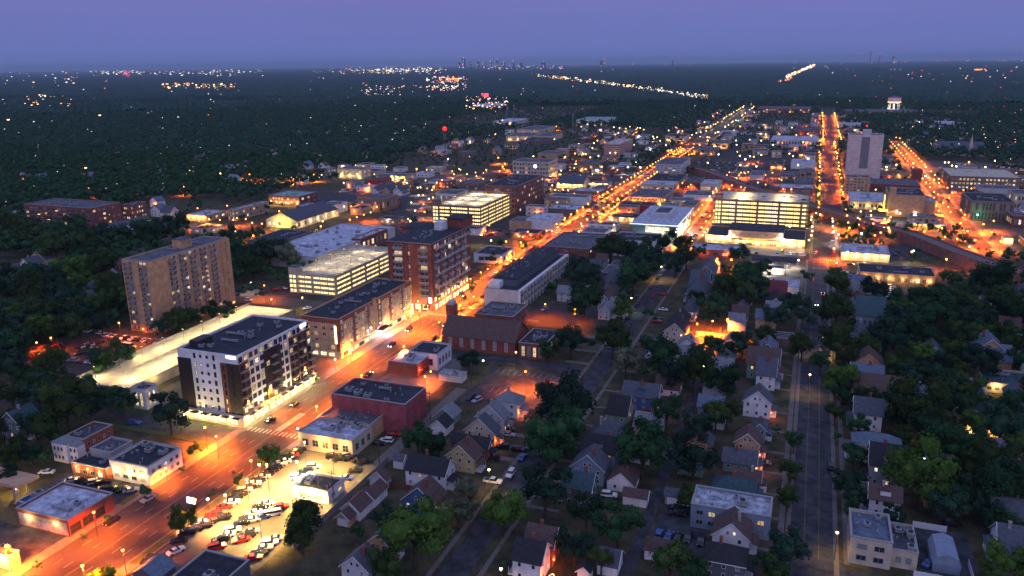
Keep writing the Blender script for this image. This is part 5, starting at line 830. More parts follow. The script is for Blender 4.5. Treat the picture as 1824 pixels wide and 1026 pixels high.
    if hero == 'barton':
        n = 14; fh = (h-1.2)/n
        for (a0, a1) in ((-Y+.0, -Y+10.5), (Y-6.5, Y+.12)): panel(root, 'E', X, Y, a0, a1, 0, h-.2, wall('tan'), .5, 'blank_wall_bay')
        for (a0, a1) in ((-X-.1, -X+.8), (-1.2, 1.6), (X-1, X+.3)): panel(root, 'S', X, Y, a0, a1, 0, h-.2, wall('tan'), .5, 'blank_wall_bay')
        wi, ba = [], []
        for r_ in range(n):
            z = .9+fh*(r_+.5)
            for c in range(10):
                y = -Y+12+c*3.5
                q = random.random(); kd = random.choice('0123') if q < .16 else 'b' if q < .45 else 'd'
                wi.append((winmesh(1.7, 1.5, kd, 'w'), (X+.004, y, z), math.pi/2))
                if c % 2 == 0: ba.append((balcony_mesh(3.0, 'k'), (X+.01, y+.9, z-1.15), math.pi/2))
            for x in (-X+2.0, -X+4.2, 2.8, 5.0):
                q = random.random(); kd = random.choice('0123') if q < .2 else 'b' if q < .5 else 'd'
                wi.append((winmesh(1.5, 1.5, kd, 'w'), (x, -Y-.004, z), 0))
            for x in (-X+3.1, 3.9): ba.append((balcony_mesh(3.8, 'k'), (x, -Y-.01, z-1.15), 0))
        place(root, wi, 'window'); place(root, ba, 'balcony')
        b = MB(); b.box(-3, 3, -3.5, 3.5, 0, 4.4); b.build('rooftop_box', wall('tan'), root, (-1, 4, h-.7)); b = MB(); b.box(-3.2, 3.2, -3.7, 3.7, 0, .25); b.build('rooftop_box_lid', roofm('gravel'), root, (-1, 4, h+3.7))
        for i, ch in enumerate('BARTON TOWERS'):
            if ch != ' ': text(root, ch, 1.7, (X+.53, Y-3.2, h-2.2-i*1.75), math.pi/2, math.pi/2, mat('sign_red_brown', (.16,.04,.03), .7, 0), 'sign_letter')
        b = MB(); b.bar((0,0,0), (-2.5,0,4.5), .06); b.build('aerial', M_dkmetal, root, (-2, 4, h+3.9))
        lamp((X+7, 8, 3), (1,.35,.06), 150, .3, root)
    elif hero == 'white':
        n = 8; fh = (h-.9)/n; dk = mat('clad_dark_brown', (.03,.022,.022), .7, .15, .5, bands=('Z',.4,.05,.6)); rb = mat('clad_red_brown', (.16,.065,.04), .7, .2, .5, bands=('Z',.4,.05,.7)); top = h-fh*1.02
        b = MB(); b.box(-X-1.6, X+1.3, -Y-1.8, Y+.5, 0, fh*1.25); b.build('ground_floor', wall('cream'), root)
        panel(root, 'S', X, Y, -X-.1, -X+5.5, fh*1.26, top, dk, .35); panel(root, 'S', X, Y, X-7.2, X-4.6, fh*1.26, top, rb, .35); panel(root, 'S', X, Y, X-4.58, X+.35, fh*1.26, top, dk, .35)
        segs = [(0,.12,rb), (.33,.56,dk), (.69,1.0,rb)]
        for a, c, m_ in segs: panel(root, 'E', X, Y, -Y+2*Y*a+.01, -Y+2*Y*c+(.1 if c == 1 else 0), fh*1.26, top, m_, .34)
        b = MB(); b.box(X-4.6, X+.3, Y+.02, Y+.4, fh*1.26, top); b.build('cladding_panel', dk, root)
        wi, ba = [], []
        for r_ in range(1, n):
            z = fh*(r_+.55)+.4
            for x in (-X+7.2, -X+9.8, -X+12.6, -X+15.4): wi.append((winmesh(1.0 if x > -X+8 else 1.0, 1.1 if x > -X+8 and x < -X+15 else 1.9, 'd' if random.random() > .12 else '1', 'k'), (x, -Y-.004, z), 0))
            if r_ < n-1: wi.append((winmesh(.8, 1.9, random.choice('dd0'), 'k'), (X-5.8, -Y-.354, z), 0)); wi.append((winmesh(.9, 1.9, 'd', 'k'), (X-2.4, -Y-.354, z), 0))
            for c in range(15):
                y = -Y+1.5+c*2.8; f = (y+Y)/(2*Y); inb = any(a <= f <= cc for a, cc, _ in segs) and r_ < n-1
                if not inb and c == 8 and False: continue
                q = random.random(); kd = random.choice('0113') if q < .2 else 'd'
                wi.append((winmesh(1.9, 2.0, kd, 'k'), (X+(.344 if inb else .004), y, z), math.pi/2))
                if inb and c % 2 == 0: ba.append((balcony_mesh(3.2, 'k'), (X+.345, y+.4, z-1.2), math.pi/2))
        gw = [(winmesh(3.2, 2.9, 's', 'k'), (X+1.304, -Y+2+i*4.2, 2.0), math.pi/2) for i in range(10)]+[(winmesh(3.6, 2.4, 's', 'k'), (-X+2+i*5.2, -Y-1.804, 2.0), 0) for i in range(5)]
        place(root, wi, 'window'); place(root, ba, 'balcony'); place(root, gw, 'shop_window')
        b = MB()
        for i in range(6): b.box(-X+.5+i*4.4, -X+3.6+i*4.4, -Y-3.2, -Y-1.81, 3.4, 3.55)
        for i in range(9): b.box(X+1.31, X+2.6, -Y+1+i*4.6, -Y+4.4+i*4.6, 3.7, 3.85)
        b.build('canopy', M_dkmetal, root)
        for q4 in ((X-4.5, X-.6, -Y-.1, -Y-.01, h-1.3, h-.35), (X+.01, X+.12, Y-5, Y-1.4, h-1.6, h-.4)): b = MB(); b.box(*q4); b.build('lit_sign', glow('white_sign', (1,.93,.85), 6), root)
        for i in range(7): lamp((X+3.6, -Y+1+i*6.8, 3.4), (1,.74,.3), 1250, .3, root)
        for i in range(4): lamp((-X+3+i*6.2, -Y-3.6, 3.1), (1,.74,.3), 800, .3, root)
        lamp((X+5, -Y+1, 5), (1,.72,.1), 700, .3, root)
        for x, y in ((-6,-16), (-8,-13), (-3,-15), (-2,0), (1,2), (4,-2), (-1,10), (3,15)):
            o2 = obj('rooftop_unit', UNIT, root, (x, y, h-.63), rs.choice([0, 1.57])); o2.scale = (1.1,)*3
        b = MB(); b.box(-X+2, -X+6, -Y+4, -Y+11, h-.64, h+1.8); b.build('plant_screen', M_dkmetal, root)
    elif hero == 'hotel':
        n = 6; fh = (h-.8)/n; br = wall('redbrick')
        panel(root, 'S', X, Y, -X-.1, X+.1, h-2.1, h-.13, br, .2, 'brick_cornice'); panel(root, 'E', X, Y, -Y, Y, h-2.1, h-.13, br, .2, 'brick_cornice')
        for a in (0, .17, .34, .5, .66, .83): panel(root, 'E', X, Y, -Y+2*Y*a+.02, -Y+2*Y*a+3.2, fh*1.2, h-2.12, br, .2, 'brick_bay')
        panel(root, 'E', X, Y, -Y+2*Y*.43, -Y+2*Y*.47, 0, h+1.0, wall('tan'), .6, 'stair_bay')
        panel(root, 'S', X, Y, -X-.1, -X+1.2, fh, h-2.12, br, .2, 'brick_bay'); panel(root, 'S', X, Y, X-1.4, X+.2, fh, h-2.12, br, .2, 'brick_bay')
        wi = []
        for r_ in range(1, n):
            z = fh*(r_+.5)+.4
            for c in range(22):
                y = -Y+2+c*2.95; q = random.random(); wi.append((winmesh(1.35, 1.8, random.choice('012') if q < .1 else 'b' if q < .5 else 'd', 'w'), (X+(.205 if any(-Y+2*Y*a-.3 < y < -Y+2*Y*a+3.3 for a in (0,.17,.34,.5,.66,.83)) else .004), y, z), math.pi/2))
            for c in range(4):
                q = random.random(); wi.append((winmesh(1.8, 1.7, random.choice('012') if q < .2 else 'b' if q < .5 else 'd', 'w'), (-X+3.4+c*4.0, -Y-.004, z), 0))
        place(root, wi, 'window')
        b = MB(); b.box(X+.02, X+1.0, -Y, Y, 0, fh); b.box(-X-.2, X+1.0, -Y-1, -Y-.01, 0, fh); b.build('ground_floor', wall('cream'), root)
        gw = [(winmesh(3.6, 1.8, random.choice('ssd1'), 'k'), (X+1.004, -Y+2.6+i*4.4, 1.5), math.pi/2) for i in range(14)]+[(winmesh(3.0, 1.8, 's', 'k'), (-X+2.6+i*4.2, -Y-1.004, 1.5), 0) for i in range(4)]
        place(root, gw, 'shop_window')
        b = MB(); b.box(-.45, .45, -.1, .1, 0, 8); b.build('vertical_sign', glow('warm_sign', (1,.75,.35), 4), root, (X-1.5, -Y-.3, h-11))
        b = MB(); b.box(X+1.0, X+4.4, -4.5, 3.5, 3.3, 3.7); b.build('entrance_canopy', M_dkmetal, root); b = MB(); b.box(X+1.4, X+4.0, -4.1, 3.1, 3.2, 3.29); b.build('canopy_light', glow('violet_light', (.8,.55,1), 9), root)
        lamp((X+3.2, -.5, 2.9), (.72,.45,1), 2600, .4, root); lamp((X+4, 9, 3), (1,.6,.2), 2200, .4, root)
        for i in range(6): lamp((X+3.4, -Y+4+i*12, 3), (1,.72,.32), 800, .3, root)
        for i in range(9):
            o2 = obj('rooftop_unit', UNIT, root, (rs.uniform(-3,3), -Y+8+i*7, h-.63), rs.choice([0,1.57]))
    elif hero == 'nine':
        n = 10; fh = (h-1)/n; br = wall('redbrick')
        for a in (-Y, -Y+8.5, -Y+17, -Y+26, -Y+34, Y-4): panel(root, 'E', X, Y, a+.02, a+2.2, 0, h-1.2, br, .5, 'brick_pier')
        for a in (-X-.1, -X+8.6, X-8.4, X-2.2): panel(root, 'S', X, Y, a, a+2.4, 0, h-1.2, br, .5, 'brick_pier')
        c = MB(); c.box(-X-.9, X+.9, -Y-.9, Y+.9, h+.07, h+.4); c.build('eaves', mat('coping_metal', (.32,.31,.32), .5), root); c = MB(); c.box(-X-.7, X+.7, -Y-.7, Y+.7, h+.41, h+.5); c.build('upper_roof', roofm('dark'), root)
        wi, ba = [], []
        for r_ in range(2, n):
            z = fh*(r_+.5)+.5
            for k, y in enumerate(np.arange(-Y+4, Y-3, 4.25)):
                q = random.random(); wi.append((winmesh(2.9, 2.1, random.choice('0123') if q < .14 else 'd' if q < .7 else 'b', 'w'), (X+.004, float(y)+.6, z), math.pi/2))
                if k % 2 == 0 or r_ % 2: ba.append((balcony_mesh(3.4, 'w', 1.6), (X+.02, float(y)+.6, z-1.3), math.pi/2))
            for x in (-X+5.5, X-4.0):
                q = random.random(); wi.append((winmesh(4.4, 2.1, random.choice('013') if q < .25 else 'd', 'w'), (x, -Y-.004, z), 0)); ba.append((balcony_mesh(4.8, 'w', 1.8), (x, -Y-.02, z-1.3), 0))
            wi.append((winmesh(1.0, 1.9, random.choice('0d1'), 'w'), (-.5, -Y-.004, z), 0))
        for y in np.arange(-Y+2, Y, 4): wi.append((winmesh(2.4, 2.4, random.choice('s1d'), 'k'), (X+.53, float(y), 6), math.pi/2))
        gw = [(winmesh(3.4, 3.0, 's', 'k'), (X+.56, -Y+2.5+i*4.4, 2.0), math.pi/2) for i in range(10)]+[(winmesh(3.2, 3.0, 's', 'k'), (-X+3+i*4.2, -Y-.56, 2.0), 0) for i in range(5)]
        place(root, wi, 'window'); place(root, ba, 'balcony'); place(root, gw, 'shop_window')
        b = MB(); b.box(-X-10, -X-.2, Y-16, Y+1, 0, h); b.build('rear_wing', br, root); b = MB(); b.box(-X-10.6, -X-.2, Y-16.6, Y+1.6, h, h+.4); b.build('wing_roof', roofm('dark'), root)
        its = face_items(-X-10, -X, Y-16, Y+1, 'S', 8, 2, 5, h-1.5, 3.2, 2.0, .15, 'w'); place(root, its, 'wing_window')
        b = MB(); b.box(X-9, X+.4, Y-10, Y+3, h+.5, h+5.4); b.build('corner_tower', br, root); b = MB(); b.box(X-10, X+1.2, Y-11, Y+3.8, h+5.4, h+5.8); b.build('tower_roof', roofm('dark'), root)
        b = MB(); b.box(-2.4, 2.4, -3, 3, 0, 4.4); b.build('lift_house', wall('white'), root, (2, Y-16, h+.5))
        for i in range(16): o2 = obj('rooftop_unit', UNIT, root, (rs.uniform(-1, 5), -Y+5+i*1.9, h+.51), rs.choice([0,1.57])); o2.scale = (.7,.7,.7)
        for i in range(7): lamp((X+3.4, -Y+1+i*7, 3.4), (1,.62,.2), 900, .3, root)
        for i in range(4): lamp((-X+3+i*6, -Y-3.2, 3.4), (1,.68,.25), 1100, .3, root)
        b = MB(); b.box(X-2, X-.4, -Y-.9, -Y-.7, 4.5, 7.2); b.build('lit_sign', glow('white_sign', (1,.93,.85), 6), root)
    elif hero == 'narrow':
        n = 3; fh = (h-.8)/n; wi, ba = [], []; b = MB()
        for c in range(17): y = -Y+2*Y*c/16; b.box(X-.02, X+1.3, y-.18, y+.18, 0, h)
        b.box(X-.02, X+1.32, -Y, Y, h-.6, h+.1); b.build('white_frame', wall('white'), root)
        for r_ in range(n):
            z = fh*(r_+.5)+.5
            for c in range(16):
                y = -Y+2*Y*(c+.5)/16; q = random.random(); wi.append((winmesh(3.6, 2.4, random.choice('01') if q < .12 else 'd', 'k'), (X+.004, y, z), math.pi/2)); ba.append((balcony_mesh(4.2, 'k', 1.2), (X+.01, y, z-1.4), math.pi/2))
        place(root, wi, 'window'); place(root, ba, 'balcony')
        b = MB(); b.box(-X+1, X-4, -Y+9, Y-2, h-.64, h+3.0); b.build('penthouse', wall('slatewall'), root); b = MB(); b.box(-X+.7, X-3.7, -Y+8.7, Y-1.7, h+3.0, h+3.3); b.build('penthouse_roof', roofm('dark'), root)
        for i in range(22): obj('roof_vent', VENT, root, (rs.uniform(-X+2, X-5), rs.uniform(-Y+10, Y-4), h+3.3))
        for i in range(9): o2 = obj('rooftop_unit', UNIT, root, (rs.uniform(-X+2, X-6), -Y+13+i*7.5, h+3.3)); o2.scale = (.7,.7,.7)
        b = MB(); b.box(-X+1, -X+7, -Y+3, -Y+8.9, h-.64, h+2.6); b.build('stair_box', wall('white'), root)
    elif hero == 'tower':
        b = MB(); b.box(-4, 4, -Y-.12, -Y-.01, 12, h-2.2); b.build('grey_strip', mat('grey_strip', (.2,.21,.23), .8, .1, .3, bands=('Z',1.6,.1,.7)), root)
        b = MB()
        for z in np.arange(3, h-1, 3.1): b.box(-X-.06, X+.06, -Y-.06, -Y-.005, float(z), float(z)+.12)
        b.build('joint_line', M_conc, root)
        b = MB(); b.box(-3, 5, -6, 4, h-.6, h+4.5); b.build('rooftop_box', wall('palegrey'), root)
        place(root, face_items(-X, X, -Y, Y, 'W', 14, 5, 3, h-2, 2.2, 1.5, .15), 'window')
        b = MB()
        for x in (-X+3, 0, X-5): b.bar((x,0,h+(4.5 if x == 0 else 0)), (x,0,h+8), .12)
        b.build('aerial', M_dkmetal, root); b = MB(); b.ball(0, 0, h+8.3, .7, 0); b.build('red_beacon', glow('red_beacon', (1,.004,.004), 6), root)
    elif hero == 'glass':
        gl = mat('blue_green_glazing', (.03,.06,.08), .1, .3, 1, spec=.8, bands=('Z', 1.2, .12, 2.5))
        panel(root, 'S', X, Y, -X-.1, -X+9, 2, h-1.0, gl, .3, 'glazed_bay'); panel(root, 'S', X, Y, X-7, X+.1, 0, h-1.2, gl, .3, 'glazed_bay'); panel(root, 'E', X, Y, -Y, -Y+7, 0, h-1.2, gl, .3, 'glazed_bay')
        its = [(winmesh(4.6, 2.2, 's', 'g'), (-X+13+i*5.2, -Y-.31, z), 0) for i in range(3) for z in (h-2.6,)]+[(winmesh(1.8, 2.4, 's', 'g'), (X-9+0*i, -Y-.31, 2+i*3.4), 0) for i in range(3)]
        its += [(winmesh(2.8, 2.2, random.choice('sd'), 'g'), (X+.31, -Y+10+i*4.4, z), math.pi/2) for i in range(14) for z in (2.2, 6, 9.4)]
        place(root, its, 'window')
        c = MB(); c.box(-X-1.4, X+1.4, -Y-1.4, Y+1.4, h+.07, h+.5); c.build('roof_slab', roofm('white'), root)
        c = MB(); c.box(-X-1.45, X+1.45, -Y-1.5, -Y-1.41, h+.15, h+.4); c.box(X+1.41, X+1.5, -Y-1.4, Y+1.4, h+.15, h+.4); c.build('edge_light', glow('blue_white_edge', (.5,.65,1), 4), root)
        c = MB(); c.box(-7, 7, -12, 16, h+.5, h+3.8); c.build('plant_screen', wall('palegrey'), root); c = MB(); c.box(-5, 5, -9, 13, h+3.8, h+3.85); c.build('plant_grille', roofm('slate'), root)
        for i in range(4): lamp((-X+5+i*7, -Y-4, 3), (1,.88,.6), 1800, .4, root)
        for i in range(6): lamp((X+4, -Y+3+i*10, 3.2), (1,.88,.6), 2200, .4, root)
    elif hero == 'hall':
        b = MB(); b.box(-X+15, X-14, -Y-.6, Y-8, h-.6, h+4.2); b.build('upper_storey', wall('orange'), root); b = MB(); b.box(-X+14.7, X-13.7, -Y-.9, Y-7.7, h+4.2, h+4.5); b.build('upper_roof', roofm('dark'), root)
        b = MB(); b.box(-X+14, X-13, -Y-3.6, -Y-.62, h-1.4, h-1.1); b.build('dock_canopy', M_dkmetal, root)
        its = [(winmesh(2.6, 3.2, random.choice('s1b'), 'w'), (-X+3+i*4.5, -Y-.004, 2.0), 0) for i in range(14)]+[(winmesh(1.4, 1.2, 'd', 'w'), (-X+18+i*5.5, -Y-.606, h+1.8), 0) for i in range(6)]
        place(root, its, 'window')
        for i in range(11): wall_lamp(root, -X+4+i*5.8, -Y, h-1.7, (0,-1), 'y', 1300, .25)
        for x in (-X+15, X-13.5): wall_lamp(root, x, -Y-.7, h-.2, (0,-1), 'w', 3500, .6)
def onr(x, y, w_, d_): return any(x+w_ > a-1 and x < c+1 for a, c in ((-36,-32),(2,17.2),(-81,-66)))
FN = []; FPL = [(r[1], r[2], r[3], r[4]) for r in BL]
AV = [(-180,-150,60,2300), (0,22,500,700), (6,31,700,1300), (10,40,1300,2250), (-86,-68,520,1000), (100,120,560,1350), (-300,-177,590,602), (-154,-82,585,595), (-300,-5,854,866), (-330,-177,970,980), (30,104,1004,1016), (-132,-32,990,1080), (-110,-20,820,975), (-440,-300,600,690)]
def clear(x0, x1, y0, y1, g): return all(x1+g < a or x0-g > c or y1+g < d or y0-g > e for a, c, d, e in FPL+AV)
def rail_d(x, y):
    return min(abs(((xb-xa)*(ya-y)-(xa-x)*(yb-ya)))/math.hypot(xb-xa, yb-ya) if min(ya,yb)-15 < y < max(ya,yb)+15 else 99 for (xa, ya), (xb, yb) in zip(PATH, PATH[1:]))
PATH = [(140,450), (109,505), (101,516), (83,557), (66,597), (46,618), (25,655), (1,693), (-50,777), (-105,888), (-206,1070), (-367,1335), (-682,1936), (-1150,2800)]
fr = random.Random(21)
for x0, x1, y0, y1, n in ((-330,-178,525,870,22), (-152,-86,530,860,14), (-68,2,690,980,14), (30,100,640,1000,14), (120,230,560,1000,12), (-450,-330,560,760,12), (-330,-180,880,1250,18), (-150,0,1090,1700,24), (40,100,1020,1900,14), (120,330,1000,1900,18), (-230,-180,1250,2100,12), (-150,-120,1300,2200,10), (-520,-250,950,1500,14), (-560,-380,760,860,10), (-10,4,1000,2000,14), (38,60,1020,2000,10)):
    n = int(n*1.4)
    for k in range(n*4):
        w_, d_ = fr.uniform(9, 20), fr.uniform(9, 20) if y0 < 900 else fr.uniform(14, 34); x, y = fr.uniform(x0, max(x0+1, x1-w_)), fr.uniform(y0, y1-d_)
        if not inview(x, y, 5, 10) or not clear(x, x+w_, y, y+d_, 1.8) or rail_d(x+w_/2, y+d_/2) < 18: continue
        FPL.append((x, x+w_, y, y+d_)); h = fr.choice([4, 4.5, 5, 5.5, 7, 8]); wk = fr.choice(['redbrick','brownbrick','tan','cream','palegrey','white','brownwall','greywall']); rk = fr.choice(['gravel','gravel','dark','white','slate'])
        root, X, Y = flat_block('shop', x, x+w_, y, y+d_, h, wk, rk, '', fr.choice([0,1,2]), 'building'); root['_d'] = {'redbrick':'red brick','brownbrick':'brown brick','tan':'tan','cream':'cream','palegrey':'pale grey','white':'white','brownwall':'dull brown','greywall':'grey'}[wk]+(' low' if h < 6 else ' two-storey')+' shop'; FN.append(root)
        sd = 'E' if x < 0 else 'W'; n_ = 1 if h < 6 else 2; L_ = fr.choice([.1, .3, .7]); its = face_items(-X, X, -Y, Y, 'S', n_, max(2, int(w_/4)), .4, h-.9, 1.8, 1.5, L_)+face_items(-X, X, -Y, Y, sd, n_, max(2, int(d_/6)), .4, h-.9, 1.8, 1.5, L_)
        place(root, its, 'window'); n -= 1
        if fr.random() < .35: wall_lamp(root, fr.uniform(-X*.6, X*.6), -Y, min(h-1, 3.6), (0,-1), fr.choice('yow'), 500, .3)
        if n <= 0: break
# ---------------------------------------------------------------- church nave with bell tower
root, X, Y, rise = gable_block('church', -146, -112, 301.6, 318.5, 6.2, 'x', 'redbrick', 'brown', 'red brick church nave with a huge dark pitched roof and tall slit windows', rise=6.5, cat='church')
place(root, [(winmesh(1.5, 4.0, 'b', 'w'), (-X+4+i*5.2, -Y-.004, 3.4), 0) for i in range(6)], 'window')
b = MB(); b.box(-X-4, -X-.2, 5, 9.5, 0, 15.5); b.build('bell_tower', wall('redbrick'), root); b = MB(); b.box(-X-3.6, -X-.6, 5.4, 9.1, 15.5, 17); b.bar((-X-2.1,7.2,17),(-X-2.1,7.2,24),.25,6,0,.05); b.build('belfry', mat('pale_stone', (.4,.38,.36), .8), root)
LAND.append((-129, 310, 'red brick church nave'))
# ---------------------------------------------------------------- parking deck beside the white block
root = thing('parking_deck', 'long pale parking deck lit yellow running behind the white and brown block', 'parking deck', (-246, 265, 0)); LAND.append((-246, 265, 'long pale parking deck'))
b = MB()
for j in range(8): b.box(-16, 12, -54+j*13.5, -54+(j+1)*13.5, 0, 3.6)
b.build('deck', mat('deck_concrete', (.42,.38,.3), .8, .2, .12), root)
b = MB(); b.box(-16.3, -15.9, -54, 54, 3.6, 4.7); b.box(-16, 12, -54.3, -54, 3.6, 4.7); b.box(11.8, 12.1, -54, 54, 3.6, 4.5); b.box(-3, -2.7, -40, 30, 3.6, 4.5); b.build('parapet', M_conc, root)
for y in range(-48, 52, 12):
    b = MB(); b.cyl(0, 0, 0, 5.2, .08, .06, 6, 0); b.box(-.5, .5, -.15, .15, 5.2, 5.35, 0); b.box(-.4, .4, -.12, .12, 5.14, 5.19, 1); b.build('deck_lamp', [M_dkmetal, glow('lamp_globe_y', GLC['y'], 9)], root, (-9, y, 3.6))
for y in range(-48, 52, 12): lamp((-9, y, 8.6), (1,.7,.27), 3600, .5, root, 2.75); lamp((4, y+4, 8.6), (1,.7,.27), 2600, .5, root, 2.75)  # second row: fill lights added without posts, evening out the deck
for x, y in ((8,-30), (5,-44), (16,-18), (14,-40), (16,10), (16,32)): lamp((x, y, 6), (1,.7,.22), 1300, .5, root)
# ---------------------------------------------------------------- fuel stations and canopies
def fuel_canopy(x0, x1, y0, y1, z, label, col, w, loc_n=2, wk='white'):
    root = thing('fuel_canopy', label, 'canopy', ((x0+x1)/2, (y0+y1)/2, 0)); X, Y = (x1-x0)/2, (y1-y0)/2; LAND.append(((x0+x1)/2, (y0+y1)/2, label))
    b = MB(); b.box(-X, X, -Y, Y, z, z+.9); b.build('canopy_roof', roofm('dark') if wk == 'white' else wall(wk), root)
    b = MB()
    for sx in (-1, 1):
        for sy in (-1, 1): b.box(sx*X*.7-.2, sx*X*.7+.2, sy*Y*.6-.2, sy*Y*.6+.2, 0, z)
    b.build('post', M_metal, root)
    b = MB()
    for i in range(3): b.box(-X*.7+i*X*.6, -X*.5+i*X*.6, -Y*.3, Y*.3, z-.06, z-.01)
    b.build('ceiling_light', glow('canopy_light_'+col, LC[col], 8), root)
    for i in range(3): b = MB(); b.box(-X*.6+i*X*.6-.4, -X*.6+i*X*.6+.4, -.35, .35, 0, 1.9); b.build('fuel_pump', wall('palegrey'), root)
    for i in range(loc_n): lamp((-X*.6+i*X*1.2/max(1, loc_n-1), 0, z-.6), LC[col], w, .5, root)
fuel_canopy(-29, -4, 489, 500, 4.8, 'fuel station canopy with a dark roof glowing white underneath at the crossing', 'w', 4200, 3)
fuel_canopy(-232, -205, 143, 150, 4.6, 'fuel station canopy with an orange edge behind the ribbed roof store', 'y', 1400, 2, 'orange')
root, X, Y = flat_block('fuel_shop', -26, -10, 477, 486, 4, 'white', 'slate', 'fuel station shop with a dark roof and overlit forecourt', 1, 'shop'); place(root, face_items(-X, X, -Y, Y, 'S', 1, 4, .4, 3.4, 3, 2.2, 1, 'w', kinds='s'), 'window'); lamp((0, -Y-4, 4), LC['w'], 3000, .5, root)
# ---------------------------------------------------------------- railway viaduct
path = PATH
root = thing('railway_viaduct', 'raised railway with reddish brick side walls curving across the wide street', 'railway viaduct', (25, 655, 0)); LAND.append((50, 615, 'raised railway'))
b = MB(); bd = MB(); bt = MB()
for (xa, ya), (xb, yb) in zip(path, path[1:]):
    d = Vector((xb-xa, yb-ya)); d.normalize(); n = Vector((-d.y, d.x))*5.2; z = 6.0
    za = 6 if ya < 900 else 1.2; zb = 6 if yb < 900 else 1.2
    A = [(xa-25+n.x*s, ya-655+n.y*s) for s in (-1, 1)]; B_ = [(xb-25+n.x*s, yb-655+n.y*s) for s in (-1, 1)]
    for i, s in enumerate((-1, 1)):
        bb = 3.2 if (5 < (xa+xb)/2 < 40 and ya < 700) else 0
        b.quad((*A[i], bb), (*B_[i], bb), (*B_[i], zb+1.1), (*A[i], za+1.1))
        a2 = (A[i][0]-n.x*s*.1, A[i][1]-n.y*s*.1); b2 = (B_[i][0]-n.x*s*.1, B_[i][1]-n.y*s*.1)
        b.quad((*a2, za), (*b2, zb), (*b2, zb+1.1), (*a2, za+1.1)); b.quad((*A[i], za+1.1), (*B_[i], zb+1.1), (*b2, zb+1.1), (*a2, za+1.1))
    bd.quad((*A[0], za), (*B_[0], zb), (*B_[1], zb), (*A[1], za))
    for t in (-1.9, -.5, .9, 2.3):
        q = n.normalized(); r0 = [(xa-25+q.x*t, ya-655+q.y*t), (xb-25+q.x*t, yb-655+q.y*t)]; bt.bar((*r0[0], za+.16), (*r0[1], zb+.16), .07, 4)
b.build('side_wall', mat('viaduct_brick', (.3,.13,.1), .9, .3, .3, bands=('Z',.8,.06,.7)), root); bd.build('track_bed', mat('ballast', (.2,.18,.18), .95, .3, 1.5), root); bt.build('rail', mat('rail_steel', (.3,.26,.25), .4, 0, metal=.8), root)
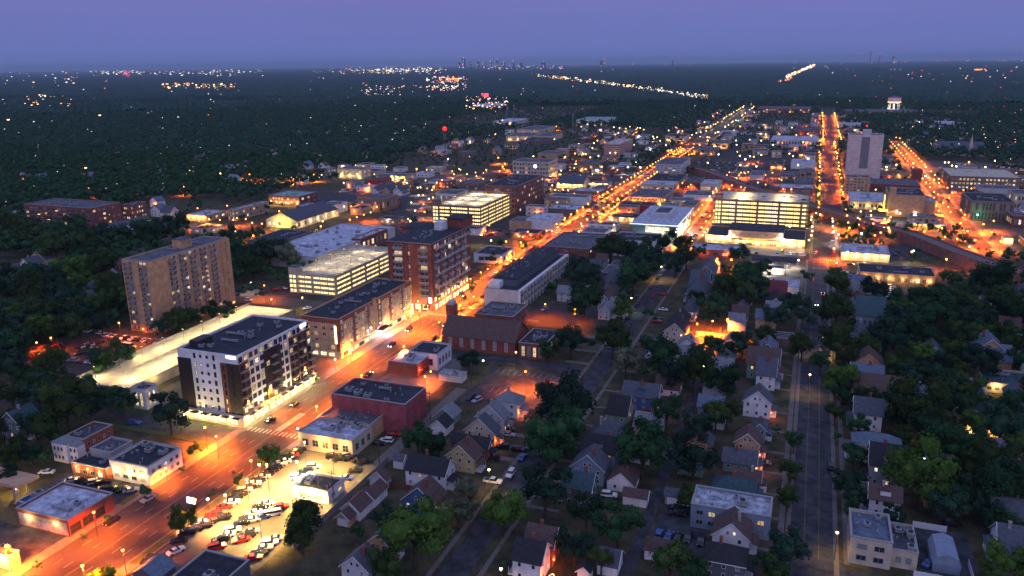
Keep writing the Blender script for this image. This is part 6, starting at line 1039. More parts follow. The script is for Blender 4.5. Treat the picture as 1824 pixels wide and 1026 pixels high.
# ================================================================ HOUSES
LABH = []
def house(x0, x1, y0, y1, h, axis, wk, rk, label):
    if x1-x0 < 3: x1 = x0+3
    if y1-y0 < 3: y1 = y0+3
    small = h <= 3.2; cx, cy = (x0+x1)/2, (y0+y1)/2; side = 'E' if cx < 0 else 'W'
    root, X, Y, rise = gable_block('garage' if small else 'house', x0, x1, y0, y1, h, axis, wk, rk, label, over=.35 if small else .5, cat='garage' if small else 'house')
    LAND.append((cx, cy, label)); r = random.Random(int(cx*13+cy*7)); sx = 1 if side == 'E' else -1
    tr = MB(); w2 = .12
    if axis == 'y':
        for s in (-1, 1): tr.bar((s*(X+.48), -Y-.5, h-.38), (0, -Y-.5, h+rise+.08), .11, 4)
    elif axis == 'x':
        for s in (-1, 1): tr.bar((sx*(X+.5), s*(Y+.48), h-.38), (sx*(X+.5), 0, h+rise+.08), .11, 4)
    else: tr.box(-X-.52, X+.52, -Y-.55, -Y-.5, h-.32, h-.1)
    tr.build('fascia', M_whitep if not small else M_framew, root)
    if small:
        b = MB(); b.box(-min(X-.3, 1.5), min(X-.3, 1.5), -Y-.05, -Y-.003, .05, 2.3); b.build('garage_door', mat('garage_door_red', (.3,.03,.03), .6, .1) if 'red end' in label else M_framew, root); return
    n = 2 if h > 4.6 else 1; fh = h/n; its = []
    q = lambda: (random.choice('0123') if r.random() < .10 else ('b' if r.random() < .3 else 'd'))
    nS = max(2, int(2*X//3)); nE = max(2, int(2*Y//3.2))
    for k in range(n):
        for c in range(nS): its.append((winmesh(.95, 1.3, q(), 'w'), (-X+2*X*(c+.5)/nS, -Y-.004, fh*(k+.55)), 0))
        for c in range(nE): its.append((winmesh(.95, 1.3, q(), 'w'), (sx*(X+.004), -Y+2*Y*(c+.5)/nE, fh*(k+.55)), sx*math.pi/2))
    if axis == 'y' and rise > 2.5:
        for s in (-.8, .8): its.append((winmesh(.8, 1.1, q(), 'w'), (s, -Y-.004, h+.9), 0))
    place(root, its, 'window')
    b = MB(); b.box(-.35, .35, -.35, .35, 0, 1.5+rise*.5); b.box(-.42, .42, -.42, .42, 1.5+rise*.5, 1.65+rise*.5); b.build('chimney', wall('redbrick') if r.random() < .7 else M_conc, root, (r.uniform(-X*.4, X*.4), r.uniform(-Y*.3, Y*.3), h+rise*.4))
    pd = 1.9; ps = sx if abs(cx+70) > 4 else sx
    px_ = 1 if (-122 < cx < -80 or -35 < cx < 0) else -1 if (-65 < cx < -40 or 15 < cx < 35) else sx
    p = MB(); a, c = (X+.01, X+pd) if px_ > 0 else (-X-pd, -X-.01)
    p.box(a, c, -Y*.6, Y*.6, 0, .5)
    for yy in (-Y*.55, 0, Y*.55): e = c-.15 if px_ > 0 else a+.15; p.box(e-.07, e+.07, yy-.07, yy+.07, .5, 2.7)
    p.build('porch', M_framew, root)
    p = MB(); e = (c+.3) if px_ > 0 else (a-.3); i_ = X+.01 if px_ > 0 else -X-.01
    p.quad((i_,-Y*.65,3.4), (e,-Y*.65,2.75), (e,Y*.65,2.75), (i_,Y*.65,3.4)); p.quad((i_,-Y*.65,3.28), (i_,Y*.65,3.28), (e,Y*.65,2.63), (e,-Y*.65,2.63)); p.quad((e,-Y*.65,2.63),(e,Y*.65,2.63),(e,Y*.65,2.75),(e,-Y*.65,2.75)); p.tri((i_,-Y*.65,3.4),(i_,-Y*.65,3.28),(e,-Y*.65,2.7))
    p.build('porch_roof', roofm(rk, True), root)
    if any(w in label for w in ('lit', 'lamp', 'string', 'porch lamp', 'patio')): wall_lamp(root, X if sx > 0 else -X, -Y+.3, 2.4, (sx,0), 'o', 130, .2)
    if r.random() < .5 and axis != 'h' and h > 4.6:
        d = MB(); dw = 1.3; zz = h+rise*.25
        if axis == 'x':
            d.box(-dw, dw, -Y*.8, -Y*.2, zz-.6, zz+1.5); d.build('dormer', wall(wk), root); e = MB()
            e.quad((-dw-.2,-Y*.8-.3,zz+1.5),(0,-Y*.8-.3,zz+2.3),(0,-.05*Y,zz+2.3),(-dw-.2,-.05*Y,zz+1.5)); e.quad((0,-Y*.8-.3,zz+2.3),(dw+.2,-Y*.8-.3,zz+1.5),(dw+.2,-.05*Y,zz+1.5),(0,-.05*Y,zz+2.3)); e.tri((-dw-.2,-Y*.8-.28,zz+1.5),(dw+.2,-Y*.8-.28,zz+1.5),(0,-Y*.8-.28,zz+2.3)); e.build('dormer_roof', roofm(rk, True), root)
for r_ in HS: house(*r_)
# string lights in one yard
b = MB()
for k in range(26): t = k/25; b.ball(-51+6*t, 156+3*math.sin(t*9), 2.7-.5*math.sin(t*3.1), .12, 0, 6, 4)
o_ = b.build('string_lights', glow('string_bulb', (1,.4,.15), 10)); tag(o_, 'string of small pinkish bulbs hanging over a dark yard', 'string lights'); lamp((-49,157,2.4), (1,.3,.12), 260, .5); lamp((-46,156,2.4), (1,.3,.12), 160, .5)
# fences
def fence(x0, x1, y0, y1, h, m, label):
    L = math.hypot(x1-x0, y1-y0); root = thing('fence', label, 'fence', (x0, y0, 0), math.atan2(y1-y0, x1-x0)); b = MB(); n = max(1, int(L/2.4))
    for i in range(n): b.box(i*L/n+.06, (i+1)*L/n-.06, -.03, .03, .1, h)
    b.build('panel', m, root); p = MB()
    for i in range(n+1): p.box(i*L/n-.06, i*L/n+.06, -.06, .06, 0, h+.12)
    p.build('post', m, root)
fence(31, 44, 189.8, 189.8, 1.9, M_whitep, 'white board fence along the yard of the cream corner block'); fence(33, 41, 213.5, 213.5, 1.9, M_whitep, 'short white board fence behind the metal barn'); fence(44, 44, 190, 199, 1.9, M_whitep, 'white board fence running beside the metal barn')
fence(-115, -100, 186.4, 186.4, 1.8, mat('fence_redwood', (.16,.06,.04), .9, .2, 2), 'reddish wooden fence between the half-timbered house and the blue house'); fence(-117.2, -117.2, 150, 200, 1.8, mat('fence_grey', (.2,.2,.21), .9, .2, 2), 'grey wall between the full car park and the back alley'); fence(-43, -28, 353, 353, 2.2, wall('cream'), 'long pale garden wall lit deep orange under trees')
# gambrel barn
root = thing('metal_barn', 'barn-shaped pale metal shed inside the white fence', 'barn', (38.5, 199, 0)); LAND.append((38.5, 199, 'barn-shaped pale metal shed')); b = MB(); b.box(-3, 3, -5, 5, 0, 2.4); b.build('wall', wall('bluegreywall'), root); b = MB(); pts = [(-3.2,2.3),(-2.3,4.3),(0,5.2),(2.3,4.3),(3.2,2.3)]
for (xa, za), (xb, zb) in zip(pts, pts[1:]): b.quad((xa,-5.2,za),(xb,-5.2,zb),(xb,5.2,zb),(xa,5.2,za))
for y in (-5.1, 5.1):
    n = len(b.v); b.v += [(p[0], y, p[1]) for p in pts]; b.f.append(tuple(range(n, n+5))); b.m.append(0)
b.build('roof', mat('corrugated_metal', (.25,.3,.4), .5, .15, .5, bands=('Y',.5,.08,.7)), root)
# houses half hidden in the woods
WN = []; HN = []
HR = [(r_[0], r_[1], r_[2], r_[3]) for r_ in HS]+FPL
for x0, x1, y0, y1, step, hh in ((-49,-39,206,470,17,3), (-31,-22,222,470,15,3), (-57,-48,275,350,13,5), (22,33,325,470,16,5.4), (37,50,205,300,22,3.2), (52,66,200,270,20,5.4), (84,96,230,470,22,5.4), (100,112,250,470,24,5.4), (70,80,220,340,22,5.4), (-120,-111,386,470,15,5), (-19,-8,340,400,14,5.4)):
    y = y0
    while y < y1:
        w_, d_ = fr.uniform(6.5, x1-x0-.5) if x1-x0 > 7.5 else x1-x0, fr.uniform(6.5, 9); x = fr.uniform(x0, x1-w_)
        if all(x+w_ < a-1.2 or x > c+1.2 or y+d_ < d-1.2 or y > e+1.2 for a, c, d, e in HR) and not onr(x, y, w_, d_):
            HR.append((x, x+w_, y, y+d_)); FPL.append((x, x+w_, y, y+d_)); wk = fr.choice(['white','white','cream','palegrey','bluegreywall','tan','greenwall']); root, X, Y, rise = gable_block('garage' if hh < 3.5 else 'house', x, x+w_, y, y+d_, hh, fr.choice('xyx'), wk, fr.choice(['grey','slate','brown','bluegrey','grey']), '', cat='garage' if hh < 3.5 else 'house')
            root['_d'] = {'white':'white','cream':'cream','palegrey':'pale grey','bluegreywall':'blue-grey','tan':'tan','greenwall':'pale green'}[wk]+(' small garage' if hh < 3.5 else ' gabled house'); HN.append(root)
            n_ = 1 if hh < 3.5 else 2; place(root, face_items(-X, X, -Y, Y, 'S', n_, 2, .3, hh-.2, .95, 1.2, .1, 'w')+face_items(-X, X, -Y, Y, 'E' if x < 0 else 'W', n_, 2, .3, hh-.2, .95, 1.2, .1, 'w'), 'window')
            b = MB(); b.box(-.35, .35, -.35, .35, 0, 1.9); b.build('chimney', wall('redbrick'), root, (X*.3, 0, hh+rise*.5))
        y += step*fr.uniform(.8, 1.2)
for x0, x1, y0, y1, n in ((-900,-480,420,1500,60), (-430,-335,200,420,9), (140,420,480,1600,40), (-480,-250,1000,1700,14)):
    for k in range(n):
        x, y = fr.uniform(x0, x1), fr.uniform(y0, y1); w_, d_ = fr.uniform(8, 11), fr.uniform(8, 13)
        if not inview(x, y, 5, 0) or not clear(x, x+w_, y, y+d_, 3): continue
        FPL.append((x, x+w_, y, y+d_)); wk = fr.choice(['white','white','cream','palegrey','redbrick','tan']); root, X, Y, rise = gable_block('house', x, x+w_, y, y+d_, 5.6, fr.choice('xy'), wk, fr.choice(['grey','slate','brown','bluegrey']), '', cat='house')
        root['_d'] = {'white':'white','cream':'cream','palegrey':'pale grey','redbrick':'red brick','tan':'tan'}[wk]+' gabled house'; WN.append(root)
        place(root, [(winmesh(1, 1.3, fr.choice('ddb01'), 'w'), (-X+2*X*(i+.5)/3, -Y-.004, zz), 0) for i in range(3) for zz in (1.7, 4.3)], 'window')
        if fr.random() < .35: wall_lamp(root, X*.6, -Y, 3, (0,-1), fr.choice('yo'), 300, .3)
# ================================================================ TOWERS: mast, water tower, utility poles
def lattice(root, x, y, h, w, m):
    b = MB(); P_ = [(-w,-w),(w,-w),(0,w)]
    for px_, py_ in P_: b.bar((x+px_,y+py_,0),(x+px_*.6,y+py_*.6,h),.14,4)
    n = int(h/3)
    for i in range(n):
        z0, z1 = h*i/n, h*(i+1)/n
        for k in range(3): a, c = P_[k], P_[(k+1)%3]; f0, f1 = 1-.4*z0/h, 1-.4*z1/h; b.bar((x+a[0]*f0,y+a[1]*f0,z0),(x+c[0]*f1,y+c[1]*f1,z1),.07,3); b.bar((x+c[0]*f0,y+c[1]*f0,z0),(x+a[0]*f1,y+a[1]*f1,z1),.07,3)
    return b.build('lattice', m, root)
mx_, my_ = -300, 640
root = thing('radio_mast', 'tall lattice radio mast with a glowing red light on top', 'radio mast', (mx_, my_, 0)); mm = mat('mast_paint', (.16,.09,.09), .7, .1, 1, bands=('Z', 12, 6, 2.5)); lattice(root, 0, 0, 66, 1.3, mm)
b = MB()
for z in (35, 38, 52): b.box(-2.2, 2.2, -.3, .3, z, z+1.6)
b.build('antenna_panel', M_metal, root); b = MB(); b.ball(0, 0, 66.8, 1.7, 0, 10, 6); b.build('red_beacon', glow('red_beacon', (1,.004,.004), 6), root); lamp((0,0,70), (1,.05,.03), 900, .5, root); LAND.append((mx_, my_, 'tall lattice radio mast'))
for x, y, h, lb in ((-575,1560,40,'thin grey lattice mast beside the railway'), (-640,1690,36,'shorter grey lattice mast by the rail depot'), (-405,1400,34,'slim mast behind the industrial halls')):
    root = thing('lattice_mast', lb, 'mast', (x, y, 0)); lattice(root, 0, 0, h, 1.2, M_metal)
    b = MB(); b.box(-1.6, 1.6, -.4, .4, h-3, h); b.build('antenna_panel', M_metal, root)
root = thing('water_tower', 'round water tower on legs with a glowing red band near the far end of town', 'water tower', (168, 2115, 0)); LAND.append((168, 2115, 'round water tower')); b = MB()
for k in range(8): a = 2*math.pi*k/8; lg = MB(); lg.bar((13*math.cos(a),13*math.sin(a),0),(11*math.cos(a),11*math.sin(a),24),.55,6); lg.build('leg', mat('tower_white', (.6,.6,.62), .6, .1), root)
b.cyl(0, 0, 0, 24, 2.2, 2.2, 12)
for z in (8, 16):
    for k in range(8): a, c = 2*math.pi*k/8, 2*math.pi*(k+1)/8; b.bar((12.3*math.cos(a),12.3*math.sin(a),z),(12.3*math.cos(c),12.3*math.sin(c),z),.25,4)
b.build('bracing', mat('tower_white', (.6,.6,.62), .6, .1), root); b = MB(); b.cyl(0, 0, 24, 34, 14, 14, 24, 0, False); b.cyl(0, 0, 21, 24, 6, 14, 24, 0, False); b.cyl(0, 0, 34, 38.5, 14, 1, 24, 1); b.build('tank', [mat('tower_white', (.6,.6,.62)), mat('tower_roof_blue', (.08,.12,.25), .6, .1)], root)
b = MB(); b.cyl(0, 0, 23.4, 24.6, 14.6, 14.6, 24, 0, False); b.build('balcony_light', glow('warm_ring', (1,.5,.15), 4), root); b = MB(); b.cyl(0, 0, 30, 32.2, 14.15, 14.15, 24, 0, False); b.build('glow_band', glow('red_lettering_glow', (1,.08,.06), .8), root)  # red band glows in place of the tank's red lettering
for k in range(6): a = math.pi+math.pi*k/5; lamp((18*math.cos(a),18*math.sin(a),6), (1,.85,.75), 4000, .5, root)
# a burst of pink firework far off
root = thing('firework', 'round pink firework burst low over the far woods', 'firework', (-6900, 6840, 0)); b = MB()
for k in range(90):
    v = Vector((random.gauss(0,1), random.gauss(0,1), random.gauss(0,1))).normalized(); p0, p1 = v*12, v*random.uniform(34, 44); b.bar((p0.x,p0.y,70+p0.z),(p1.x,p1.y,70+p1.z-3),.9,3)
b.build('spark', glow('pink_sparks', (1,.05,.28), .9), root)
# ================================================================ TREES
def unit_crown(kind, seed, nl=15, nq=95, core=True):
    r = random.Random(seed); V, Fc, lumps = [], [], []
    def addlump(c, rad):
        bmm = bmesh.new(); bmesh.ops.create_icosphere(bmm, subdivisions=1, radius=rad*.8); n = len(V)
        bmm.verts.ensure_lookup_table()
        for v in bmm.verts: k = r.uniform(.8, 1.1); V.append((c[0]+v.co.x*k, c[1]+v.co.y*k, c[2]+v.co.z*k*.9))
        for f in bmm.faces: Fc.append(tuple(n+v.index for v in f.verts))
        bmm.free()
    if kind == 's':
        for i in range(7): z = -1+2.0*i/7; lumps.append(((0,0,z), .62*(1-i/7.5)+.06))
    else:
        lumps.append(((0,0,0), .55))
        for i in range(nl-1):
            a = r.uniform(0, 6.283); z = r.uniform(-.55, .75); q = math.sqrt(max(0, 1-z*z*.8))*r.uniform(.42, .8); lumps.append(((q*math.cos(a), q*math.sin(a), z*.85), r.uniform(.17, .42)))
    for c, rad in lumps:
        if core: addlump(c, rad)
        for k in range(nq):
            d = Vector((r.gauss(0,1), r.gauss(0,1), r.gauss(.2,1))).normalized(); p = Vector(c)+d*rad*r.uniform(.78, 1.12)
            nrm = (d+Vector((r.gauss(0,.5), r.gauss(0,.5), r.gauss(0,.5)))).normalized(); u = nrm.orthogonal().normalized(); w = nrm.cross(u); s = r.uniform(.035, .075)*(1.0 if core else 1.6); t = r.uniform(0, 3.14); u, w = u*math.cos(t)+w*math.sin(t), w*math.cos(t)-u*math.sin(t)
            n = len(V); V.extend([tuple(p-u*s), tuple(p-w*s*.7), tuple(p+u*s), tuple(p+w*s*.7)]); Fc.append((n, n+1, n+2, n+3))
    return V, Fc
def crown_mesh(kind, seed, m, **k):
    V, Fc = unit_crown(kind, seed, **k); me = bpy.data.meshes.new('crown'); me.from_pydata(V, [], Fc); me.materials.append(m); me.update(); return me
CR_ = {'d': [crown_mesh('d', s, (M_leaf, M_leaf2, M_leaf3)[s % 3], nl=12+s) for s in range(9)], 'g': [crown_mesh('d', 20+s, M_leafg) for s in range(3)], 'b': [crown_mesh('d', 40+s, M_leafb) for s in range(2)], 's': [crown_mesh('s', 60, M_leafs, nq=160)]}
b = MB(); b.cyl(0, 0, 0, .45, .05, .036, 8)
for k in range(6): a = k*1.05; b.bar((0,0,.38+.02*k), (.22*math.cos(a), .22*math.sin(a), .8), .025, 5, 0, .008)
b.cyl(0, 0, .45, .95, .036, .01, 6); TRUNK = b.mesh('trunk', M_wood)
FOOT = [(r[0]-1, r[1]+1, r[2]-1, r[3]+1) for r in FPL]+[(r[0]-1, r[1]+1, r[2]-1, r[3]+1) for r in HS]+[(-260,-232,210,320), (-147,-111,300,319)]
FA = np.array(FOOT)
def hitfoot(x, y, r=0): return bool(np.any((x > FA[:,0]-r) & (x < FA[:,1]+r) & (y > FA[:,2]-r) & (y < FA[:,3]+r)))
ROADS = np.array([(-179,-150,60,1150), (-180,-148,1150,2300), (2,14,60,520), (4,21,520,700), (7,29,700,1300), (10,40,1300,2250), (-79,-69,60,505), (-84,-70,520,1020), (101,119,560,1350), (-150,280,498,524), (-600,-178,193,204), (-150,-80,290,300), (-37,-31,150,300), (14,140,175,189)]+[(xa,xb,yy-6,yy+6) for yy, xa, xb in ((352,-520,-178), (596,-330,-177), (590,-154,-82), (860,-300,-177), (690,-600,-330), (2110,-140,330), (1300,40,200))]+[(l[1],l[2],l[3],l[4]) for l in LOTS if l[0] == 'car_park' or l[3] < 500])
def onroad(x, y, r=0): return bool(np.any((x > ROADS[:,0]-r) & (x < ROADS[:,1]+r) & (y > ROADS[:,2]-r) & (y < ROADS[:,3]+r)))
cand = []      # (x, y, crown radius, kind)
for x, y, r, k in TREES: cand.append((x, y, r*(1.22 if r > 2.5 else 1.1), k, 1))
def scatter(x0, x1, y0, y1, sp, r0, r1, keep=1.0, rr=2.0, kinds='dddg'):
    nx, ny = int((x1-x0)/sp), int((y1-y0)/sp)
    for i in range(nx):
        for j in range(ny):
            if rs.random() > keep: continue
            x = x0+(i+rs.random())*sp; y = y0+(j+rs.random())*sp; r = rs.uniform(r0, r1)
            if hitfoot(x, y, rr) or onroad(x, y, 1.5): continue
            if any(abs(x-c[0]) < (r+c[2])*.42 and abs(y-c[1]) < (r+c[2])*.42 for c in cand): continue
            cand.append((x, y, r, rs.choice(kinds), 0))
scatter(-50, -20, 195, 480, 8, 3.4, 5.6, .62); scatter(33, 150, 190, 480, 8, 4.6, 7, .97); scatter(14, 36, 190, 470, 8, 3.2, 5.2, .55); scatter(-112, -82, 150, 250, 9, 2.5, 4, .15); scatter(-125, -80, 385, 500, 9, 3.5, 5, .45)
scatter(-430, -300, 150, 420, 9, 5, 7.5, 1); scatter(-300, -215, 150, 192, 9, 4, 6, .8); scatter(-290, -266, 276, 400, 9, 3.5, 5, .5); scatter(-330, -265, 345, 420, 10, 4, 6, .6); scatter(45, 150, 120, 190, 10, 4, 6, .7)
scatter(-60, -44, 200, 480, 8, 2.5, 3.6, .15)
for y in np.arange(345, 1120, 9.5):      # street trees of the avenue
    for x in (-175.6, -155.6):
        if rs.random() < .62: cand.append((x+rs.uniform(-.6,.6), float(y), rs.uniform(1.9, 3.0), 'd', 0))
for y in np.arange(640, 2050, 12):
    for x in ((7.5, 28.6) if y < 1300 else (12, 38)):
        if rs.random() < .8: cand.append((x+rs.uniform(-.6,.6), float(y), rs.uniform(2.2, 3.6), 'd', 0))
scatter(-330, -180, 500, 900, 22, 2.5, 4.5, .35); scatter(-150, 100, 530, 900, 24, 2.5, 4.2, .3); scatter(20, 125, 535, 640, 8.5, 2.8, 4.8, .6); scatter(110, 190, 560, 760, 16, 2.5, 4, .4); scatter(118, 330, 190, 560, 11, 4.5, 6, .9)
def size_seen(c):
    v = Vector((c[0], c[1], c[2]-CH)); return c[2]/v.length
cand = [c for c in cand if not (-46 < c[0] < -29 and 335 < c[1] < 362) and not (c[1] < 880 and rail_d(c[0], c[1]) < 5+c[2]*.8)]
vis = [c for c in cand if inview(c[0], c[1], 6, 70)]; vis.sort(key=lambda c: -size_seen(c)); solo, rest = vis[:300], vis[300:]
TN = []
for x, y, r, k, ex in solo:
    tone = {'d':'dark leafy tree','g':'fresh green tree','b':'pale tree covered in white blossom','s':'narrow pointed spruce'}[k]
    root = thing('spruce_tree' if k == 's' else 'tree', '', 'tree', (x, y, 0), rs.uniform(0, 6)); root['_d'] = ('tall ' if r > 5.2 else 'small ' if r < 3 else '')+tone
    zc = r*1.08+(2.3 if r < 3.3 else .7) if k != 's' else r*2.0
    c = obj('crown', rs.choice(CR_[k]), root, (0, 0, zc)); c.scale = (r*rs.uniform(.93,1.07), r*rs.uniform(.93,1.07), r*rs.uniform(.85,1.05)) if k != 's' else (r, r, r*2.0)
    t = obj('trunk', TRUNK, root); hh = zc*1.15; t.scale = (hh*.9, hh*.9, hh); TN.append(root)
# far woods: one mass
def template(seed, nl, nq, core): V, Fc = unit_crown('d', seed, nl=nl, nq=nq, core=core); return np.array(V), Fc
def mass(name, pts, temps, m, label_kind='stuff'):
    Vs, Ls, Lt, off = [], [], [], 0
    P_ = np.array(pts)
    for ti, (V, Fc) in enumerate(temps):
        sel = P_[ti::len(temps)]
        if not len(sel): continue
        n = len(sel); a = rng.uniform(0, 6.28, n); s = sel[:,3]; c_, s_ = np.cos(a), np.sin(a)
        X_ = V[None,:,0]*s[:,None]; Y_ = V[None,:,1]*s[:,None]; Z_ = V[None,:,2]*(s*rng.uniform(.8,1.1,n))[:,None]
        vx = X_*c_[:,None]-Y_*s_[:,None]+sel[:,0:1]; vy = X_*s_[:,None]+Y_*c_[:,None]+sel[:,1:2]; vz = Z_+sel[:,2:3]
        Vs.append(np.stack([vx, vy, vz], -1).reshape(-1, 3)); nv = len(V)
        fl = np.concatenate([np.array(f) for f in Fc]); tot = np.array([len(f) for f in Fc])
        Ls.append((fl[None,:]+(np.arange(n)*nv)[:,None]+off).reshape(-1)); Lt.append(np.tile(tot, n)); off += nv*n
    Vs = np.concatenate(Vs); Ls = np.concatenate(Ls).astype(np.int32); Lt = np.concatenate(Lt).astype(np.int32)
    me = bpy.data.meshes.new(name); me.vertices.add(len(Vs)); me.vertices.foreach_set('co', Vs.astype(np.float32).ravel()); me.loops.add(len(Ls)); me.loops.foreach_set('vertex_index', Ls); me.polygons.add(len(Lt))
    st = np.concatenate([[0], np.cumsum(Lt)[:-1]]).astype(np.int32); me.polygons.foreach_set('loop_start', st); me.update(calc_edges=True); me.materials.append(m)
    return setk(obj(name, me), label_kind)
TOWN = [(-180,118,500,900,.10), (-180,0,900,2060,.45), (40,103,900,2060,.7), (-480,-180,470,900,.10), (-520,-200,900,1460,.45), (-760,-520,1450,2300,.5), (-570,-380,440,600,.15), (118,230,560,960,.2), (60,340,1950,2110,.15), (-300,-120,1500,2150,.6)]
woods = []
y = 330.0
while y < 2700:
    sp = 10 if y < 1300 else 12
    xa = -y*1.4-60; xb = y*.36+90
    for x in np.arange(xa, xb, sp):
        xx = x+rng.uniform(-.42,.42)*sp; yy = y+rng.uniform(-.42,.42)*sp
        if not inview(xx, yy, 10, 60): continue
        if yy < 560 and xx > -330: continue
        if yy < 430 and xx > -425: continue
        if -425 < xx < -300 and yy < 420: continue
        dens = .97
        for t in TOWN:
            if t[0] < xx < t[1] and t[2] < yy < t[3]: dens = t[4]; break
        if rng.random() > dens: continue
        r = rng.uniform(4.4, 8.2) if dens > .5 else rng.uniform(2.8, 4.6)
        if hitfoot(xx, yy, 2.5 if dens < .6 else 4.2) or hitfoot(xx, yy-9, 3) or onroad(xx, yy, 2+r*.4): continue
        woods.append((xx, yy, r*1.1+rng.uniform(-1,2.5), r))
    y += sp
W1 = [w for w in woods if w[1] < 900]+[(c[0], c[1], c[2]*1.25, c[2]) for c in rest]; W2 = [w for w in woods if w[1] >= 900]
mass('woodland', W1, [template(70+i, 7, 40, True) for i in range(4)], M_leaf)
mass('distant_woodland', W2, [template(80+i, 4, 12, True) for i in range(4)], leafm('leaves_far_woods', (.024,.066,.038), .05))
# beyond that the woods read as one rough canopy
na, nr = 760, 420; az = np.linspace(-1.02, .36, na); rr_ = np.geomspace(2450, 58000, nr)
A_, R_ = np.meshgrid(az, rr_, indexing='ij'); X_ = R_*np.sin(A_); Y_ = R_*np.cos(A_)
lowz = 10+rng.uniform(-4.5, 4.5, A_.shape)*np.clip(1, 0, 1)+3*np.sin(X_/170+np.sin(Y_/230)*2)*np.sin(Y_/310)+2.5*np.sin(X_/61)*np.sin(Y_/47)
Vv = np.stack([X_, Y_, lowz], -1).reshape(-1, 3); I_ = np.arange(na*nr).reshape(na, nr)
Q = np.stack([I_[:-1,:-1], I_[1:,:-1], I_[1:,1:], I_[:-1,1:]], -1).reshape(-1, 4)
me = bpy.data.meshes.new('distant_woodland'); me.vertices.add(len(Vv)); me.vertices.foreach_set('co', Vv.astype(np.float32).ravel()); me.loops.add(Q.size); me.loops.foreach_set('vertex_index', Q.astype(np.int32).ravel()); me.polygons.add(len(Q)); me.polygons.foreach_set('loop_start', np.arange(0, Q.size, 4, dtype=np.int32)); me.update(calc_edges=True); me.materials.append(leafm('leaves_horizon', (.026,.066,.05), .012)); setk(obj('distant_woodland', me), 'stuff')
# ================================================================ STREET LAMPS
LN = []
def lamp_meshes(col, R_, globes=1):
    b = MB(); b.cyl(0, 0, 0, 1, .09, .06, 6); pole = b.mesh('pole', M_dkmetal)
    h = MB(); h.cyl(0, 0, -.5, -.3, .12, .25, 8, 0); h.ball(0, 0, 0, R_, 1, 10, 6); h.cyl(0, 0, R_*.9, R_*1.25, R_*.5, .05, 8, 0); head = h.mesh('lamp_head', [M_dkmetal, glow('lamp_globe_'+col, GLC[col], {'o': 5, 'y': 9, 'w': 12, 'g': 8}[col])])
    return pole, head
LM = {}
LQ = []
def street_lamp(*a, **k): LQ.append((a, k))
def make_lamp(x, y, h, col, w, R_=.42, desc=None):
    k = (col, R_)
    if k not in LM: LM[k] = lamp_meshes(col, R_)
    root = thing('street_lamp', '', 'street lamp', (x, y, 0)); p = obj('pole', LM[k][0], root); p.scale = (1, 1, h-.4); obj('lamp_head', LM[k][1], root, (0, 0, h))
    root['_d'] = desc or {'o': 'orange street lamp', 'y': 'warm yellow street lamp', 'w': 'bright white street lamp', 'g': 'greenish street lamp'}[col]
    if w: lamp((0, 0, h-R_-.2), LC[col], w, .3, root, 2.75 if col == 'o' else 2.25)
    LN.append(root)
used = []
for x, y in ((-177,188), (-177,222), (-152,214), (-152,232), (-177,118), (-152.5,118)): used.append((x, y)); street_lamp(x, y, 8, 'o', 17000, .4, 'orange street lamp')
for x, y in ((-36,352), (-42,346), (-30,357)): used.append((x, y)); street_lamp(x, y, 8, 'o', 15000, .4, 'orange street lamp')
def free(x, y, d): return all(abs(x-a) > d or abs(y-c) > d for a, c in used)
for x, y, h, k in LAMPS:
    D = math.hypot(x, y); used.append((x, y)); street_lamp(x, y, h, k, min(1, (h/7)**2)*{'o': 7500 if y > 420 or abs(x+164) < 18 or (-116 < x < -86 and 245 < y < 290) else 3400, 'y': 4200, 'w': 5000, 'g': 900}[k]*(1 if y > 330 or k == 'o' else .45)*(1 if y < 900 else 1.8), .36 if D < 450 else .5 if D < 900 else .8)  # far globes enlarged to imitate the bloom around lamps
for y in range(108, 1150, 17):
    for x in (-177.2, -152.2) if y < 340 else (-174.6, -157.0):
        if y < 340 and (y//17) % 2: continue
        if free(x, y, 9): street_lamp(x, y, 8 if y < 340 else 5.5, 'o', 17000 if y < 340 else 9000, .4 if y < 500 else .55, 'orange street lamp'); used.append((x, y))
for y in range(1165, 2250, 42):
    for x in (-178, -150):
      if rs.random() < .75: street_lamp(x+rs.uniform(-1.5,1.5), y+rs.uniform(-9,9), rs.uniform(7,10), 'y' if y > 1250 else 'o', 16000, .7, 'yellow street lamp')
for y in range(600, 2000, 22 if True else 1):
    for x in ((8.2, 27.8) if y < 1300 else (12.4, 37.6)):
        if free(x, y, 7) and rs.random() < .8: street_lamp(x+rs.uniform(-.8,.8), y+rs.uniform(-5,5), rs.uniform(4.5,7.5), 'o' if rs.random() < .85 else 'y', 9000 if y < 1300 else 14000, .5 if y < 900 else .65, 'orange street lamp'); used.append((x, y))
for y in range(580, 1300, 30):
    for x in (102.8, 117.2):
        if free(x, y, 9): street_lamp(x, y, 7, 'o', 11000, .55, 'orange street lamp'); used.append((x, y))
for y in range(530, 900, 24):
    for x in (-82.6, -70.6):
        if free(x, y, 8): street_lamp(x, y, 5.5, 'o', 7500, .5, 'orange street lamp'); used.append((x, y))
for x, y in ((-141,154),(-141,163),(-141,172),(-139,188),(-127,150),(-127,168),(-128,186)):
    street_lamp(x, y, 9, 'y', 30000, .34, 'yellow car park light'); used.append((x, y))
street_lamp(-135, 178, 8, 'w', 16000, .4, 'white floodlight'); street_lamp(-187, 119, 6, 'o', 2600, .4)
lamp((-150.6, 198.2, 4.5), LC['y'], 900, .3); lamp((-140, 196.5, 4), LC['y'], 900, .3); lamp((-132, 196.5, 4), LC['y'], 700, .3)  # fill lights without fixtures, added so the cream annex wall glows
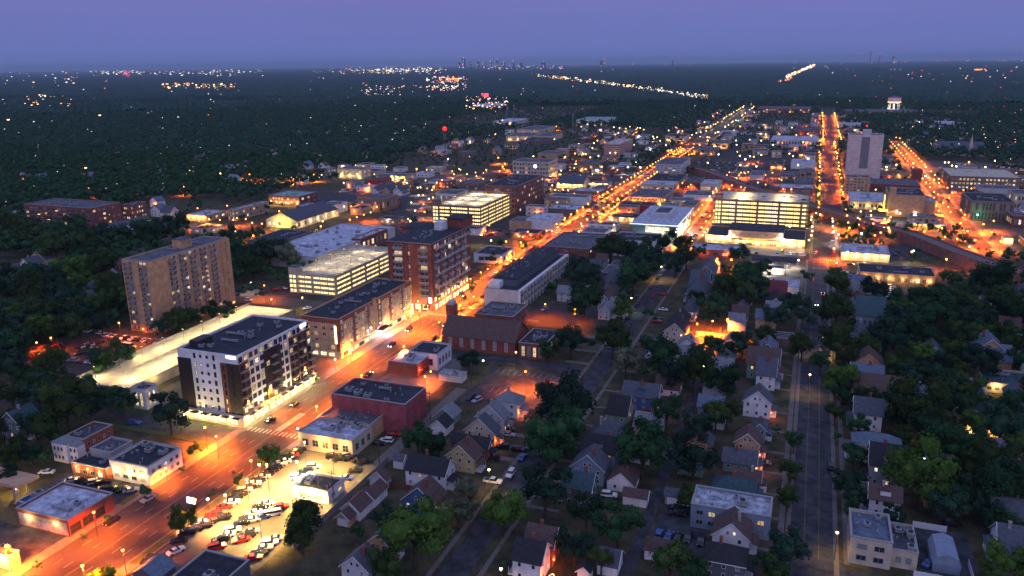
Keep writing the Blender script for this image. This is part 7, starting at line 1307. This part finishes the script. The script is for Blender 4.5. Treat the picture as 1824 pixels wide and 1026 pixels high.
for x0, x1, y0, y1, n, c in ((-330,-182,600,860,44,'o'), (-330,-182,525,592,9,'o'), (-150,-86,525,840,28,'o'), (-66,2,590,980,44,'o'), (30,100,560,860,46,'o'), (120,200,580,860,26,'o'), (-450,-300,600,760,18,'y'), (-560,-300,760,840,26,'y'), (-300,-190,870,1050,12,'y'), (-130,0,1000,1400,22,'y'), (-520,-230,1000,1500,16,'y'), (40,330,1000,1500,26,'o'), (-330,-150,1100,1600,20,'y'), (-500,-400,500,560,9,'o')):  # extra lamps at random spots, added to spread glow over the town
    for k in range(n):
        x, y = rs.uniform(x0, x1), rs.uniform(y0, y1)
        if not hitfoot(x, y, 1.5) and free(x, y, 6): street_lamp(x, y, 6, c if rs.random() < .75 else 'y', 2600 if c == 'o' else 1700, .5 if y < 900 else .75, 'added fill lamp'); used.append((x, y))
def seen(a): return (a[5] if len(a) > 5 else .42)/math.hypot(a[0], a[1])
LQ = [q_ for q_ in LQ if inview(q_[0][0], q_[0][1], q_[0][2], 60)]; LQ.sort(key=lambda q_: -seen(q_[0]))
for a, k in LQ[:295]: make_lamp(*a, **k)
far = MB(); FM = [M_dkmetal]+[glow('lamp_globe_'+c, GLC[c], 6) for c in 'oywg']
for a, k in LQ[295:]:
    x, y, h, col, w = a[:5]; R_ = a[5] if len(a) > 5 else .42; far.cyl(x, y, 0, h-R_, .09, .06, 4, 0, False); far.ball(x, y, h, R_, 1+'oywg'.index(col), 6, 4); lamp((x, y, h-R_-.2), LC[col], w, .3, None, 2.75 if col == 'o' else 2.25)
setk(far.build('remote_street_and_fill_lamps', FM), 'stuff')  # the smaller street lamps, with added fill lamps among them
# traffic signals
for x, y, col, lb in ((3.5,524,(1,.05,.03),'traffic signal showing red beyond the crossing'), (15,497,(.1,1,.5),'traffic signal showing green at the crossing'), (118,690,(.05,1,.3),'bright green traffic signal before the brown office'), (106,915,(.05,1,.3),'far green traffic signal on the orange street'), (16,570,(1,.05,.03),'red traffic signal beside the brick garage'), (-150,1700,(.1,1,.5),'distant green signal on the long avenue')):
    root = thing('traffic_signal', lb, 'traffic signal', (x, y, 0)); b = MB(); b.cyl(0, 0, 0, 5.6, .1, .08, 6); b.box(-.05, 3.5, -.05, .05, 5.5, 5.6); b.build('pole', M_dkmetal, root); b = MB(); b.box(3.2, 3.6, -.2, .2, 4.6, 5.5); b.build('housing', mat('signal_yellow', (.3,.2,.02), .6, 0), root); R_ = .22 if y < 560 else .6
    b = MB(); b.ball(3.4, -.3, 5.1, R_, 0); b.build('signal_light', glow('signal_%.1f_%.1f' % (col[0], col[1]), col, 20), root); lamp((3.4, -1.5, 5), col, 500, .3, root)
# utility poles
for x, y, lb in ((-33,168,'wooden utility pole with crossarm in the dark back alley'), (-33,196,'wooden utility pole beside the alley garages'), (-32,236,'leaning wooden utility pole in the alley trees'), (-32,268,'utility pole next to the green lit yard'), (-31,346,'utility pole under the orange lamp'), (-118,196,'wooden utility pole between car park and alley'), (-118,232,'tall utility pole behind the small gabled garage'), (-115,262,'utility pole at the corner of the lamp-lit car park'), (-119,172,'utility pole beside the black roofed lot office'), (-200,201,'utility pole on the grass by the cross street'), (49,228,'utility pole in the dark trees on the right')):
    root = thing('utility_pole', lb, 'utility pole', (x, y, 0)); b = MB(); b.cyl(0, 0, 0, 11, .16, .11, 7); b.build('pole', M_wood, root); b = MB(); b.box(-1.3, 1.3, -.07, .07, 10.1, 10.25); b.build('crossarm', M_wood, root)
# fuel price sign and lit pylon
root = thing('pylon_sign', 'lit white sign board on a post between car park and avenue', 'sign', (-152, 153, 0)); b = MB(); b.box(-.1, .1, -.1, .1, 0, 5); b.build('post', M_dkmetal, root); b = MB(); b.box(-1.3, 1.3, -.2, .2, 5, 6.6); b.build('sign_board', glow('sign_board_white', (.95,.9,1), 4), root)
# ================================================================ CARS
def car_meshes(kind):
    L, Wd, H_ = {'sedan': (4.6, 1.82, 1.42), 'suv': (4.7, 1.9, 1.72), 'pickup': (5.6, 1.95, 1.8), 'van': (6.0, 2.0, 2.5)}[kind]; l, w = L/2, Wd/2
    prof = {'sedan': [(-l,.35),(-l,.82),(-l+.15,.95),(-l+.95,1.0),(-l+1.25,1.02),(l-1.5,1.0),(l-.35,.82),(l,.7),(l,.35)], 'suv': [(-l,.4),(-l,1.0),(-l+.1,1.1),(l-1.35,1.08),(l-.3,.95),(l,.8),(l,.4)], 'pickup': [(-l,.5),(-l,1.1),(-l+1.9,1.12),(l-1.5,1.15),(l-.3,1.05),(l,.9),(l,.5)], 'van': [(-l,.4),(-l,1.3),(l-1.2,1.3),(l-.2,1.0),(l,.9),(l,.4)]}[kind]
    b = MB(); n = len(prof)
    for s, k in ((-1, 1), (1, 1)): b.v += [(s*w*(.94 if z > .9 else 1), y, z) for y, z in prof]
    for i in range(n): j = (i+1) % n; b.f.append((i, j, n+j, n+i)); b.m.append(0)
    b.f.append(tuple(range(n))[::-1]); b.m.append(0); b.f.append(tuple(range(n, 2*n))); b.m.append(0)
    y0, y1, t0, t1 = {'sedan': (-l+.8, l-1.35, -l+1.45, l-2.1), 'suv': (-l+.08, l-1.3, -l+.35, l-1.95), 'pickup': (-l+2.0, l-1.45, -l+2.25, l-2.1), 'van': (-l+.05, l-.9, -l+.1, l-1.5)}[kind]; zb = max(p[1] for p in prof)-.03; wt = w*.78
    r = [(-wt,t0,H_),(wt,t0,H_),(wt,t1,H_),(-wt,t1,H_)]; q = .06
    b.quad(*r); b.quad((-wt,t0,H_-q),(-wt,t1,H_-q),(-wt,t1,H_),(-wt,t0,H_)); b.quad((wt,t0,H_-q),(wt,t0,H_),(wt,t1,H_),(wt,t1,H_-q)); b.quad((-wt,t0,H_-q),(-wt,t0,H_),(wt,t0,H_),(wt,t0,H_-q)); b.quad((-wt,t1,H_-q),(wt,t1,H_-q),(wt,t1,H_),(-wt,t1,H_))
    if kind == 'pickup': b.box(-w*.8, w*.8, -l+.2, -l+1.8, 1.121, 1.13, 1)
    body = b; g = MB(); c = [(-w*.93,y0,zb),(w*.93,y0,zb),(w*.93,y1,zb),(-w*.93,y1,zb)]; u = [(a[0],a[1],a[2]-q) for a in r]
    for i in range(4): j = (i+1) % 4; g.quad(c[i], c[j], u[j], u[i])
    wh = MB(); k = 12
    for xx in (-.12, .12):
        for i in range(k): a = 2*math.pi*i/k; wh.v.append((xx, .33*math.cos(a), .33*math.sin(a)))
    for i in range(k): j = (i+1) % k; wh.f.append((i, j, k+j, k+i)); wh.m.append(0)
    wh.f.append(tuple(range(k))); wh.m.append(0); wh.f.append(tuple(k+i for i in range(k))); wh.m.append(0)
    hl = MB(); hl.box(-.2, .2, l-.06, l+.02, .62, .78)
    return body, g.mesh('windows', mat('car_glass', (.02,.025,.03), .08, 0, spec=.8)), wh.mesh('wheel', mat('tyre', (.02,.02,.02), .9, 0)), hl.mesh('headlight', mat('headlight_glass', (.6,.6,.6), .2, 0))
CM = {k: car_meshes(k) for k in ('sedan','suv','pickup','van')}; CB = {}
PC = dict(w=('white',(.72,.72,.72)), k=('black',(.015,.015,.018)), g=('silver',(.3,.31,.33)), r=('red',(.42,.02,.02)), b=('blue',(.04,.09,.3)), p=('black',(.02,.022,.03)), L=('black',(.015,.015,.018)), P=('white',(.72,.72,.72)), W=('white',(.75,.75,.75)))
CN = []
ALLC = [c_ for c_ in CARS if inview(c_[0], c_[1], 0, 20)]
for y in np.arange(352, 1120, 7.2):
    for x, p_ in ((-171.9, .5), (-159.7, .5), (-167.5, .05), (-163.5, .05)):
        if rs.random() < p_: ALLC.append((x, float(y), 0, 0, rs.choice('kkgwgkr')))
for y in np.arange(530, 1250, 9):
    for x, p_ in ((-79.9, .4), (-73.1, .4), (106, .3), (114, .3), (12 if y > 700 else 6.3, .3), (24 if y > 700 else 17.6, .3), (16, .04), (-71.5 if y < 0 else 20, .04)):
        if rs.random() < p_: ALLC.append((x, float(y), 0, 0, rs.choice('kkgwgkr')))
for y, x in ((330,-157.5),(296,-168),(262,-160),(420,8),(392,5),(440,11),(470,5),(610,9),(650,14),(318,-171)): ALLC.append((x, y, 0, 180, 'L'))
for k in range(150):
    l_ = rs.choice([l for l in LOTS if l[0] in ('car_park','plaza') and l[3] > 520]); x, y = rs.uniform(l_[1], l_[2]), rs.uniform(l_[3], l_[4])
    x = round(x/2.7)*2.7; y = round(y/11)*11
    if not hitfoot(x, y, 2) and inview(x, y, 0, 0) and all(abs(x-c_[0]) > 2.4 or abs(y-c_[1]) > 5 for c_ in ALLC): ALLC.append((x, y, 0, 0, rs.choice('kkgwgkr')))
ALLC.sort(key=lambda c_: c_[0]**2+c_[1]**2)
for i, (x, y, z, hd, c) in enumerate(ALLC[:290]):
    kind = 'pickup' if c in 'pP' else 'van' if c == 'W' else ('suv' if (i*7) % 5 < 2 else 'sedan')
    cn, cc = PC[c]; key = (kind, cn)
    if key not in CB: CB[key] = CM[kind][0].mesh('body', [mat('car_paint_'+cn.replace(' ', '_'), cc, .25, 0, spec=.6), M_dkmetal])
    flip = 180 if (i*5) % 3 == 0 else 0
    root = thing({'sedan': 'parked_car', 'suv': 'parked_car', 'pickup': 'pickup_truck', 'van': 'minibus'}[kind], '', {'sedan': 'car', 'suv': 'car', 'pickup': 'pickup truck', 'van': 'minibus'}[kind], (x, y, z+.05 if z == 0 else z), -R(hd+flip+rs.uniform(-3,3)))
    obj('body', CB[key], root); 
    obj('windows', CM[kind][1], root)
    if c == 'L':
        hb = MB(); hb.box(-.22, .22, -.02, .06, .6, .82); hm = hb.mesh('headlight', glow('headlight_on', (1,.95,.85), 14)); tb = MB(); tb.box(-.2, .2, -.06, .02, .75, .9); tm = tb.mesh('tail_light', glow('tail_light_on', (1,.01,.01), 5))
        for s_ in (-.62, .62): obj('headlight', hm, root, (s_, 2.33, 0)); obj('tail_light', tm, root, (s_, -2.33, 0))
        q_ = lamp((0, 3.0, .9), (1,.92,.8), 160, .1, root, 1.1); q_.rotation_euler.x = R(78)
    if math.hypot(x, y) < 430:
        L2, W2_ = {'sedan': (2.3,.91), 'suv': (2.35,.95), 'pickup': (2.8,.975), 'van': (3.0,1.0)}[kind]
        for s_ in (-1, 1):
            if c != 'L': obj('headlight', CM[kind][3], root, (s_*W2_*.7, 0, 0))
            for yy in (-L2+.85, L2-.95): obj('wheel', CM[kind][2], root, (s_*(W2_-.1), yy, .33))
    root['_d'] = cn+' parked '+{'sedan': 'car', 'suv': 'estate car', 'pickup': 'pickup truck', 'van': 'minibus'}[kind]; CN.append(root)
fc = MB(); PM = ['w','k','g','r']; FCM = [mat('car_paint_'+PC[k][0].replace(' ', '_'), PC[k][1]) for k in PM]+[mat('car_glass', (0,0,0))]
for x, y, z, hd, c in ALLC[290:]:
    n = len(fc.v); cs, sn = math.cos(-R(hd)), math.sin(-R(hd)); sb = CM['sedan'][0]; gm = CM['sedan'][1]
    for v in sb.v: fc.v.append((x+v[0]*cs-v[1]*sn, y+v[0]*sn+v[1]*cs, z+.05+v[2]))
    fc.f += [tuple(n+q for q in f) for f in sb.f]; fc.m += [PM.index(c) if c in PM else 1]*len(sb.f); n = len(fc.v)
    for v in gm.vertices: fc.v.append((x+v.co.x*cs-v.co.y*sn, y+v.co.x*sn+v.co.y*cs, z+.05+v.co.z))
    fc.f += [tuple(n+q for q in p.vertices) for p in gm.polygons]; fc.m += [4]*len(gm.polygons)
setk(fc.build('distant_parked_cars', FCM), 'stuff')
# ================================================================ DISTANT LIGHTS AND SKYLINE
def unproj(px_, py_, z):
    d = AF+AX*((px_-912)/CF)+AU*((513-py_)/CF); t = (z-CH)/d.z; return (d.x*t, d.y*t) if d.z < -1e-4 else None
DL = {k: MB() for k in 'wyorvg'}
def dlight(px_, py_, k, s=1.0):
    p = unproj(px_, py_, 18)
    if p is None: return
    D = math.hypot(*p)
    if D > 50000: return
    if D < 1500 and onroad(p[0], p[1], 1): return
    u = D/803*.62*s; x, y = p; z = 19 if D > 1800 else 15
    DL[k].box(x-u*.7, x+u*.7, y-u, y+u, z, z+u*1.0)
r = random.Random(5)
def cluster(x0, x1, y0, y1, n, ks, s=1.0, line=False):
    for i in range(int(n*1.7)):
        t = r.random(); px_ = x0+(x1-x0)*t; py_ = (y0+(y1-y0)*(t if line else r.random()))+(r.uniform(-2.2,2.2) if line else 0); dlight(px_, py_, r.choice(ks), s*r.choice([.35,.45,.6,.8,1.1]))
cluster(160,250,127,127.5,30,'y',.9,True); cluster(250,430,129,130,26,'wy',.7,True); cluster(560,700,127,127,18,'wy',.7,True)
cluster(290,425,149,158,46,'yyo',1.0); cluster(370,470,124,130,16,'wy',.8); cluster(190,420,131,134,26,'wwy',.8,True); cluster(0,200,128,150,20,'wyo',.8)
cluster(600,800,118,132,90,'wyyo',.9); cluster(660,770,122,128,45,'wwy',1.1); cluster(640,800,150,158,14,'oy',.8,True); cluster(640,720,155,170,26,'yvw',.7); cluster(760,830,136,162,60,'yywov',1.1); cluster(782,818,138,146,26,'oo',1.3); cluster(830,905,172,195,45,'wvyo',1.0); cluster(858,870,168,174,12,'r',1.7)
cluster(955,1260,134,172,85,'wyyo',1.05,True); cluster(955,1180,132,160,34,'y',1.1,True); cluster(1150,1262,158,176,22,'wy',.9,True)
cluster(860,1010,112,124,60,'wyvr',.8); cluster(1010,1130,108,117,30,'wy',.7); cluster(1010,1020,112,114,4,'g',.9); cluster(1130,1300,107,114,26,'wyro',.7); cluster(1290,1340,108,112,26,'or',1.0); cluster(1385,1430,107,111,16,'oyr',.9)
cluster(1400,1452,138,116,90,'wyyo',1.35,True); cluster(1380,1410,148,140,12,'oyr',1.1,True); cluster(1500,1640,104,112,38,'yowr',.8); cluster(1640,1824,101,110,50,'yowr',.8); cluster(1460,1824,112,150,26,'orwy',.7); cluster(1735,1760,124,127,7,'o',1.2)
cluster(0,900,135,260,70,'wyo',.55); cluster(900,1824,120,200,46,'wyor',.55); cluster(0,420,255,400,34,'wyo',.35); cluster(1560,1824,190,330,40,'oyw',.55); cluster(400,640,310,322,26,'yo',.5); cluster(40,130,170,190,14,'yow',.8)
for i in range(620):
    q = r.random()*1824; yy = 121-21*q/1824+abs(r.gauss(0, 3.2))+2.5
    dlight(q, yy, r.choice('wyyywor'), r.choice([.25,.35,.45,.6]))
for px_, py_ in ((15,215),(152,295),(178,207)): dlight(px_, py_, 'y', 1.3)
DM = dict(w=glow('distant_white', (1,.93,.85), 3.0), y=glow('distant_yellow', (1,.72,.35), 3.0), o=glow('distant_orange', (1,.3,.06), 3.0), r=glow('distant_red', (1,.05,.08), 3.5), v=glow('distant_violet', (.8,.45,1), 3.0), g=glow('distant_green', (.5,1,.6), 2.8))
bm_all = MB()
for i, k in enumerate('wyorvg'):
    n = len(bm_all.v); bm_all.v += DL[k].v; bm_all.f += [tuple(n+q for q in f) for f in DL[k].f]; bm_all.m += [i]*len(DL[k].f)
setk(bm_all.build('distant_street_lights', [DM[k] for k in 'wyorvg']), 'stuff')
SK = [(826,103,7,'v','tallest of the far skyline towers, lit violet'),(838,109,5,'b','short far tower beside the tallest one'),(818,110,5,'b','low far tower just before the tallest one'),(852,108,4,'b','slim far tower in the skyline centre'),(862,110,6,'b','broad low tower in the far skyline'),(874,107,4,'b','second slim far tower in the skyline'),(886,106,4,'r','slim far tower with a red crown'),(897,110,6,'b','dark squat tower in the far skyline'),(914,109,5,'v','far tower with a violet top east of centre'),(928,111,6,'b','last dark block of the far skyline'),(968,110,8,'v','lone pale violet block on the horizon'),(1071,107,5,'y','horizon plant stack with yellow lights'),(1077,105,2.5,'r','very thin horizon stack with a red tip'),(1549,90,1.2,'r','tallest thin red lit mast on the horizon'),(1565,96,1.2,'r','second thin red lit mast on the horizon'),(1590,100,4,'y','small lit dome-like block on the horizon'),(1198,106,2,'r','thin red tower standing alone on the horizon')]
for px_, py_, w, k, lb in SK:
    D = 15500; d = (AF+AX*((px_-912)/CF)+AU*((513-118)/CF)); d.z = 0; d.normalize(); x, y = d.x*D, d.y*D
    v0 = Vector((x, y, 0)); lo, hi = 0, 900
    for _ in range(30):
        m_ = (lo+hi)/2; q = view(x, y, m_)
        if q[1] > py_: lo = m_
        else: hi = m_
    hh = lo; ww = w*.7*D/CF/2; root = thing('skyscraper' if w > 2 else 'mast_tower', lb, 'tower', (x, y, 0)); b = MB(); b.box(-ww, ww, -ww, ww, 0, hh*.93); b.box(-ww*.55, ww*.55, -ww*.55, ww*.55, hh*.93, hh); b.build('shaft', mat('far_facade', (.12,.12,.16), .8, 0), root)
    if w > 2:
        b = MB()
        for z in np.arange(60, hh*.9, 26):
            for x_ in (-.6,-.1,.4): 
                if r.random() < .3: b.box(x_*ww, (x_+.28)*ww, -ww-2, -ww-.5, float(z), float(z)+12)
        if b.v: b.build('lit_window', DM['y'] if k != 'v' else DM['v'], root)
    b = MB(); u = 6 if k in 'rv' else 2.5; b.box(-u, u, -u, u, hh, hh+u*1.4); b.build('crown_light', {'v': DM['v'], 'r': DM['r'], 'y': DM['y'], 'b': DM['w']}[k], root)
# ================================================================ LIGHT AND SKY
w = bpy.data.worlds.new('World'); SC.world = w; w.use_nodes = True; nt = w.node_tree; bg = nt.nodes['Background']
tc = nt.nodes.new('ShaderNodeTexCoord'); sp = nt.nodes.new('ShaderNodeSeparateXYZ'); nt.links.new(tc.outputs['Generated'], sp.inputs[0])
rp = nt.nodes.new('ShaderNodeValToRGB'); nt.links.new(sp.outputs['Z'], rp.inputs[0]); cr = rp.color_ramp
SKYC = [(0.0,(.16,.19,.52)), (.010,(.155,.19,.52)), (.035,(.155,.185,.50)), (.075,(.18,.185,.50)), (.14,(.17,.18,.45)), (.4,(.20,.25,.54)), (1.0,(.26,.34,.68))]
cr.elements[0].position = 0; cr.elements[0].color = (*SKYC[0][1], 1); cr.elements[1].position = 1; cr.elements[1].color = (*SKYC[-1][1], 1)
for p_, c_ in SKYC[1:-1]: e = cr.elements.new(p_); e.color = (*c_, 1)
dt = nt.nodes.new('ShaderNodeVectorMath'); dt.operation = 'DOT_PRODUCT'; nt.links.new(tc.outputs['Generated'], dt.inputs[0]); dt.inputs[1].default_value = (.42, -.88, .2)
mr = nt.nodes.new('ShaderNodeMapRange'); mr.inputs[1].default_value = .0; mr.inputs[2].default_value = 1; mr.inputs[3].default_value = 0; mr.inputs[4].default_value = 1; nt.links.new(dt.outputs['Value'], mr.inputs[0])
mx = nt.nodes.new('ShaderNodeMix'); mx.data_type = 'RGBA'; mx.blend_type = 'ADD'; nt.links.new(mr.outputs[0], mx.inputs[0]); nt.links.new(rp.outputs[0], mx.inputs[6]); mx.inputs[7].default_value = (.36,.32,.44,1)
mpp = nt.nodes.new('ShaderNodeMapping'); mpp.inputs['Scale'].default_value = (2.2, 2.2, 16); nt.links.new(tc.outputs['Generated'], mpp.inputs[0]); cn = nt.nodes.new('ShaderNodeTexNoise'); cn.inputs['Scale'].default_value = 1.6; cn.inputs['Detail'].default_value = 5; nt.links.new(mpp.outputs[0], cn.inputs['Vector'])
cm = nt.nodes.new('ShaderNodeMapRange'); cm.inputs[1].default_value = .3; cm.inputs[2].default_value = .7; cm.inputs[3].default_value = .98; cm.inputs[4].default_value = 1.03; nt.links.new(cn.outputs['Fac'], cm.inputs[0]); nt.links.new(cm.outputs[0], bg.inputs['Strength'])
sky = nt.nodes.new('ShaderNodeTexSky'); sky.sky_type = 'NISHITA'; sky.sun_disc = False; sky.sun_elevation = R(-3); sky.sun_rotation = R(155)
sm = nt.nodes.new('ShaderNodeMix'); sm.data_type = 'RGBA'; sm.blend_type = 'ADD'; sm.inputs[0].default_value = .05; nt.links.new(mx.outputs[2], sm.inputs[6]); nt.links.new(sky.outputs[0], sm.inputs[7])
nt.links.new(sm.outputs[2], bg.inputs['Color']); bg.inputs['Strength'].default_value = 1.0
sl = bpy.data.lights.new('dusk_glow', 'SUN'); sl.energy = .06; sl.angle = R(60); sl.color = (.85,.75,1); so = bpy.data.objects.new('dusk_glow', sl); COL.objects.link(so); so.rotation_euler = (R(58), 0, R(25))
SC.view_settings.view_transform = 'Standard'; SC.view_settings.look = 'None'; SC.view_settings.exposure = 0; SC.view_settings.gamma = 1
SC.cycles.use_denoising = True; SC.cycles.light_sampling_threshold = .02; SC.cycles.caustics_reflective = False; SC.cycles.caustics_refractive = False; SC.cycles.volume_bounces = 0; SC.cycles.max_bounces = 4; SC.cycles.diffuse_bounces = 2; SC.cycles.glossy_bounces = 2; SC.cycles.sample_clamp_indirect = 3;
if 1:
    hz = MB(); hz.box(-59000, 59000, -900, 59000, -1.5, 330); m = bpy.data.materials.new('haze_air'); m.use_nodes = True; nt = m.node_tree; nt.nodes.remove(nt.nodes['Principled BSDF'])
    pv = nt.nodes.new('ShaderNodeVolumePrincipled'); pv.inputs['Density'].default_value = 3.6e-5; pv.inputs['Color'].default_value = (.66,.84,1,1); m.cycles.homogeneous_volume = True; pv.inputs['Anisotropy'].default_value = .2
    nt.links.new(pv.outputs[0], nt.nodes['Material Output'].inputs['Volume']); o_ = hz.build('haze', m); setk(o_, 'stuff')
# ================================================================ LABELS of the many
import re
STOP = {'with','beside','behind','at','under','in','among','before','next','on','near','cut','beyond','standing','crowded','against','between','by','along','closing','stuck','running','inside'}
def shorten(l):
    ws = l.split(); out = []
    for i, w_ in enumerate(ws):
        if w_ in STOP and i >= 2: break
        out.append(w_)
    return ' '.join(out[:4]).rstrip(',')
sh = {}
for x, y, l in LAND: sh.setdefault(shorten(l), []).append((x, y))
SHL = [(v[0][0], v[0][1], k) for k, v in sh.items() if len(v) == 1]
ORD = ['first','second','third','fourth','fifth','sixth','seventh','eighth','ninth','tenth','eleventh','twelfth','thirteenth','fourteenth','fifteenth','sixteenth','seventeenth','eighteenth','nineteenth','twentieth','twenty-first','twenty-second','twenty-third','twenty-fourth','twenty-fifth','twenty-sixth','twenty-seventh','twenty-eighth','twenty-ninth','thirtieth']
def rel(o):
    x, y = o.location.x, o.location.y
    best = min(SHL, key=lambda s: (s[0]-x)**2+(s[1]-y)**2*.6)
    a, c = view(x, y, 0), view(best[0], best[1], 0); dx, dy = a[0]-c[0], (a[1]-c[1])
    r_ = 'right of' if dx > abs(dy)*1.3 else 'left of' if dx < -abs(dy)*1.3 else 'in front of' if dy > 0 else 'behind'
    return r_+' the '+best[2]
def name_all(objs, group):
    g = {}
    for o in objs: g.setdefault(o['_d']+' '+rel(o), []).append(o); 
    for k, os_ in g.items():
        os_.sort(key=lambda o: view(o.location.x, o.location.y, 0)[0])
        for i, o in enumerate(os_):
            o['label'] = k if len(os_) == 1 else k+', '+ORD[min(i, 29)]+' from the left'; o['group'] = group; del o['_d']
name_all(FN, 'low shops of the town centre'); name_all(WN, 'houses half hidden in the woods'); name_all(HN, 'back garages and houses of the leafy blocks'); name_all(TN, 'leafy trees of the streets and gardens'); name_all(LN, 'lit street lamps'); name_all(CN, 'cars parked or waiting')
print('objects', len(SC.objects), 'things', len(THINGS), 'trees', len(TN), 'cars', len(CN), 'lamps', len(LN), 'lights', sum(o.type == 'LIGHT' for o in SC.objects), 'woods', len(W1), len(W2))
